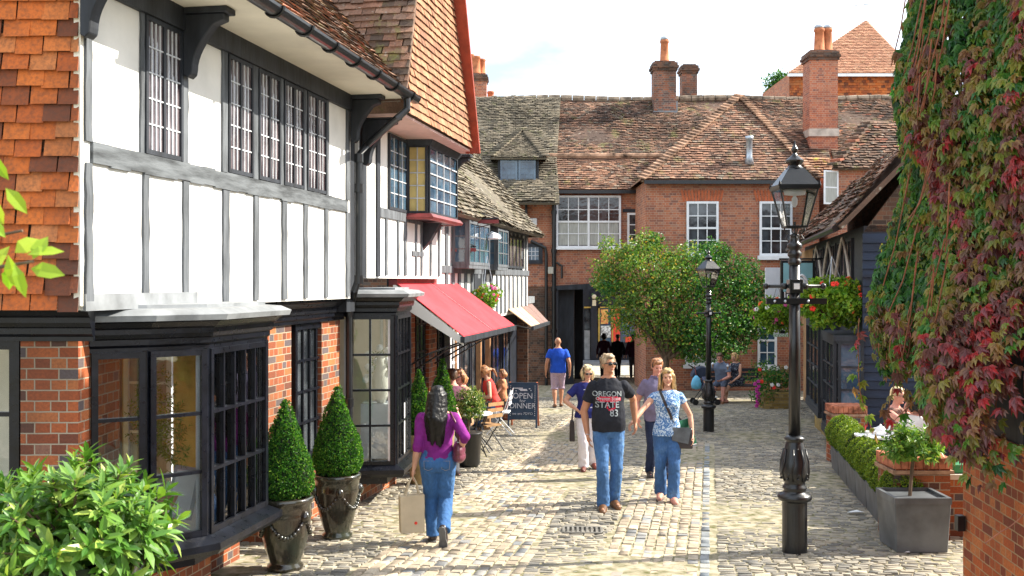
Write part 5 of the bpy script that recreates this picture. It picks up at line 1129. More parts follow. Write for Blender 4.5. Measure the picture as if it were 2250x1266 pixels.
# ================================================================ lamp posts
def text_part(name, body, size, mat, par, M4, ext=.002, align='CENTER', bold=0.0, sx=1.0):
    cu = bpy.data.curves.new(name, 'FONT'); cu.body = body; cu.size = size; cu.extrude = ext; cu.align_x = align; cu.offset = bold; cu.resolution_u = 3
    tmp = bpy.data.objects.new('tmp', cu); COL.objects.link(tmp); dg = bpy.context.evaluated_depsgraph_get(); dg.update()
    me = bpy.data.meshes.new_from_object(tmp.evaluated_get(dg)); bpy.data.objects.remove(tmp); bpy.data.curves.remove(cu)
    me.transform(Matrix.Diagonal((sx, 1, 1, 1))); me.transform(M4); me.materials.clear(); me.materials.append(mat); me.name = name
    o = bpy.data.objects.new(name, me); COL.objects.link(o); o.parent = par; FR[o.name] = (MW, Vector((0, 0, 0))); return o
STAND = Matrix.Rotation(math.radians(90), 4, 'X')      # text upright, facing -Y
def lamp_post(loc, rot, label, bar=True):
    t = lthing('street_lamp', label, 'street lamp', loc, rot, 'cast iron lamp posts')
    m_ = MB(); m_.lathe([(.118, 0), (.118, .46), (.12, .5)], n=28); m_.build('base', M['iron'], t, smooth=False)
    m_ = MB(); m_.lathe([(.12, .49), (.155, .51), (.165, .54), (.15, .565), (.11, .58), (.10, .60), (.115, .62), (.115, .635), (.098, .65), (.098, .68), (.125, .72), (.135, .78), (.128, .86), (.105, .97), (.082, 1.06), (.078, 1.075), (.098, 1.085), (.098, 1.105), (.07, 1.12), (.055, 1.13)], n=32)
    for k in range(8):
        a = k * math.pi / 4
        for i in range(8): z = .72 + .04 * i; rr = .133 - .0065 * i; m_.ball((rr * math.cos(a + .1 * math.sin(i)), rr * math.sin(a + .1 * math.sin(i)), z), .013, 6, 4)
        m_.tube([(.10 * math.cos(a + .39), .10 * math.sin(a + .39), 1.0), (.128 * math.cos(a + .5), .128 * math.sin(a + .5), .88), (.137 * math.cos(a + .3), .137 * math.sin(a + .3), .78), (.12 * math.cos(a + .42), .12 * math.sin(a + .42), .70)], .010, 5)
    m_.build('ornate_urn', M['iron'], t, smooth=True)
    m_ = MB(); n = 16; m_.lathe([(.056, 1.12), (.050, 2.78)], n=16, flute=8, amp=.05); m_.lathe([(.050, 2.76), (.062, 2.78), (.062, 2.81), (.052, 2.82), (.052, 2.84), (.066, 2.855), (.066, 2.885), (.052, 2.90), (.052, 2.915), (.07, 2.93), (.07, 2.965), (.045, 2.98), (.04, 3.04), (.05, 3.05), (.02, 3.07)], n=24)
    m_.build('column', M['iron'], t, smooth=True)
    m_ = MB(); m_.tube([(-.26, 0, 2.56), (.26, 0, 2.56)], .017, 10)
    for sx in (-1, 1): m_.ball((sx * .275, 0, 2.56), .03, 12, 8); m_.lathe([(.02, -.03), (.036, -.01), (.036, .01), (.02, .03)], (sx * .1, 0, 2.56), 12)
    m_.build('ladder_bar', M['iron'], t, smooth=True)
    m_ = MB(); m_.box(-.065, .065, -.07, .065, 2.495, 2.625); m_.box(-.04, .04, -.078, -.07, 2.52, 2.60); bx = m_.build('cross_block', M['iron'], t, bevel=.006)
    m_ = MB(); m_.box(-.028, .028, -.083, -.0785, 2.532, 2.588); m_.build('badge', M['white_paint'], bx)
    # lantern
    zb, zt = 3.13, 3.49; wb, wt_ = .095, .178
    m_ = MB()
    for a in range(4):
        ca, sa = math.cos(a * math.pi / 2), math.sin(a * math.pi / 2)
        def rq(x, y, z): return (x * ca - y * sa, x * sa + y * ca, z)
        m_.tube([rq(wb, wb, zb), rq(wt_, wt_, zt)], .010, 5); m_.tube([rq(-wb, wb, zb), rq(wb, wb, zb)], .012, 5); m_.tube([rq(-wt_, wt_, zt), rq(wt_, wt_, zt)], .014, 5)
        m_.tube([rq(.05, .0, 2.99), rq(.085, 0, 3.02), rq(.06, 0, 3.06), rq(.10, 0, 3.10), rq(.09, 0, 3.13)], .008, 5)
        m_.lathe([(.012, 0), (.016, .01), (.004, .05)], rq(wt_ + .01, wt_ + .01, zt + .02), 6)
    m_.tube([(0, 0, 3.05), (0, 0, 3.18)], .012, 8); lan = m_.build('lantern_frame', M['iron'], t)
    m_ = MB()
    w4 = lambda w, z: [(-w, -w, z), (w, -w, z), (w, w, z), (-w, w, z)]
    m_.hexa(w4(wt_ + .018, zt), w4(wt_ + .018, zt + .035)); m_.hexa(w4(wt_ + .012, zt + .036), w4(.075, zt + .20)); m_.lathe([(.085, zt + .20), (.07, zt + .215), (.06, zt + .23), (.072, zt + .25), (.085, zt + .265), (.088, zt + .28), (.05, zt + .31), (.028, zt + .33), (.018, zt + .35), (.03, zt + .37), (.034, zt + .39), (.016, zt + .42), (.012, zt + .43), (.004, zt + .475)], n=16)
    m_.build('lantern_roof', M['iron'], lan)
    m_ = MB()
    for a in range(4):
        ca, sa = math.cos(a * math.pi / 2), math.sin(a * math.pi / 2)
        m_.add([(x * ca - y * sa, x * sa + y * ca, z) for x, y, z in ((-wb, -wb, zb), (wb, -wb, zb), (wt_, -wt_, zt), (-wt_, -wt_, zt))], [(0, 1, 2, 3)])
    m_.build('lantern_glass', M['glass_lamp'], lan)
    m_ = MB(); m_.lathe([(.11, zt - .005), (.10, zt - .05), (.02, zt - .06)], n=14); m_.lathe([(.01, zt - .17), (.028, zt - .14), (.028, zt - .09), (.012, zt - .06)], n=10); m_.build('gas_mantle', M['white_paint'], lan, smooth=True)
    if bar: m_ = MB(); m_.box(-.29, .29, -.075, -.055, 2.39, 2.445); m_.lathe([(.062, 0), (.062, .05)], (0, 0, 2.39), 16); br = m_.build('sign_rail', M['iron'], t); m_ = MB(); [m_.ball((x, -.078, 2.418), .014, 8, 5) for x in (-.21, -.11, .11)]; m_.build('bolt', M['zinc'], br)
    return t
gl1 = G(1746, 1214); lamp_post(gl1, .0, 'black cast iron gas-style lamp post on the right of the cobbles, the nearer one')
gl2 = G(1557, 948); l2 = lamp_post(gl2, .35, 'black cast iron lamp post in the middle distance by the tree', False); l2.scale = (.92,) * 3
# ================================================================ signs
Ys = 22.5; sg = thing('framed_pub_sign', 'hanging teal poster sign with white waves in a black frame behind the near lamp post', 'sign', (X(1752, Ys), Ys, Zp(705, Ys)))
m_ = MB(); m_.box(X(1716, Ys), X(1791, Ys), Ys, Ys + .08, Zp(664, Ys), Zp(572, Ys)); m_.build('sign_frame', M['iron'], sg, bevel=.01)
teal = paint('teal_poster', (.22, .44, .48), .6, .06, 1.5); m_ = MB(); m_.box(X(1721, Ys), X(1785, Ys), Ys - .012, Ys + .0, Zp(641, Ys), Zp(578, Ys)); po = m_.build('poster', teal, sg)
m_ = MB()
for k, (y0, a) in enumerate(((612, 1), (618, .8), (629, .9), (634, 1))):
    pts = [Vector((X(1752 + i * 2.4, Ys), Ys - .02, Zp(y0 - 8 * a * math.sin(i * .42 + k * .6) + (i * .2), Ys))) for i in range(12)]; m_.tube(pts, [.012 + .018 * math.sin(math.pi * i / 11) for i in range(12)], 5)
m_.build('wave_motif', M['white_paint'], po)
text_part('lettering', 'Imperi', .17, M['white_paint'], sg, Matrix.Translation(Vector((X(1752, Ys), Ys - .015, Zp(654, Ys))) - FR[sg.name][1]) @ STAND, sx=1.3)
m_ = MB(); m_.tube([(X(1713, Ys), Ys + .04, Zp(569, Ys)), (X(1810, Ys), Ys + .04, Zp(569, Ys))], .02, 6); m_.tube([(X(1808, Ys), Ys + .04, Zp(640, Ys)), (X(1785, Ys), Ys + .04, Zp(568, Ys))], .015, 6); m_.build('bracket', M['iron'], sg)
Ys = 24.5; s2_ = thing('blank_white_board', 'plain white sign board left of the near lamp post, above the coral flower basket', 'sign', (X(1697, Ys), Ys, Zp(656, Ys)))
m_ = MB(); m_.box(X(1682, Ys), X(1714, Ys), Ys, Ys + .05, Zp(655, Ys), Zp(588, Ys)); m_.build('board', paint('pale_board', (.62, .64, .68), .6, .03), s2_)
m_ = MB(); m_.box(X(1680, Ys), X(1745, Ys), Ys + .05, Ys + .09, Zp(672, Ys), Zp(656, Ys)); m_.tube([(X(1745, Ys), Ys + .06, Zp(662, Ys)), (X(1800, Ys), Ys + .06, Zp(662, Ys))], .02, 6); m_.build('bracket', M['iron'], s2_)
Ys = 25.5; s3_ = thing('ice_cream_sign', 'small white sign with pink top and green lettering hanging below the coral flower basket', 'sign', (X(1716, Ys), Ys, Zp(742, Ys)))
m_ = MB(); m_.prism([(X(a, Ys), Ys, Zp(b, Ys)) for a, b in ((1700, 740), (1732, 740), (1732, 722), (1722, 714), (1712, 714), (1700, 722))], (0, .03, 0)); m_.build('board', M['white_paint'], s3_)
m_ = MB(); m_.prism([(X(a, Ys), Ys - .005, Zp(b, Ys)) for a, b in ((1701, 722), (1714, 714), (1722, 715), (1718, 719), (1704, 725))], (0, .004, 0)); m_.build('pink_flash', FLW['pink'], s3_)
m_ = MB(); m_.prism([(X(1719 + 8 * math.cos(a), Ys), Ys - .006, Zp(733 - 8 * math.sin(a), Ys)) for a in [i * math.pi / 8 for i in range(9)]], (0, .005, 0)); m_.build('black_arch', M['iron'], s3_)
text_part('lettering', 'icrom', .12, paint('green_letter', (.08, .42, .10), .6, .05), s3_, Matrix.Translation(Vector((X(1716, Ys), Ys - .01, Zp(740, Ys))) - FR[s3_.name][1]) @ STAND, sx=1.3)
# projecting sign brackets on the left
for (pa, pb, py, Yq, lab) in ((1010, 1096, 486, 18.8, 'upper dark red projecting sign bar with scrolled ironwork on the timbered row'), (990, 1046, 548, 18.2, 'lower dark red projecting sign bar with thin iron ties on the timbered row')):
    t = thing('sign_bracket', lab, 'sign bracket', (X(pa, Yq), Yq, Zp(py, Yq)), group='projecting sign brackets')
    m_ = MB(); m_.box(X(pa, Yq), X(pb, Yq), Yq - .02, Yq + .02, Zp(py + 5, Yq), Zp(py - 3, Yq)); m_.build('sign_bar', M['maroon'], t)
    m_ = MB(); xw_ = X(pa, Yq) - .25; m_.tube([(xw_, Yq, Zp(py, Yq)), (X(pb, Yq), Yq, Zp(py - 6, Yq))], .012, 5); m_.tube([(xw_, Yq, Zp(py - 40, Yq)), (X(pb, Yq), Yq, Zp(py - 6, Yq))], .010, 5); m_.tube([(xw_, Yq, Zp(py + 30, Yq)), (X(pb - 10, Yq), Yq, Zp(py + 6, Yq))], .008, 5)
    sc = Vector((X(pa + 8, Yq), Yq, Zp(py - 22, Yq))); m_.tube([sc + Vector((math.cos(a * .5) * (.11 - .005 * a), 0, math.sin(a * .5) * (.11 - .005 * a))) for a in range(16)], .010, 5)
    m_.build('ironwork', M['iron'], t)
t = thing('basket_bracket', 'curved pale iron bracket that carries the pink basket on the timbered row', 'bracket', P(1066, 500, 19.6))
m_ = MB(); c = P(1082, 520, 19.6); m_.tube([P(1060, 640, 19.6), P(1060, 540, 19.6), P(1066, 518, 19.6), P(1080, 510, 19.6), P(1098, 516, 19.6), P(1102, 524, 19.6)], .014, 6); m_.build('bracket_rod', M['zinc'], t)
m_ = MB(); m_.lathe([(.01, .12), (.07, .10), (.12, .02), (.11, .0)], P(1086, 526, 19.6), 14); m_.build('lamp_shade', M['white_paint'], t)
# ---- chalkboard
Ya = 22.7; ab = lthing('chalkboard_sign', 'blue-black A-frame chalkboard reading OPEN for DINNER on the cobbles', 'sign', (X(1150, Ya), Ya, gz(Ya)), -.12)
wdm = paint('orange_varnish', (.42, .11, .04), .5, .12); cb = paint('chalkboard', (.018, .045, .085), .7, .12)
lean = .16
def AB(x, y, z): return (x, -.22 + y + z * lean, z)
m_ = MB(); m_.prism([AB(-.27, 0, .17), AB(.27, 0, .17), AB(.27, 0, .90), AB(-.27, 0, .90)][::-1], (0, .02, 0)); bd = m_.build('board', cb, ab)
m_ = MB()
for sx in (-.29, .29): m_.bar(AB(sx, .01, -.0), AB(sx, .01, .92), .035, .03, up=(0, 1, 0))
m_.bar(AB(-.3, .01, .91), AB(.3, .01, .91), .03, .03); m_.build('front_frame', cb, ab)
m_ = MB()
for sx in (-.27, .29): m_.bar((sx, .26, 0), (sx, -.05, .93), .035, .035, up=(0, 1, 0))
m_.bar((-.3, .16, .3), (.3, .16, .3), .03, .03); m_.build('rear_frame', wdm, ab)
chalk = paint('chalk', (.62, .66, .72), .9, .1)
tl_ = math.atan(lean)
for body, sz, z, sx in (('OPEN', .17, .60, .95), ('for', .09, .525, 1.2), ('DINNER', .16, .40, .92), ('we are 7DYO', .075, .27, 1.0), ('a b c m u s', .05, .80, 1.0)):
    if z > .7: continue
    text_part('lettering', body, sz, chalk, bd, Matrix.Translation(AB(0, -.008, z)) @ Matrix.Rotation(-tl_, 4, 'X') @ STAND, sx=sx, bold=-.001)
m_ = MB()
for (x, z, w) in ((-.10, .81, .2), (.0, .785, .17), (.02, .765, .15), (.14, .80, .03), (-.14, .755, .02), (.17, .765, .02)): m_.box(x - w/2, x + w/2, AB(0, -.012, z)[1], AB(0, -.006, z)[1], z - .008, z + .010)
for k in range(16): z = .25 + k * .04; m_.box(-.262, -.245, AB(0, -.008, z)[1], AB(0, -.004, z)[1], z, z + .014); m_.box(.245, .262, AB(0, -.008, z + .01)[1], AB(0, -.004, z + .01)[1], z, z + .014)
m_.build('chalk_decoration', chalk, bd)
# ---- drain and litter
dg_ = G(1280, 1168); t = lthing('drain_grate', 'slotted iron drain grate set in the cobbles', 'drain', dg_ + Vector((0, 0, .012)), -.05)
m_ = MB(); m_.box(-.20, .20, -.15, -.12, -.02, .012); m_.box(-.20, .20, .12, .15, -.02, .012)
for k in range(9): x = -.2 + k * .05; m_.box(x - .012, x + .012, -.12, .12, -.02, .011)
m_.build('grille', paint('worn_iron', (.16, .15, .13), .6, .2), t); m_ = MB(); m_.box(-.19, .19, -.12, .12, -.022, -.015); m_.build('dark_pit', M['soil'], t)
for (px, py, lab) in ((1880, 1131, 'crumpled white paper scrap on the cobbles below the planters'), (1994, 1217, 'small pink scrap of paper by the square planter')):
    g_ = G(px, py); m_ = MB(); v = [(R.uniform(-.09, .09), R.uniform(-.06, .06), R.uniform(.0, .03)) for _ in range(9)]
    m_.add([(-.1, 0, .015), (0, -.04, .03), (.1, 0, .02), (.03, .05, .035), (-.05, .04, .02), (0, 0, .012)], [(0, 1, 5), (1, 2, 5), (2, 3, 5), (3, 4, 5), (4, 0, 5)]); m_.build('paper_litter', M['white_paint'], None, base=(0, 0, 0), label=lab, cat='litter', frame=Matrix.Translation(g_ + Vector((0, 0, .01))) @ Matrix.Diagonal((1 if px < 1900 else .3,) * 3 + (1,)))
# ---- bench, pushchair
Yb = 29.6; bn = lthing('park_bench', 'dark bench in front of the inn on which the ice cream couple sit', 'bench', (X(1612, Yb), Yb, gz(Yb)))
m_ = MB(); [m_.box(-.75, .75, -.22 + k * .12, -.12 + k * .12, .42, .45) for k in range(4)]; m_.build('seat', M['timber_dark'], bn)
m_ = MB(); [m_.box(-.75, .75, .25 + k * .02, .28 + k * .02, .55 + k * .12, .64 + k * .12) for k in range(3)]; m_.build('backrest', M['timber_dark'], bn)
for sx in (-.7, .7): m_ = MB(); m_.bar((sx, -.2, 0), (sx, -.18, .42), .05, .05); m_.bar((sx, .25, 0), (sx, .32, .9), .05, .05); m_.build('leg', M['timber_dark'], bn)
Yp_ = 28.6; pc = lthing('pushchair', 'dark navy folding pushchair with a blue bag hung on its handle, by the far lamp', 'pushchair', (X(1552, Yp_), Yp_, gz(Yp_)), .0)
nv = paint('navy_fabric', (.02, .03, .06), .8, .15)
m_ = MB(); pts = [(.28 * math.cos(a), 0, .28 * math.sin(a)) for a in [math.radians(40 + i * 20) for i in range(8)]]
m_.prism([(x - .12, -.2, z + .72) for x, _, z in pts] + [(-.12, -.2, .70)], (0, .4, 0)); m_.build('hood', nv, pc, bevel=.02)
m_ = MB(); m_.prism([(-.30, -.18, .78), (-.24, -.18, .78), (-.05, -.18, .42), (.22, -.18, .38), (.22, -.18, .33), (-.12, -.18, .36)], (0, .36, 0)); m_.build('seat', nv, pc)
m_ = MB()
for y in (-.2, .2): m_.tube([(-.42, y, 1.02), (-.33, y, .95), (-.15, y, .55), (.25, y, .08)], .014, 6); m_.tube([(-.32, y, .08), (-.05, y, .45), (.25, y, .42)], .012, 6)
m_.tube([(-.43, -.2, 1.02), (-.43, .2, 1.02)], .016, 6); m_.build('frame', M['iron'], pc)
for x in (-.32, .25):
    for y in (-.22, .22): m_ = MB(); m_.lathe([(.02, -.02), (.075, -.018), (.08, 0), (.075, .018), (.02, .02)], n=16); m_.build('wheel', M['iron'], pc, xf=Matrix.Translation((x, y, .08)) @ Matrix.Rotation(math.pi / 2, 4, 'X'))
bg_ = lthing('blue_carrier_bag', 'light blue drawstring bag hanging from the pushchair handle', 'bag', (X(1526, Yp_), Yp_ - .28, gz(Yp_) + .42)); m_ = MB(); m_.lathe([(.03, 0), (.12, .03), (.14, .14), (.10, .28), (.03, .36)], n=14); m_.build('bag_body', paint('sky_blue_cloth', (.12, .42, .62), .7, .1), bg_, smooth=True); m_ = MB(); m_.tube([(0, 0, .35), (-.03, .1, .6)], .01, 5); m_.build('drawstring', M['maroon'], bg_)
# ---- cafe tables and chairs
def chair(loc, rot, label, mat, seatmat=None, group='cafe chairs'):
    t = lthing('cafe_chair', label, 'chair', loc, rot, group); 
    m_ = MB(); m_.box(-.19, .19, -.19, .19, .43, .455); m_.build('seat', seatmat or mat, t)
    m_ = MB(); [m_.box(-.19, .19, .195 + k * .012, .21 + k * .012, .58 + k * .1, .64 + k * .1) for k in range(3)]; m_.build('backrest', seatmat or mat, t)
    for sx in (-.2, .2):
        m_ = MB(); m_.tube([(sx, -.24, 0), (sx, .1, .44), (sx, .24, .88)], .011, 6); m_.build('leg', mat, t); m_ = MB(); m_.tube([(sx * .9, .26, 0), (sx * .9, -.15, .44)], .011, 6); m_.build('leg', mat, t)
    return t
def table(loc, label, mat, r=.34, topmat=None, h=.73, group='cafe tables', legs=4):
    t = lthing('cafe_table', label, 'table', loc, 0, group); m_ = MB(); m_.lathe([(r - .01, h - .025), (r, h - .015), (r, h), (.01, h + .001)], n=28); m_.build('tabletop', topmat or mat, t)
    for k in range(legs): a = k * 2 * math.pi / legs + .5; m_ = MB(); m_.tube([(r * .8 * math.cos(a), r * .8 * math.sin(a), 0), (r * .3 * math.cos(a), r * .3 * math.sin(a), .4), (r * .6 * math.cos(a), r * .6 * math.sin(a), h - .02)], .010, 6); m_.build('leg', mat, t)
    return t
oak = paint('oak_slat', (.34, .19, .08), .6, .15)
def cafe(px, Y): return Vector((X(px, Y), Y, gz(Y)))
chair(cafe(1068, 18.6), -2.3, 'black folding chair with a wooden back beside the laurel bush', M['iron'], oak)
chair(cafe(1098, 21.2), -1.7, 'white metal chair under the woman in red', M['white_paint'])
table(cafe(1036, 17.6), 'small round cafe table nearest the laurel bush', M['iron'], topmat=M['white_paint'])
table(cafe(1052, 22.4), 'round cafe table in front of the woman in red', M['iron'], topmat=oak)
# terrace tables, cups and chairs on the right
tabs = [((X(1935, 14.2), 14.2), 'round white cafe table with crockery behind the box balls', 910), ((X(1985, 12.6), 12.6), 'round white cafe table nearer the ivy on the terrace', 0)]
for (xy, lab, _) in tabs: table(Vector((xy[0], xy[1], gz(xy[1]))), lab, M['iron'], r=.33, topmat=M['white_paint'], h=.74, group='terrace tables')
chair(Vector((X(1975, 14.6), 14.6, gz(14.6))), -1.4, 'bentwood chair under the blonde woman on the terrace', M['bark'], oak, 'terrace chairs'); chair(Vector((X(2010, 12.9), 12.9, gz(12.9))), 2.6, 'wooden chair under the white-topped person on the terrace', M['bark'], oak, 'terrace chairs')
chair(Vector((X(2085, 12.4), 12.4, gz(12.4))), -2.2, 'wooden chair close to the brick wall on the terrace', M['bark'], oak, 'terrace chairs')
zt_ = gz(14.2) + .742
def teapot(loc, label): 
    t = lthing('teapot', label, 'teapot', loc); m_ = MB(); m_.lathe([(.04, 0), (.07, .03), (.075, .07), (.05, .11), (.02, .125), (.012, .14), (.002, .15)], n=18); m_.build('pot_body', M['white_paint'], t, smooth=True); m_ = MB(); m_.tube([(.07, 0, .05), (.11, 0, .08), (.12, 0, .12)], .012, 6); m_.build('spout', M['white_paint'], t); m_ = MB(); m_.tube([(-.06, 0, .1), (-.11, 0, .09), (-.1, 0, .04), (-.06, 0, .03)], .008, 6); m_.build('handle', M['white_paint'], t)
teapot(Vector((X(1929, 14.2), 14.1, zt_)), 'white teapot on the terrace table behind the box balls')
for dx, lab in ((-.17, 'white cup left of the teapot'), (.16, 'white cup right of the teapot')):
    t = lthing('tea_cup', lab, 'cup', Vector((X(1929, 14.2) + dx, 14.05, zt_)), group='terrace crockery'); m_ = MB(); m_.lathe([(.07, 0), (.075, .008), (.03, .01)], n=16); m_.build('saucer', M['white_paint'], t); m_ = MB(); m_.lathe([(.02, .011), (.035, .03), (.042, .065), (.038, .065), (.03, .03)], n=16); m_.build('bowl', M['white_paint'], t, smooth=True)
bx_ = thing('green_crate', 'green slatted crate on the wall between pier and creeper', 'crate', (X(2105, 11.3), 11.3, .27)); m_ = MB(); m_.box(X(2094, 11.3), X(2125, 11.3), 11.28, 11.5, .275, .37); m_.build('crate_body', paint('green_plastic', (.03, .22, .08), .5, .1), bx_, bevel=.01)
# ---- shop window displays
def shop_item(kind, d, s, z, label, cat):
    w = toW((d, s, z)); return lthing(kind, label, cat, w)
t = shop_item('window_plant', -4.32, 8.22, .33, 'tall leafy plant standing inside the nearest bow window', 'plant'); m_ = MB(); m_.lathe([(.09, 0), (.12, .2), (.10, .2)], n=14); m_.build('pot', M['terracotta'], t); m_ = MB(); tp, dr_ = blob_tips(80, (0, 0, .62), (.24, .22, .40), -.7); whorls(m_, tp, dr_, 8, .07, .22, six=False); m_.build('foliage', LM['rhodo'], t)
t = shop_item('window_plant', -4.75, 8.75, .33, 'second leafy plant deeper inside the nearest bow window', 'plant'); m_ = MB(); m_.lathe([(.09, 0), (.12, .2), (.10, .2)], n=14); m_.build('pot', M['zinc'], t); m_ = MB(); tp, dr_ = blob_tips(90, (0, 0, .75), (.25, .25, .50), -.7); whorls(m_, tp, dr_, 8, .06, .3, six=False); m_.build('foliage', LM['tree_pale'], t)
t = shop_item('picture_frame', -4.10, 8.18, .33, 'tilted silver picture frame in the nearest bow window', 'picture frame'); m_ = MB(); m_.bar((-.11, 0, .02), (-.05, .1, .42), .22, .02, up=(0, 1, 0)); m_.build('frame', M['zinc'], t); m_ = MB(); m_.bar((-.105, -.015, .05), (-.055, .085, .39), .16, .02, up=(0, 1, 0)); m_.build('picture', M['white_paint'], t)
t = shop_item('red_jug', -3.98, 8.30, .33, 'small red jug in the nearest bow window', 'jug'); m_ = MB(); m_.lathe([(.03, 0), (.045, .03), (.03, .1), (.035, .13), (.03, .13)], n=14); m_.build('jug_body', FLW['red'], t, smooth=True); m_ = MB(); m_.tube([(.03, 0, .11), (.065, 0, .1), (.06, 0, .05), (.04, 0, .04)], .006, 6); m_.build('handle', FLW['red'], t)
wn = MB(); 
for (s_, h_) in ((8.3, 0), ): pass
yl = paint('yellow_room_panel', (.60, .44, .12), .7, .1)
m_ = MB(); m_.prism([(p[0] - .09, p[1], .26) for p in (A1, B1, C1, D1)] + [(DG - .6, D1[1], .26), (DG - .6, A1[1], .26)], (0, 0, .05)); m_.build('window_board', M['white_paint'], b1)
m_ = MB(); m_.box(-6.2, -6.15, 8.2, 9.6, -.4, 2.05); m_.box(-6.15, -4.9, 10.7, 10.75, -.4, 2.05); m_.build('yellow_panel', yl, b1)
for a, b_ in ((-5.6, 9.8), (-5.0, 10.4)): win(b1, (a, b_, -.2), (1, 0, 0), .5, 2.0, 2, 4, M['white_paint'], M['curtain'], fw=.05, bw=.025, name='inner_screen')
for k, (d, s, lab, cm, pr) in enumerate(((-4.15, 13.5, 'cream tapering vase in the second bow window', M['plaster_cream'], [(.05, 0), (.10, .12), (.11, .3), (.06, .5), (.05, .62), (.045, .62)]), (-4.0, 13.75, 'turquoise bottle vase in the second bow window', paint('turquoise_glaze', (.02, .30, .30), .2, .1), [(.06, 0), (.08, .08), (.07, .2), (.02, .3), (.025, .42), (.015, .42)]), (-4.25, 13.75, 'blue and white jar low in the second bow window', paint('blue_white_glaze', (.10, .18, .50), .2, .5, 14.0, col2=(.7, .72, .78)), [(.06, 0), (.10, .1), (.10, .3), (.06, .4), (.07, .44), (.05, .44)]))):
    t = shop_item('vase', d, s, .03 if k != 0 else .7, lab, 'vase'); m_ = MB(); m_.lathe(pr, n=20); m_.build('vase_body', cm, t, smooth=True)
    if k == 0: m_ = MB(); m_.box(-.25, .3, -.1, .3, -.7, -.005); m_.build('stand', M['white_paint'], t)
t = shop_item('flower_arrangement', -4.2, 13.7, .75, 'white flowers and leaves arranged in the second bow window', 'flowers'); m_ = MB(); m_.lathe([(.05, 0), (.08, .15), (.07, .15)], n=14); m_.build('pot', M['zinc'], t); m_ = MB(); tp, dr_ = blob_tips(50, (0, 0, .42), (.25, .25, .28), -.5); whorls(m_, tp, dr_, 7, .06, .4, six=False); m_.build('foliage', LM['tree'], t)
m_ = MB(); [m_.ball((R.uniform(-.2, .2), -.15 + R.uniform(-.1, .1), .42 + R.uniform(-.2, .25)), .045, 8, 6) for _ in range(16)]; m_.build('bloom', FLW['white'], t)
# ================================================================ people
from mathutils.bvhtree import BVHTree
def skinmat(name, c):
    m = paint(name, c, .5, .05, 12.0, .35, .1, 60.0); m.node_tree.nodes['Principled BSDF'].inputs['Subsurface Weight'].default_value = .08; m.node_tree.nodes['Principled BSDF'].inputs['Subsurface Radius'].default_value = (.02, .008, .004); return m
SK = {'fair': skinmat('fair_skin', (.58, .31, .21)), 'tan': skinmat('tanned_skin', (.46, .22, .13)), 'pink': skinmat('pink_skin', (.62, .29, .22))}
def hairmat(name, c): return paint(name, c, .45, .45, 5.0, .5, .6, 60.0, (6, 6, .6))
HR = {'black': paint('black_hair', (.005, .0045, .005), .38, .3, 5.0, .35, .3, 60.0, (6, 6, .6)), 'brown': hairmat('brown_hair', (.10, .05, .025)), 'blond': hairmat('blond_hair', (.52, .33, .13)), 'ginger': hairmat('ginger_hair', (.38, .17, .07)), 'greyblond': hairmat('grey_blond_hair', (.36, .26, .16)), 'pale': hairmat('pale_blond_hair', (.66, .52, .28))}
def cloth(name, c, var=.1, sc=7.0, **k): return paint(name, c, .85, var, sc, .2, .45, 22.0, **k)
def jeans(name, c, pale):
    m, t, b, o = newmat(name); v = coords(t); n = noise(t, v, 3.5, 5.0); cc = ramp(t, n, [(.34, c), (.55, tuple(x * 1.35 for x in c)), (.78, pale)])
    w = noise(t, coords(t, 'Object', (1, 1, .35)), 60.0, 3.0); cc = mixc(t, ramp(t, w, [(.4, .35), (.6, 0.0)]), cc, tuple(x * .6 for x in c)); t.links.new(cc, b.inputs['Base Color']); b.inputs['Roughness'].default_value = .9; bump(t, b, noise(t, coords(t, 'Object', (1, 1, .5)), 14.0, 4.0), .6, .02); return m
JN = jeans('blue_denim', (.035, .10, .24), (.20, .36, .55)); JN2 = jeans('faded_denim', (.045, .12, .27), (.26, .42, .58)); JN3 = jeans('mid_denim', (.03, .10, .25), (.12, .26, .46))
def patt(name, c1, c2, sc=30.0, thr=.5):
    m, t, b, o = newmat(name); v = coords(t); wv = nd(t, 'ShaderNodeTexNoise', {'Vector': v, 'Scale': sc, 'Detail': 3.0, 'Distortion': 2.2}); t.links.new(ramp(t, wv.outputs[0], [(thr - .03, c1), (thr + .03, c2)]), b.inputs['Base Color']); b.inputs['Roughness'].default_value = .85; bump(t, b, noise(t, v, 15.0, 3.0), .4, .015); return m
def checks(name, c1, c2, c3, sc=28.0):
    m, t, b, o = newmat(name); v = coords(t); a = nd(t, 'ShaderNodeTexWave', {'Vector': v, 'Scale': sc, 'Distortion': 1.0}, bands_direction='X').outputs[1]; z = nd(t, 'ShaderNodeTexWave', {'Vector': v, 'Scale': sc, 'Distortion': 1.0}, bands_direction='Z').outputs[1]
    c = mixc(t, ramp(t, a, [(.55, 0.0), (.7, .8)]), c1, c2); c = mixc(t, ramp(t, z, [(.6, 0.0), (.75, .7)]), c, c3); t.links.new(c, b.inputs['Base Color']); b.inputs['Roughness'].default_value = .85; return m
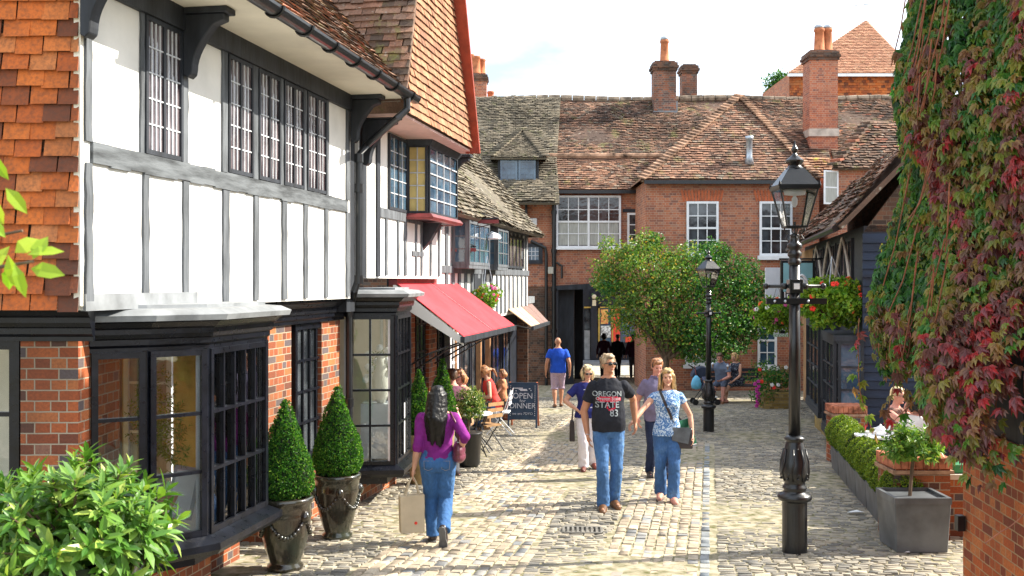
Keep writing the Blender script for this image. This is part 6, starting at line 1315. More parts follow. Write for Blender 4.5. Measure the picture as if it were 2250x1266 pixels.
class BM:
    """closed overlapping solids that are fused into one skin"""
    def __init__(s): s.m = MB()
    def ell(s, c, r, T=None, rot=None):
        n, m = 14, 9; v = []
        for i in range(m + 1):
            a = math.pi * i / m
            for k in range(n):
                t = 2 * math.pi * k / n; p = Vector((math.sin(a) * math.cos(t) * r[0], math.sin(a) * math.sin(t) * r[1], -math.cos(a) * r[2]))
                if rot is not None: p = rot @ p
                p = Vector(c) + p; v.append(T @ p if T is not None else p)
        s.m.add(v, [(i*n + k, i*n + (k+1) % n, (i+1)*n + (k+1) % n, (i+1)*n + k) for i in range(m) for k in range(n)])
    def cap(s, a, b, ra, rb, ends=True, flat=1.0):
        a, b = Vector(a), Vector(b); s.m.tube([a, a.lerp(b, .5), b], [ra, (ra + rb) / 2, rb], 14)
        if ends: s.ell(a, (ra,) * 3); s.ell(b, (rb,) * 3)
    def chain(s, pts, rs, ends=True):
        s.m.tube(pts, rs, 14)
        if ends:
            s.ell(pts[0], (rs[0],) * 3); s.ell(pts[-1], (rs[-1],) * 3)
    def loft(s, rings, T):
        n = 20; v = []
        for (cy, z, rx, ry) in rings:
            for k in range(n):
                t = 2 * math.pi * k / n; ct, st_ = math.cos(t), math.sin(t); e = .82
                v.append(T @ Vector((math.copysign(abs(ct) ** e, ct) * rx, cy + math.copysign(abs(st_) ** e, st_) * ry, z)))
        m = len(rings); s.m.add(v, [(i*n + k, i*n + (k+1) % n, (i+1)*n + (k+1) % n, (i+1)*n + k) for i in range(m-1) for k in range(n)] + [tuple(range(n-1, -1, -1)), tuple(range((m-1)*n, m*n))])
    def fuse(s, name, mat, par, vox=.012, smooth=4, wrinkle=0.0, wsc=.09, label=None):
        o = s.m.build('tmp', mat, None)
        r = o.modifiers.new('r', 'REMESH'); r.mode = 'VOXEL'; r.voxel_size = vox; r.use_smooth_shade = True
        sm = o.modifiers.new('s', 'SMOOTH'); sm.iterations = smooth; sm.factor = .5
        if wrinkle:
            tx = bpy.data.textures.new('folds', 'CLOUDS'); tx.noise_scale = wsc; tx.noise_depth = 2
            d = o.modifiers.new('d', 'DISPLACE'); d.texture = tx; d.strength = wrinkle; d.mid_level = .5
        dg = bpy.context.evaluated_depsgraph_get(); dg.update(); me = bpy.data.meshes.new_from_object(o.evaluated_get(dg)); bpy.data.objects.remove(o)
        me.name = name; me.materials.clear(); me.materials.append(mat); me.polygons.foreach_set('use_smooth', np.ones(len(me.polygons), bool))
        q = bpy.data.objects.new(name, me); COL.objects.link(q)
        if par is not None: q.parent = par
        FR[q.name] = (MW, Vector((0, 0, 0)))
        if label: q['label'] = label
        return q
def ik(a, b, l1, l2, pole):
    a, b = Vector(a), Vector(b); d = b - a; L = min(d.length, (l1 + l2) * .999); u = d.normalized(); x = (l1*l1 - l2*l2 + L*L) / (2*L); h = math.sqrt(max(0, l1*l1 - x*x)); p = Vector(pole); p = (p - u * p.dot(u)).normalized()
    return a + u*x + p*h, a + u*L
def person(label, loc, rot, H, sex='m', skin='fair', hipz=None, lean=0.0, arms=None, legs=None, look=(0, 0), hair='brown', hstyle='short', top=None, bottom=None, shoe=None, sleeve=.55, leglen=1.0, flare=0.0, belly=1.0, vox=.014, glasses=False, fat=1.0, twist=0.0, bare=False, group=None, hemz=.475, curl=.5, skirt=False, polo=None):
    t = lthing('person', label, 'person', loc, rot, group)
    f = sex == 'f'; hz = hipz if hipz is not None else .50 * H
    T = Matrix.Translation((0, 0, hz - .50 * H)) @ Matrix.Translation((0, 0, .50 * H)) @ Matrix.Rotation(lean, 4, 'X') @ Matrix.Rotation(twist, 4, 'Z') @ Matrix.Translation((0, 0, -.50 * H))
    if f: prof = [(0, .462, .070, .055), (.006, .49, .100, .070), (.004, .525, .102, .073), (0, .565, .090, .064), (-.002, .615, .074, .056), (-.002, .66, .078, .060), (-.006, .715, .087, .070), (-.004, .76, .090, .064), (.002, .795, .094, .052), (.006, .822, .078, .042), (.008, .842, .042, .036)]
    else: prof = [(0, .465, .070, .055), (.004, .49, .094, .066), (.002, .525, .096, .068), (-.002 - .012*(belly-1), .57, .092 * (1 + .5*(belly-1)), .068 * belly), (-.002 - .012*(belly-1), .62, .089 * (1 + .5*(belly-1)), .067 * belly), (-.002, .68, .093, .068 * (1 + .6*(belly-1))), (-.002, .735, .099, .071), (0, .770, .094, .063), (.004, .798, .080, .052), (.006, .824, .058, .043), (.008, .848, .045, .040)]
    prof = [(a * H, b * H, c * H * fat, d * H * fat) for a, b, c, d in prof]
    B = BM(); B.loft(prof, T)
    sw = (.096 if f else .101) * H * fat; S = {'L': T @ Vector((sw, .002 * H, .788 * H)), 'R': T @ Vector((-sw, .002 * H, .788 * H))}
    au, af_ = .172 * H, .150 * H; r0, r1, r2 = (.026, .021, .0135) if f else (.031, .0245, .016); r0, r1, r2 = r0*H*fat, r1*H*fat, r2*H
    arms = arms or {}; J = {}
    for sd_, sx in (('L', 1), ('R', -1)):
        tg = arms.get(sd_, (sx * .155, -.01, .49)); tgt = Vector((tg[0] * H, tg[1] * H, tg[2] * H)); pole = arms.get(sd_ + 'p', (sx * .4, 1, -.1)); el, wr = ik(S[sd_], tgt, au, af_, pole); J[sd_] = (S[sd_], el, wr)
        B.chain([S[sd_], S[sd_].lerp(el, .5), el], [r0 * 1.05, r0 * .95, r1]); B.chain([el, el.lerp(wr, .35), wr], [r1 * .98, r1 * 1.02, r2])
        # hand
        hd = arms.get(sd_ + 'h'); d = Vector(hd).normalized() if hd else (wr - el).normalized(); side = Vector(arms.get(sd_ + 'n', (0, -1, .15 ))); side = (side - d * side.dot(d)).normalized(); pn = d.cross(side)   # side: direction towards the thumb
        hl = .1 * H; pc_ = wr + d * hl * .26; rot3 = Matrix((side, pn, d)).transposed(); B.ell(pc_, (hl * .235, hl * .11, hl * .33), rot=rot3)
        cu = arms.get(sd_ + 'c', curl); inw = pn * (1 if pn.x * sx < 0 else -1)
        for k, fl2 in enumerate((.40, .46, .43, .34)):
            b0 = wr + d * hl * .50 + side * hl * (.16 - .107 * k); d1 = (d + inw * cu * .6).normalized(); p1 = b0 + d1 * hl * fl2 * .55; d2 = (d + inw * cu * 2.0).normalized(); p2 = p1 + d2 * hl * fl2 * .5
            B.chain([b0 - d * hl * .2, b0, p1, p2], [hl * .05, hl * .05, hl * .046, hl * .038])
        tb = wr + d * hl * .14 + side * hl * .16; tp_ = tb + (d * .75 + side * .6 + inw * .3).normalized() * hl * .27; B.chain([tb, tp_, tp_ + (d + inw * .4).normalized() * hl * .18], [hl * .065, hl * .055, hl * .045])
    lt, ls = .232 * H, .235 * H; hx = .047 * H; legs = legs or {}; LG = {}
    for sd_, sx in (('L', 1), ('R', -1)):
        hip = Vector((sx * hx, 0, hz - .005 * H)); tg = legs.get(sd_, (sx * .055, 0, .042)); an = Vector((tg[0] * H, tg[1] * H, tg[2] * H)); kn, an = ik(hip, an, lt, ls, legs.get(sd_ + 'p', (sx * .08, -1, .05))); LG[sd_] = (hip, kn, an)
        q = (1.08 if f else 1.0) * fat; B.chain([hip, hip.lerp(kn, .45), kn], [.051*H*q, .044*H*q, .031*H*q]); B.chain([kn, kn.lerp(an, .32), an.lerp(kn, .25), an], [.033*H*q, .034*H*q, .023*H, .019*H])
        fd = Vector(legs.get(sd_ + 'f', (sx * .15, -1, -.12))).normalized(); B.chain([an + Vector((0, 0, -.012*H)) - fd*.012*H, an + fd*.05*H + Vector((0, 0, -.018*H)), an + fd*.10*H + Vector((0, 0, -.014*H))], [.021*H, .021*H, .014*H])
    # head
    HC = T @ Vector((0, -.004 * H, .925 * H)); RH = (T.to_3x3() @ Matrix.Rotation(look[0], 3, 'Z') @ Matrix.Rotation(look[1], 3, 'X')).to_4x4(); TH_ = Matrix.Translation(HC) @ RH; h = H * .1333 if H > 1.2 else H * .17; h = min(h, .232)
    nb = T @ Vector((0, .006 * H, .83 * H)); B.chain([nb, nb.lerp(HC, .6)], [.034 * H * (0.85 if f else 1), .031 * H * (.85 if f else 1)])
    hb = lambda c, r: B.ell(Vector(c) * h, tuple(x * h for x in r), T=TH_)
    hb((0, .05, .10), (.325, .40, .38)); hb((0, -.10, -.08), (.27, .27, .33)); hb((0, -.14, -.30), (.19, .20, .16)); hb((0, -.375, -.06), (.050, .085, .085)); hb((0, -.33, .03), (.035, .06, .12)); hb((0, -.31, -.22), (.10, .06, .045)); hb((0, -.33, -.40), (.085, .07, .06)); hb((.17, -.24, -.08), (.10, .09, .10)); hb((-.17, -.24, -.08), (.10, .09, .10)); hb((0, -.29, .13), (.22, .07, .05))
    for sx in (1, -1): hb((sx * .325, .03, -.02), (.04, .09, .12))
    body = B.fuse('body', SK[skin], t, vox, 2)
    def hp(c): return TH_ @ (Vector(c) * h)
    if vox < .02:
        m_ = MB()
        for sx in (1, -1): m_.ball(hp((sx * .13, -.335, .035)), h * .042, 8, 6, (1.3, .6, .7))
        m_.build('eye', M['soil'], t, smooth=True)
        m_ = MB(); m_.tube([hp((-.085, -.375, -.215)), hp((0, -.392, -.222)), hp((.085, -.375, -.215))], h * .018, 6); m_.build('lips', paint('lip', (.40, .12, .10), .5, .1) if 'lip' not in bpy.data.materials else bpy.data.materials['lip'], t)
        m_ = MB()
        for sx in (1, -1): m_.tube([hp((sx * .06, -.375, .125)), hp((sx * .13, -.375, .15)), hp((sx * .21, -.33, .13))], h * .014, 5)
        m_.build('eyebrow', HR[hair], t)
    if glasses:
        m_ = MB()
        for sx in (1, -1): m_.ell = None; m_.ball(hp((sx * .14, -.39, .03)), h * .105, 10, 6, (1.1, .45, .75)); m_.tube([hp((sx * .25, -.34, .05)), hp((sx * .36, .02, .04))], h * .018, 5)
        m_.tube([hp((-.08, -.40, .06)), hp((.08, -.40, .06))], h * .02, 5); m_.build('sunglasses', M['iron'], t, smooth=True)
    # hair
    if hstyle != 'bald':
        Hh = BM(); q = lambda c, r: Hh.ell(Vector(c) * h, tuple(x * h for x in r), T=TH_)
        q((0, .10, .17), (.365, .40, .385)); q((0, -.10, .36), (.28, .24, .16)); q((0, .25, .0), (.31, .25, .32))
        for sx in (1, -1): q((sx * .31, .0, .14), (.06, .20, .17))
        for k in range(14 if hstyle not in ('crop', 'verylong') else 0):
            a = R.uniform(0, 6.28); e = R.uniform(.2, 1.3); q((.33 * math.cos(a) * math.cos(e * .8), .08 + .34 * math.sin(a) * math.cos(e * .8), .17 + .34 * math.sin(e)), (.10, .10, .08))
        if hstyle in ('long', 'verylong', 'bob', 'pony', 'frontlong'):
            L = {'long': 1.25, 'verylong': 2.25, 'bob': .55, 'pony': .35, 'frontlong': 1.45}[hstyle]
            up = Vector((0, 0, -1)); 
            for k in range(11):
                a = math.radians(-15 + 21 * k) ; x, y = math.cos(a) * .34, math.sin(a) * .36 + .08; p = hp((x, y, .1)); ln_ = L * h * R.uniform(.88, 1.05) * (1 if hstyle != 'frontlong' or True else 1)
                if y < .0 and hstyle == 'verylong': continue
                ex = Vector((RH.to_3x3() @ Vector((x * .1, y * .25 + (.22 if hstyle == 'verylong' else .04), 0)))) * h
                Hh.chain([p, p + up * ln_ * .5 + ex * 1.3, p + up * ln_ + ex * .7], [h * .14, h * (.15 if hstyle != 'verylong' else .19), h * .08])
        if hstyle == 'pony': p = hp((0, .5, .08)); Hh.chain([p, p + Vector((RH.to_3x3() @ Vector((0, .35, -.3)))) * h, p + Vector((RH.to_3x3() @ Vector((0, .38, -.95)))) * h], [h * .12, h * .14, h * .05])
        Hh.fuse('hair', HR[hair], t, max(.009, vox * .8), 2, .012, .03)
    # clothes
    g = .010 + .003 * fat
    if top is not None:
        C_ = BM(); z0 = hemz * H; pr = [p for p in prof if p[1] >= z0 - 1e-6]
        lo = [p for p in prof if p[1] < z0]; base = pr[0]; C_.loft([(base[0], z0 - .002, base[2] + g * 1.7, base[3] + g * 1.8)] + [(p[0], p[1], p[2] + g * (1.5 if p[1] < .65*H else 1), p[3] + g * (1.5 if p[1] < .65*H else 1)) for p in pr[1:-1]] + [(pr[-1][0], pr[-1][1] - .006 * H, pr[-1][2] * .95 + g * .5, pr[-1][3] * .95 + g * .5)], T)
        if f: 
            for sx in (1, -1): C_.ell((sx * .042 * H, -.052 * H, .725 * H), (.036 * H, .034 * H, .036 * H), T=T)
        if sleeve > 0:
            for sd_ in 'LR':
                a, e, w = J[sd_]; q = .018 if not f else .010
                if sleeve <= 1: en = a.lerp(e, sleeve); C_.m.tube([a, a.lerp(en, .6), en], [r0 * 1.0 + g * .8, r0 * .98 + g + q * .25, r0 * .95 + g + q * .45], 14); C_.ell(a, (r0 * .96 + g * .8,) * 3)
                else: en = e.lerp(w, sleeve - 1); C_.chain([a, e, en], [r0 + g, r1 + g * 1.1, (r1 * .8 + g)], ends=False); C_.ell(a, (r0 + g,) * 3); C_.ell(e, (r1 + g * 1.1,) * 3)
        else:
            for sd_ in 'LR': a = J[sd_][0]; C_.cap(a + (T @ Vector((0, 0, .5)) - T @ Vector((0, 0, .5))), a.lerp(T @ Vector((0, 0, .80 * H)), .45), r0 * .8, r0 * .9)
        shirt = C_.fuse('top', top, t, vox, 3, .022 if vox < .02 else 0, .085)
        if polo is not None: m_ = MB(); m_.sweep([(.048 * H * math.cos(a), .006 * H + .044 * H * math.sin(a)) for a in [i * math.pi / 8 - math.pi / 2 + .25 for i in range(16)]], [(0, 0), (.012, -.014), (.016, -.012), (.004, .022), (0, .022)]); m_.build('collar', polo, t, xf=T @ Matrix.Translation((0, 0, .84 * H)))
    if bottom is not None:
        C_ = BM(); C_.loft([(p[0], p[1] if i else p[1] - .005 * H, p[2] + g * .8, p[3] + g * .8) for i, p in enumerate(prof[:5])], T if hipz is None else Matrix.Translation((0, 0, hz - .5 * H)) @ Matrix.Rotation(lean * .5, 4, 'X') if False else T)
        for sd_ in 'LR':
            hip, kn, an = LG[sd_]; q = (1.08 if f else 1.0) * fat
            C_.chain([hip, hip.lerp(kn, .45), kn], [.052*H*q + g, .045*H*q + g, .032*H*q + g])
            if leglen >= 1: 
                en = an - (an - kn).normalized() * -.012 * H; C_.chain([kn, kn.lerp(an, .35), kn.lerp(an, .75), en], [.032*H*q + g, .034*H*q + g * (.8 + flare * .2), .031*H + g * (1 + flare * .6), .030*H + g * (1.1 + flare)], ends=False)
            elif leglen > .5: en = kn.lerp(an, (leglen - .5) * 2); C_.m.tube([kn, en], [.036*H*q + g * 1.6, .036*H*q + g * 2], 14)
        C_.fuse('skirt' if skirt else ('trousers' if leglen >= 1 else 'shorts'), bottom, t, vox, 3, .022 if vox < .02 else 0, .07)
    if shoe is not None:
        for sd_, sx in (('L', 1), ('R', -1)):
            an = LG[sd_][2]; fd = Vector(legs.get(sd_ + 'f', (sx * .15, -1, -.12))).normalized(); dn = Vector((0, 0, -1)); dn = (dn - fd * dn.dot(fd)).normalized()
            C_ = BM(); C_.chain([an + dn*.016*H - fd*.018*H, an + fd*.05*H + dn*.02*H, an + fd*.108*H + dn*.024*H], [.027*H, .028*H, .021*H]); sh = C_.fuse('shoe', shoe, t, max(.009, vox * .8), 2)
            sdv = fd.cross(dn); m_ = MB(); m_.prism([an + dn*.038*H + fd*a*H + sdv*b_*H for a, b_ in ((-.045, 0), (-.038, .017), (-.01, .021), (.04, .020), (.08, .028), (.11, .024), (.128, .006), (.128, -.006), (.11, -.024), (.08, -.028), (.04, -.020), (-.01, -.021), (-.038, -.017))], dn * .009 * H); m_.build('sole', M['rubber'], sh)
    return t, dict(T=T, J=J, LG=LG, HC=HC, h=h, body=body, S=S, shirt=shirt if top is not None else None)
M['rubber'] = paint('grey_rubber', (.10, .10, .10), .7, .2)
def on_cloth(o, target, off=.004):
    """press flat lettering onto a garment by casting along +Y"""
    me = target.data; bv = BVHTree.FromPolygons([v.co for v in me.vertices], [tuple(p.vertices) for p in me.polygons])
    for v in o.data.vertices:
        hit = bv.ray_cast(Vector((v.co.x, -1.5, v.co.z)), Vector((0, 1, 0)))
        if hit[0] is not None: v.co.y = hit[0].y - off + (v.co.y * .0)
leather = paint('brown_leather', (.15, .065, .025), .5, .2, 9.0); dleather = paint('dark_leather', (.03, .02, .02), .4, .2, 9.0); wht = cloth('white_cotton', (.74, .73, .72), .04)
# 1 woman in purple walking away
gp = G(962, 1211); purple = cloth('purple_jersey', (.20, .02, .19), .12)
t, p1 = person('woman seen from behind in a purple top and jeans, with long black hair', Vector((X(962, 10.95), 10.95, gz(10.95))), math.pi, 1.585, 'f', 'fair', arms={'R': (.17, .0, .50), 'L': (-.168, .0, .475), 'Lp': (-.2, 1, 0), 'L': (.150, .01, .475), 'R': (-.135, .03, .58), 'Rp': (-.5, .9, -.1)},
    legs={'L': (.035, -.05, .045), 'R': (-.045, .13, .115), 'Rf': (-.05, -.35, -1), 'Rp': (0, -1, 0)}, hair='black', hstyle='verylong', top=purple, bottom=JN3, shoe=dleather, sleeve=1.25, flare=.7, vox=.009, fat=1.10, hemz=.53, look=(-.15, 0))
m_ = MB()
for sx in (-1, 1):
    for a in ((-.03, .02), ): x = sx * .055 * 1.585; z = .510 * 1.585; y = .083 * 1.585 + .004; pts = [(x - .042, y, z + .035), (x + .042, y, z + .035), (x + .038, y - .0, z - .045), (x, y + .003, z - .06), (x - .038, y, z - .045), (x - .042, y, z + .035)]; m_.tube(pts, .0012, 4)
m_.build('pocket_stitching', paint('tan_thread', (.45, .33, .18), .8, .1), t)
# her bags
wL = p1['J']['L'][2]; hw_ = t.matrix_basis @ (wL + Vector((0, 0, -.09)))
tb = lthing('paper_shopping_bag', 'cream paper carrier bag held by the woman in purple', 'bag', hw_ + Vector((-.02, 0, -.55)), .25)
cream = paint('cream_paper', (.58, .47, .32), .8, .06, 4.0, .2, .4, 10.0)
m_ = MB(); m_.hexa([(-.12, -.055, .0), (.12, -.055, 0), (.12, .055, 0), (-.12, .055, 0)], [(-.13, -.06, .37), (.12, -.05, .38), (.12, .05, .38), (-.13, .06, .37)]); m_.build('bag_body', cream, tb, bevel=.006)
m_ = MB(); m_.ball((.03, -.058, .10), .016, 8, 5, (1, .15, 1)); m_.build('red_print', FLW['red'], tb)
for y in (-.05, .05): m_ = MB(); m_.tube([(-.07, y, .37), (-.03, y * .5, .50), (.01, 0, .56), (.04, y * .5, .50), (.07, y, .38)], .008, 6); m_.build('handle', cream, tb)
hb_ = lthing('shoulder_handbag', 'plum leather handbag tucked under the arm of the woman in purple', 'bag', t.matrix_basis @ Vector((-.215, .05, .86)), 0)
plum = paint('plum_leather', (.13, .03, .05), .35, .2, 6.0, .5)
Bb = BM(); Bb.ell((0, 0, .08), (.065, .15, .10)); Bb.ell((0, 0, .02), (.07, .14, .07)); Bb.fuse('bag_body', plum, hb_, .008, 3)
m_ = MB(); m_.tube([(0, -.09, .15), (-.03, -.06, .36), (-.09, 0, .46), (-.03, .05, .36), (0, .09, .15)], .010, 6); m_.build('strap', plum, hb_, smooth=True)
m_ = MB(); m_.lathe([(.02, -.005), (.02, .005)], (0, -.09, .17), 8); m_.build('ring', M['zinc'], hb_)
# 2 man in the dark t-shirt
mx, my = X(1337, 12.9), 12.9; mloc = Vector((mx, my, gz(my))); char = cloth('charcoal_jersey', (.020, .022, .030), .12)
hand_w = P(1399, 945, 13.15)
lh = hand_w - mloc
H2 = 1.85
t, p2 = person('tall man in a black printed t-shirt, jeans and sunglasses, holding hands with a woman', mloc, .04, H2, 'm', 'tan', arms={'L': ((lh.x - .015) / H2, (lh.y - .05) / H2, (lh.z + .10) / H2), 'Lp': (.5, .9, 0), 'Lc': .9, 'R': (-.135, .0, .48), 'Rp': (-.9, .5, 0)}, legs={'R': (-.040, -.05, .046), 'L': (.042, .07, .05)}, look=(.45, -.02), hair='greyblond', hstyle='short', top=char, bottom=JN2, shoe=leather, sleeve=.62, flare=.5, belly=1.2, vox=.009, glasses=True, fat=.97, hemz=.50)
red_ink = paint('red_print_ink', (.60, .015, .05), .8, .1); wink = paint('white_print_ink', (.62, .68, .70), .8, .1)
for body, sz, x, z, sx, mt, off in (('OREGON', .085, -.03, 1.345, .95, wink, .004), ('STATE', .10, -.03, 1.215, .98, wink, .004), ('83', .115, .045, 1.115, .9, wink, .004), ('Oregon State', .058, -.02, 1.30, .9, wink, .008)):
    o = text_part('shirt_print', body, sz, mt, p2['shirt'], Matrix.Translation((x, 0, z)) @ STAND, bold=.001, sx=sx); on_cloth(o, p2['shirt'], off)
m_ = MB(); xs = np.linspace(-.16, .13, 16); 
for i in range(15):
    hgt = .018 if (i < 2 or i > 12) else .03; m_.add([(xs[i], 0, 1.312 - hgt), (xs[i+1], 0, 1.312 - hgt), (xs[i+1], 0, 1.312 + hgt), (xs[i], 0, 1.312 + hgt)], [(0, 1, 2, 3)])
for a, b_, c_, d_ in ((-.04, .06, 1.20, 1.285), (-.02, .04, 1.18, 1.20)): m_.add([(a, 0, c_), (b_, 0, c_), (b_, 0, d_), (a, 0, d_)], [(0, 1, 2, 3)])
o = m_.build('shirt_print_red', red_ink, p2['shirt']); on_cloth(o, p2['shirt'], .0022)
m_ = MB(); wr = p2['J']['R'][2]; m_.tube([wr + Vector((.03 * math.cos(a), .03 * math.sin(a), 0)) for a in [i * .7 for i in range(10)]], .004, 5); m_.build('bracelet', M['zinc'], t)
# 3 woman in the blue patterned top
wx_, wy_ = X(1466, 13.5), 13.5; wloc = Vector((wx_, wy_, gz(wy_))); H3 = 1.64; rh_ = hand_w - wloc
blu = patt('blue_leaf_print', (.05, .17, .42), (.55, .68, .80), 26.0, .52)
t3, p3 = person('woman in a blue leaf-print top and flared jeans with long blonde hair', wloc, -.08, H3, 'f', 'fair', arms={'R': ((rh_.x - .02) / H3, (rh_.y) / H3, (rh_.z + .09) / H3), 'Rp': (-.5, .9, 0), 'Rc': .9, 'L': (.185, -.03, .50), 'Lp': (.6, .8, 0)}, legs={'R': (-.045, .08, .055), 'L': (.040, -.06, .046)}, look=(.05, .02), hair='blond', hstyle='frontlong', top=blu, bottom=JN, shoe=SK['pink'], sleeve=.32, flare=1.5, vox=.009, fat=.98, hemz=.495)
bk = lthing('crossbody_bag', 'black crossbody bag worn by the woman in the blue print top', 'bag', wloc + Vector((.17, -.10, .66)), -.1)
m_ = MB(); m_.hexa([(-.14, -.04, 0), (.13, -.04, 0), (.13, .04, 0), (-.14, .04, 0)], [(-.13, -.03, .25), (.12, -.03, .25), (.12, .03, .25), (-.13, .03, .25)]); m_.build('bag_body', dleather, bk, bevel=.012)
m_ = MB(); m_.hexa([(-.125, -.048, .10), (.07, -.05, .06), (.07, -.046, .06), (-.125, -.044, .10)][:4], [(-.12, -.036, .26), (.11, -.036, .26), (.11, -.032, .26), (-.12, -.032, .26)]); m_.build('flap', paint('grey_leather', (.10, .11, .12), .35, .2), bk)
m_ = MB()
st_pts = [Vector((-.10, -.0, .24)), Vector((-.14, -.035, .40)), Vector((-.22, -.055, .58)), Vector((-.27, -.02, .70)), Vector((-.26, .06, .72)), Vector((-.16, .16, .5)), Vector((.05, .14, .25))]
for a, b_ in zip(st_pts[:-1], st_pts[1:]): m_.bar(a, b_, .032, .006, up=(0, -1, .2))
m_.build('strap', dleather, bk)
gf = lthing('green_folder', 'dark green folder carried under the arm of the woman in blue', 'folder', wloc + Vector((.26, .02, .66)), .5); m_ = MB(); m_.hexa([(-.11, -.01, 0), (.13, -.01, .04), (.13, .01, .04), (-.11, .01, 0)], [(-.13, -.01, .33), (.02, -.01, .36), (.02, .01, .36), (-.13, .01, .33)]); m_.build('cover', paint('green_card', (.01, .12, .06), .5, .1), gf); m_ = MB(); m_.bar((-.10, -.002, .004), (.125, -.002, .035), .014, .012); m_.build('paper_edge', M['white_paint'], gf)
# 4 man in the purple-grey polo behind
person('man in a mauve-grey polo shirt smiling down, just behind the couple', Vector((X(1443, 15.5), 15.5, gz(15.5))), .15, 1.69, 'm', 'pink', look=(.1, .28), hair='ginger', hstyle='short', top=cloth('mauve_pique', (.17, .15, .24), .08), polo=cloth('mauve_collar', (.15, .13, .22)), bottom=cloth('navy_cotton', (.02, .03, .07)), shoe=dleather, sleeve=.6, vox=.011, belly=1.2, legs={'L': (.06, -.04, .045), 'R': (-.05, .05, .045)}, arms={'R': (-.165, -.02, .5), 'L': (.165, .02, .5)})
# 5 woman in navy t-shirt and white trousers
t5, p5 = person('blonde woman in a navy printed t-shirt and white trousers, hand on hip', Vector((X(1291, 16.3), 16.3, gz(16.3))), .05, 1.56, 'f', 'fair', arms={'R': (-.105, -.065, .575), 'Rp': (-1, .3, 0), 'L': (.15, -.02, .5), 'Rh': (.6, -.3, -.6)}, look=(.15, .25), hair='pale', hstyle='bob', top=cloth('navy_tee', (.02, .025, .14), .1), bottom=cloth('white_linen', (.72, .68, .72), .05), shoe=paint('red_brown_sandal', (.16, .04, .03), .5, .2), sleeve=.6, flare=1.6, vox=.011, fat=1.12, hemz=.50, glasses=True, legs={'R': (-.045, -.06, .045), 'L': (.06, .06, .06)})
m_ = MB()
for k in range(3): m_.tube([(.05 * (1 - k * .25) * math.cos(a), 0, 1.10 + .075 * (1 - k * .25) * math.sin(a)) for a in [i * .4 for i in range(17)]], .004, 4)
m_.tube([(-.07, 0, 1.0), (.07, 0, 1.0), (.07, 0, 1.2), (-.07, 0, 1.2), (-.07, 0, 1.0)], .004, 4); o = m_.build('shirt_print', wink, p5['shirt']); on_cloth(o, p5['shirt'], .003)
bg = lthing('black_handbag', 'black bag hanging at the hip of the woman in white trousers', 'bag', Vector((X(1257, 16.3), 16.35, gz(16.3) + .42))); m_ = MB(); m_.hexa([(-.04, -.10, 0), (.04, -.10, 0), (.04, .10, 0), (-.04, .10, 0)], [(-.025, -.09, .3), (.03, -.09, .3), (.03, .09, .3), (-.025, .09, .3)]); m_.build('bag_body', dleather, bg, bevel=.01); m_ = MB(); m_.tube([(0, -.07, .3), (.02, -.02, .55), (0, .07, .3)], .008, 5); m_.build('strap', dleather, bg)
# 6 man in blue polo and checked shorts walking away
person('bald man in a bright blue polo and checked shorts walking away towards the passage', Vector((X(1226, 27.7), 27.7, gz(27.7))), math.pi, 1.79, 'm', 'tan', hstyle='bald', top=cloth('royal_blue_pique', (.02, .09, .55), .08), bottom=checks('pink_check', (.62, .52, .56), (.35, .08, .14), (.10, .14, .40)), shoe=leather, sleeve=.6, leglen=.55, vox=.016, fat=1.08, arms={'L': (.17, -.02, .49), 'R': (-.165, .02, .49)}, legs={'L': (.045, .07, .05), 'R': (-.045, -.06, .045)}, hemz=.49)
# 7-9 three people in the passage
dk = cloth('dark_maroon_cloth', (.05, .012, .03)); dk2 = cloth('black_cloth', (.012, .012, .016)); gy = cloth('grey_trouser', (.09, .09, .10))
for (px, H, tp, bt, hs, lb_, sx) in ((1327, 1.70, dk, dk2, 'bob', 'left of three shaded people in the passage, with collar-length hair', 'f'), (1357, 1.66, dk2, dk2, 'short', 'middle of three shaded people in the passage, dressed all in black', 'm'), (1391, 1.66, dk, gy, 'short', 'right of three shaded people in the passage, maroon top and grey trousers', 'm')):
    person(lb_, Vector((X(px, 41.6), 41.6, gz(41.6))), math.pi + R.uniform(-.2, .2), H, sx, 'tan', hair='black', hstyle=hs, top=tp, bottom=bt, shoe=dleather, sleeve=1.8, vox=.022, group='people in the passage', legs={'L': (.04, .06, .045), 'R': (-.04, -.06, .045)})
# seated figures
def sit(label, px, Y, rot, H, seat=.49, **k):
    hz = seat + .05; base = dict(hipz=hz, legs={'L': (.07, -.27, .042), 'R': (-.07, -.27, .042), 'Lp': (.1, -1, 1), 'Rp': (-.1, -1, 1)}, vox=.016)
    base.update(k); kk = base
    return person(label, Vector((X(px, Y), Y, gz(Y))), rot, H, **kk)
sg_ = cloth('blue_grey_polo', (.16, .20, .28), .08)
sit('seated man in a blue-grey polo and shorts eating an ice cream on the bench', 1588, 29.3, -.45, 1.78, sex='m', skin='pink', hair='brown', hstyle='crop', top=sg_, bottom=cloth('slate_shorts', (.10, .12, .17)), leglen=.5, shoe=leather, sleeve=.6, lean=-.42 * -1, look=(.2, .0), arms={'R': (-.16, -.20, .52), 'Rp': (-.8, .3, -1), 'L': (.06, -.26, .36), 'Lp': (.6, .3, -1), 'Rh': (0, -.3, 1)}, polo=sg_)
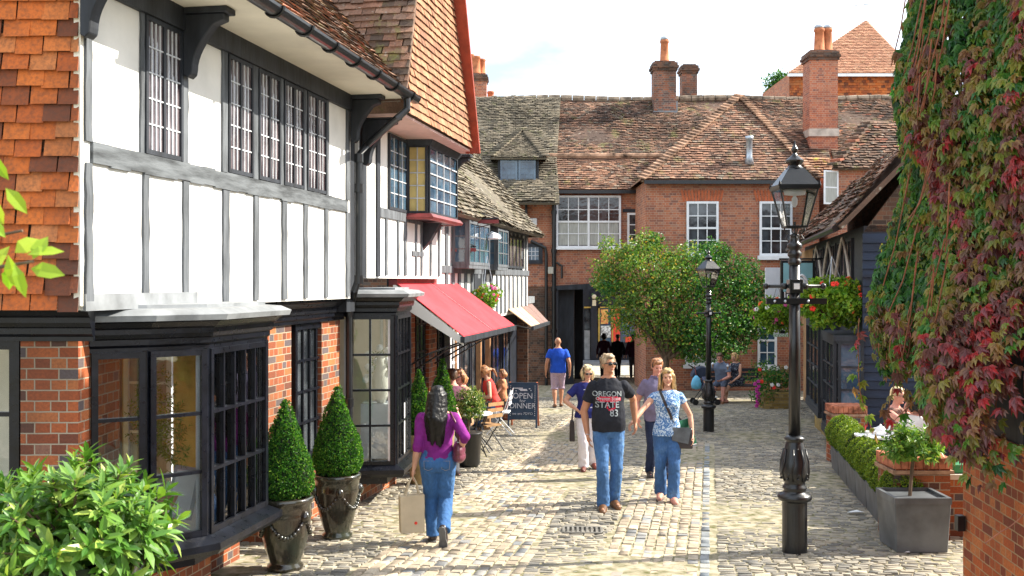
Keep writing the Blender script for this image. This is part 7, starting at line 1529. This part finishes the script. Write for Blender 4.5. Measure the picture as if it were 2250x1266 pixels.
sit('seated woman in a dark floral dress with crossed legs, on the bench', 1622, 29.3, -.95, 1.64, sex='f', skin='fair', hair='blond', hstyle='bob', top=patt('dark_floral', (.012, .014, .03), (.30, .36, .42), 22.0, .6), bottom=patt('dark_floral_skirt', (.012, .014, .03), (.30, .36, .42), 22.0, .6), leglen=.4, skirt=True, shoe=SK['pink'], sleeve=0.0, lean=.2, arms={'R': (-.10, -.20, .56), 'Rp': (-.6, .2, -1), 'Rh': (0, -.3, 1), 'L': (.07, -.2, .36), 'Lp': (.6, .3, -1)}, legs={'L': (-.02, -.33, .10), 'Lp': (0, -1, 1), 'R': (-.04, -.24, .042), 'Rp': (0, -1, 1)})
for (px, py, lab) in ((1566, 797, 'ice cream cone in the hand of the bench man'), (1599, 802, 'ice cream cone in the hand of the bench woman')):
    t = thing('ice_cream_cone', lab, 'ice cream', P(px, py + 8, 28.95)); c = P(px, py + 4, 28.95); m_ = MB(); m_.lathe([(.005, -.10), (.028, 0)], c, 10); m_.build('cone', oak, t); m_ = MB(); m_.ball(c + Vector((0, 0, .02)), .034, 10, 7); m_.build('scoop', M['white_paint'], t, smooth=True)
person('toddler in a white hat sitting in the navy pushchair', Vector((X(1547, 28.6), 28.45, gz(28.6) + .02)), .9, .86, 'f', 'fair', hipz=.45, lean=-.1, hair='pale', hstyle='crop', top=cloth('toddler_top', (.12, .13, .2)), bottom=cloth('toddler_shorts', (.5, .5, .55)), leglen=.4, shoe=wht, vox=.016, legs={'L': (.08, -.26, .26), 'R': (-.08, -.26, .26), 'Lp': (0, -1, 1), 'Rp': (0, -1, 1)}, arms={'L': (.14, -.15, .5), 'R': (-.14, -.15, .5)})
# cafe guests on the left
K = dict(arms={'L': (.12, -.22, .44), 'R': (-.12, -.22, .44), 'Lp': (.7, .3, -1), 'Rp': (-.7, .3, -1)})
sit('seated man with cropped dark hair in a plum shirt, back turned, at the cafe', 999, 17.5, -2.5, 1.86, sex='m', skin='pink', hair='brown', hstyle='crop', top=cloth('plum_shirt', (.16, .06, .10)), bottom=gy, shoe=dleather, sleeve=.7, lean=.1, **K)
sit('seated woman with sunglasses and tan strappy top beyond the plum-shirted man', 1014, 18.0, -.5, 1.80, sex='f', skin='pink', hair='ginger', hstyle='bob', top=cloth('tan_top', (.42, .25, .15)), bottom=gy, shoe=dleather, sleeve=0.0, lean=.1, glasses=True, **K)
sit('seated person with light brown hair and a cream top, head bowed over a table', 1043, 18.5, -1.9, 1.62, sex='f', skin='pink', hair='ginger', hstyle='bob', top=cloth('cream_top', (.66, .62, .52)), bottom=JN, shoe=dleather, sleeve=.6, lean=.35, look=(0, .3), **K)
sit('seated woman in a coral red vest top with sunglasses and ponytail, side on', 1089, 21.3, -1.45, 1.68, sex='f', skin='fair', hair='ginger', hstyle='pony', top=cloth('coral_vest', (.75, .07, .06)), bottom=JN2, shoe=leather, sleeve=0.0, lean=.32, look=(0, .1), glasses=True, **K)
sit('seated person with curly brown hair half hidden behind the slim topiary', 966, 16.1, .3, 1.7, sex='f', skin='pink', hair='brown', hstyle='bob', top=cloth('pink_top', (.55, .28, .26)), bottom=gy, shoe=dleather, sleeve=.6, **K)
sit('small child with ginger hair beyond the woman in the coral vest', 1103, 23.0, -1.2, 1.30, sex='f', skin='pink', hair='ginger', hstyle='bob', top=cloth('peach_top', (.65, .30, .16)), bottom=gy, shoe=dleather, sleeve=.5, **K)
# terrace guests on the right
sit('seated blonde woman with both hands raised to her face on the terrace', 1958, 14.4, .9, 1.66, sex='f', skin='pink', hair='pale', hstyle='crop', top=patt('brown_print_top', (.14, .06, .04), (.5, .42, .34), 18.0, .6), bottom=cloth('tan_skirt', (.20, .08, .05)), leglen=.5, shoe=dleather, sleeve=0.0, lean=.12, vox=.012, glasses=True, arms={'L': (.05, -.13, .63), 'Lp': (.8, -.3, -.6), 'Lh': (-.3, -.1, 1), 'R': (-.05, -.13, .63), 'Rp': (-.8, -.3, -.6), 'Rh': (.3, -.1, 1)})
sit('seated person in a white t-shirt and pale jeans half hidden by creeper leaves', 2003, 13.0, 2.2, 1.66, sex='f', skin='pink', hair='black', hstyle='bob', top=wht, bottom=cloth('pale_denim', (.40, .50, .62)), shoe=dleather, sleeve=.6, lean=.2, vox=.013, **K)
sit('seated person in black with a white sleeve beside the creeper wall', 2092, 12.6, 1.3, 1.7, sex='f', skin='fair', hair='brown', hstyle='bob', top=cloth('black_wrap', (.03, .03, .035)), bottom=dk2, shoe=leather, sleeve=.4, lean=.1, vox=.014, **K)

for (px, Y, rot, lb_) in ((999, 17.5, -2.5, 'dark cafe chair under the man in the plum shirt'), (1014, 18.0, -.5, 'dark cafe chair under the woman in the tan top'), (1043, 18.5, -1.9, 'dark cafe chair under the person in the cream top'), (966, 16.1, .3, 'dark cafe chair behind the slim topiary')):
    chair(cafe(px, Y), rot, lb_, M['iron'])
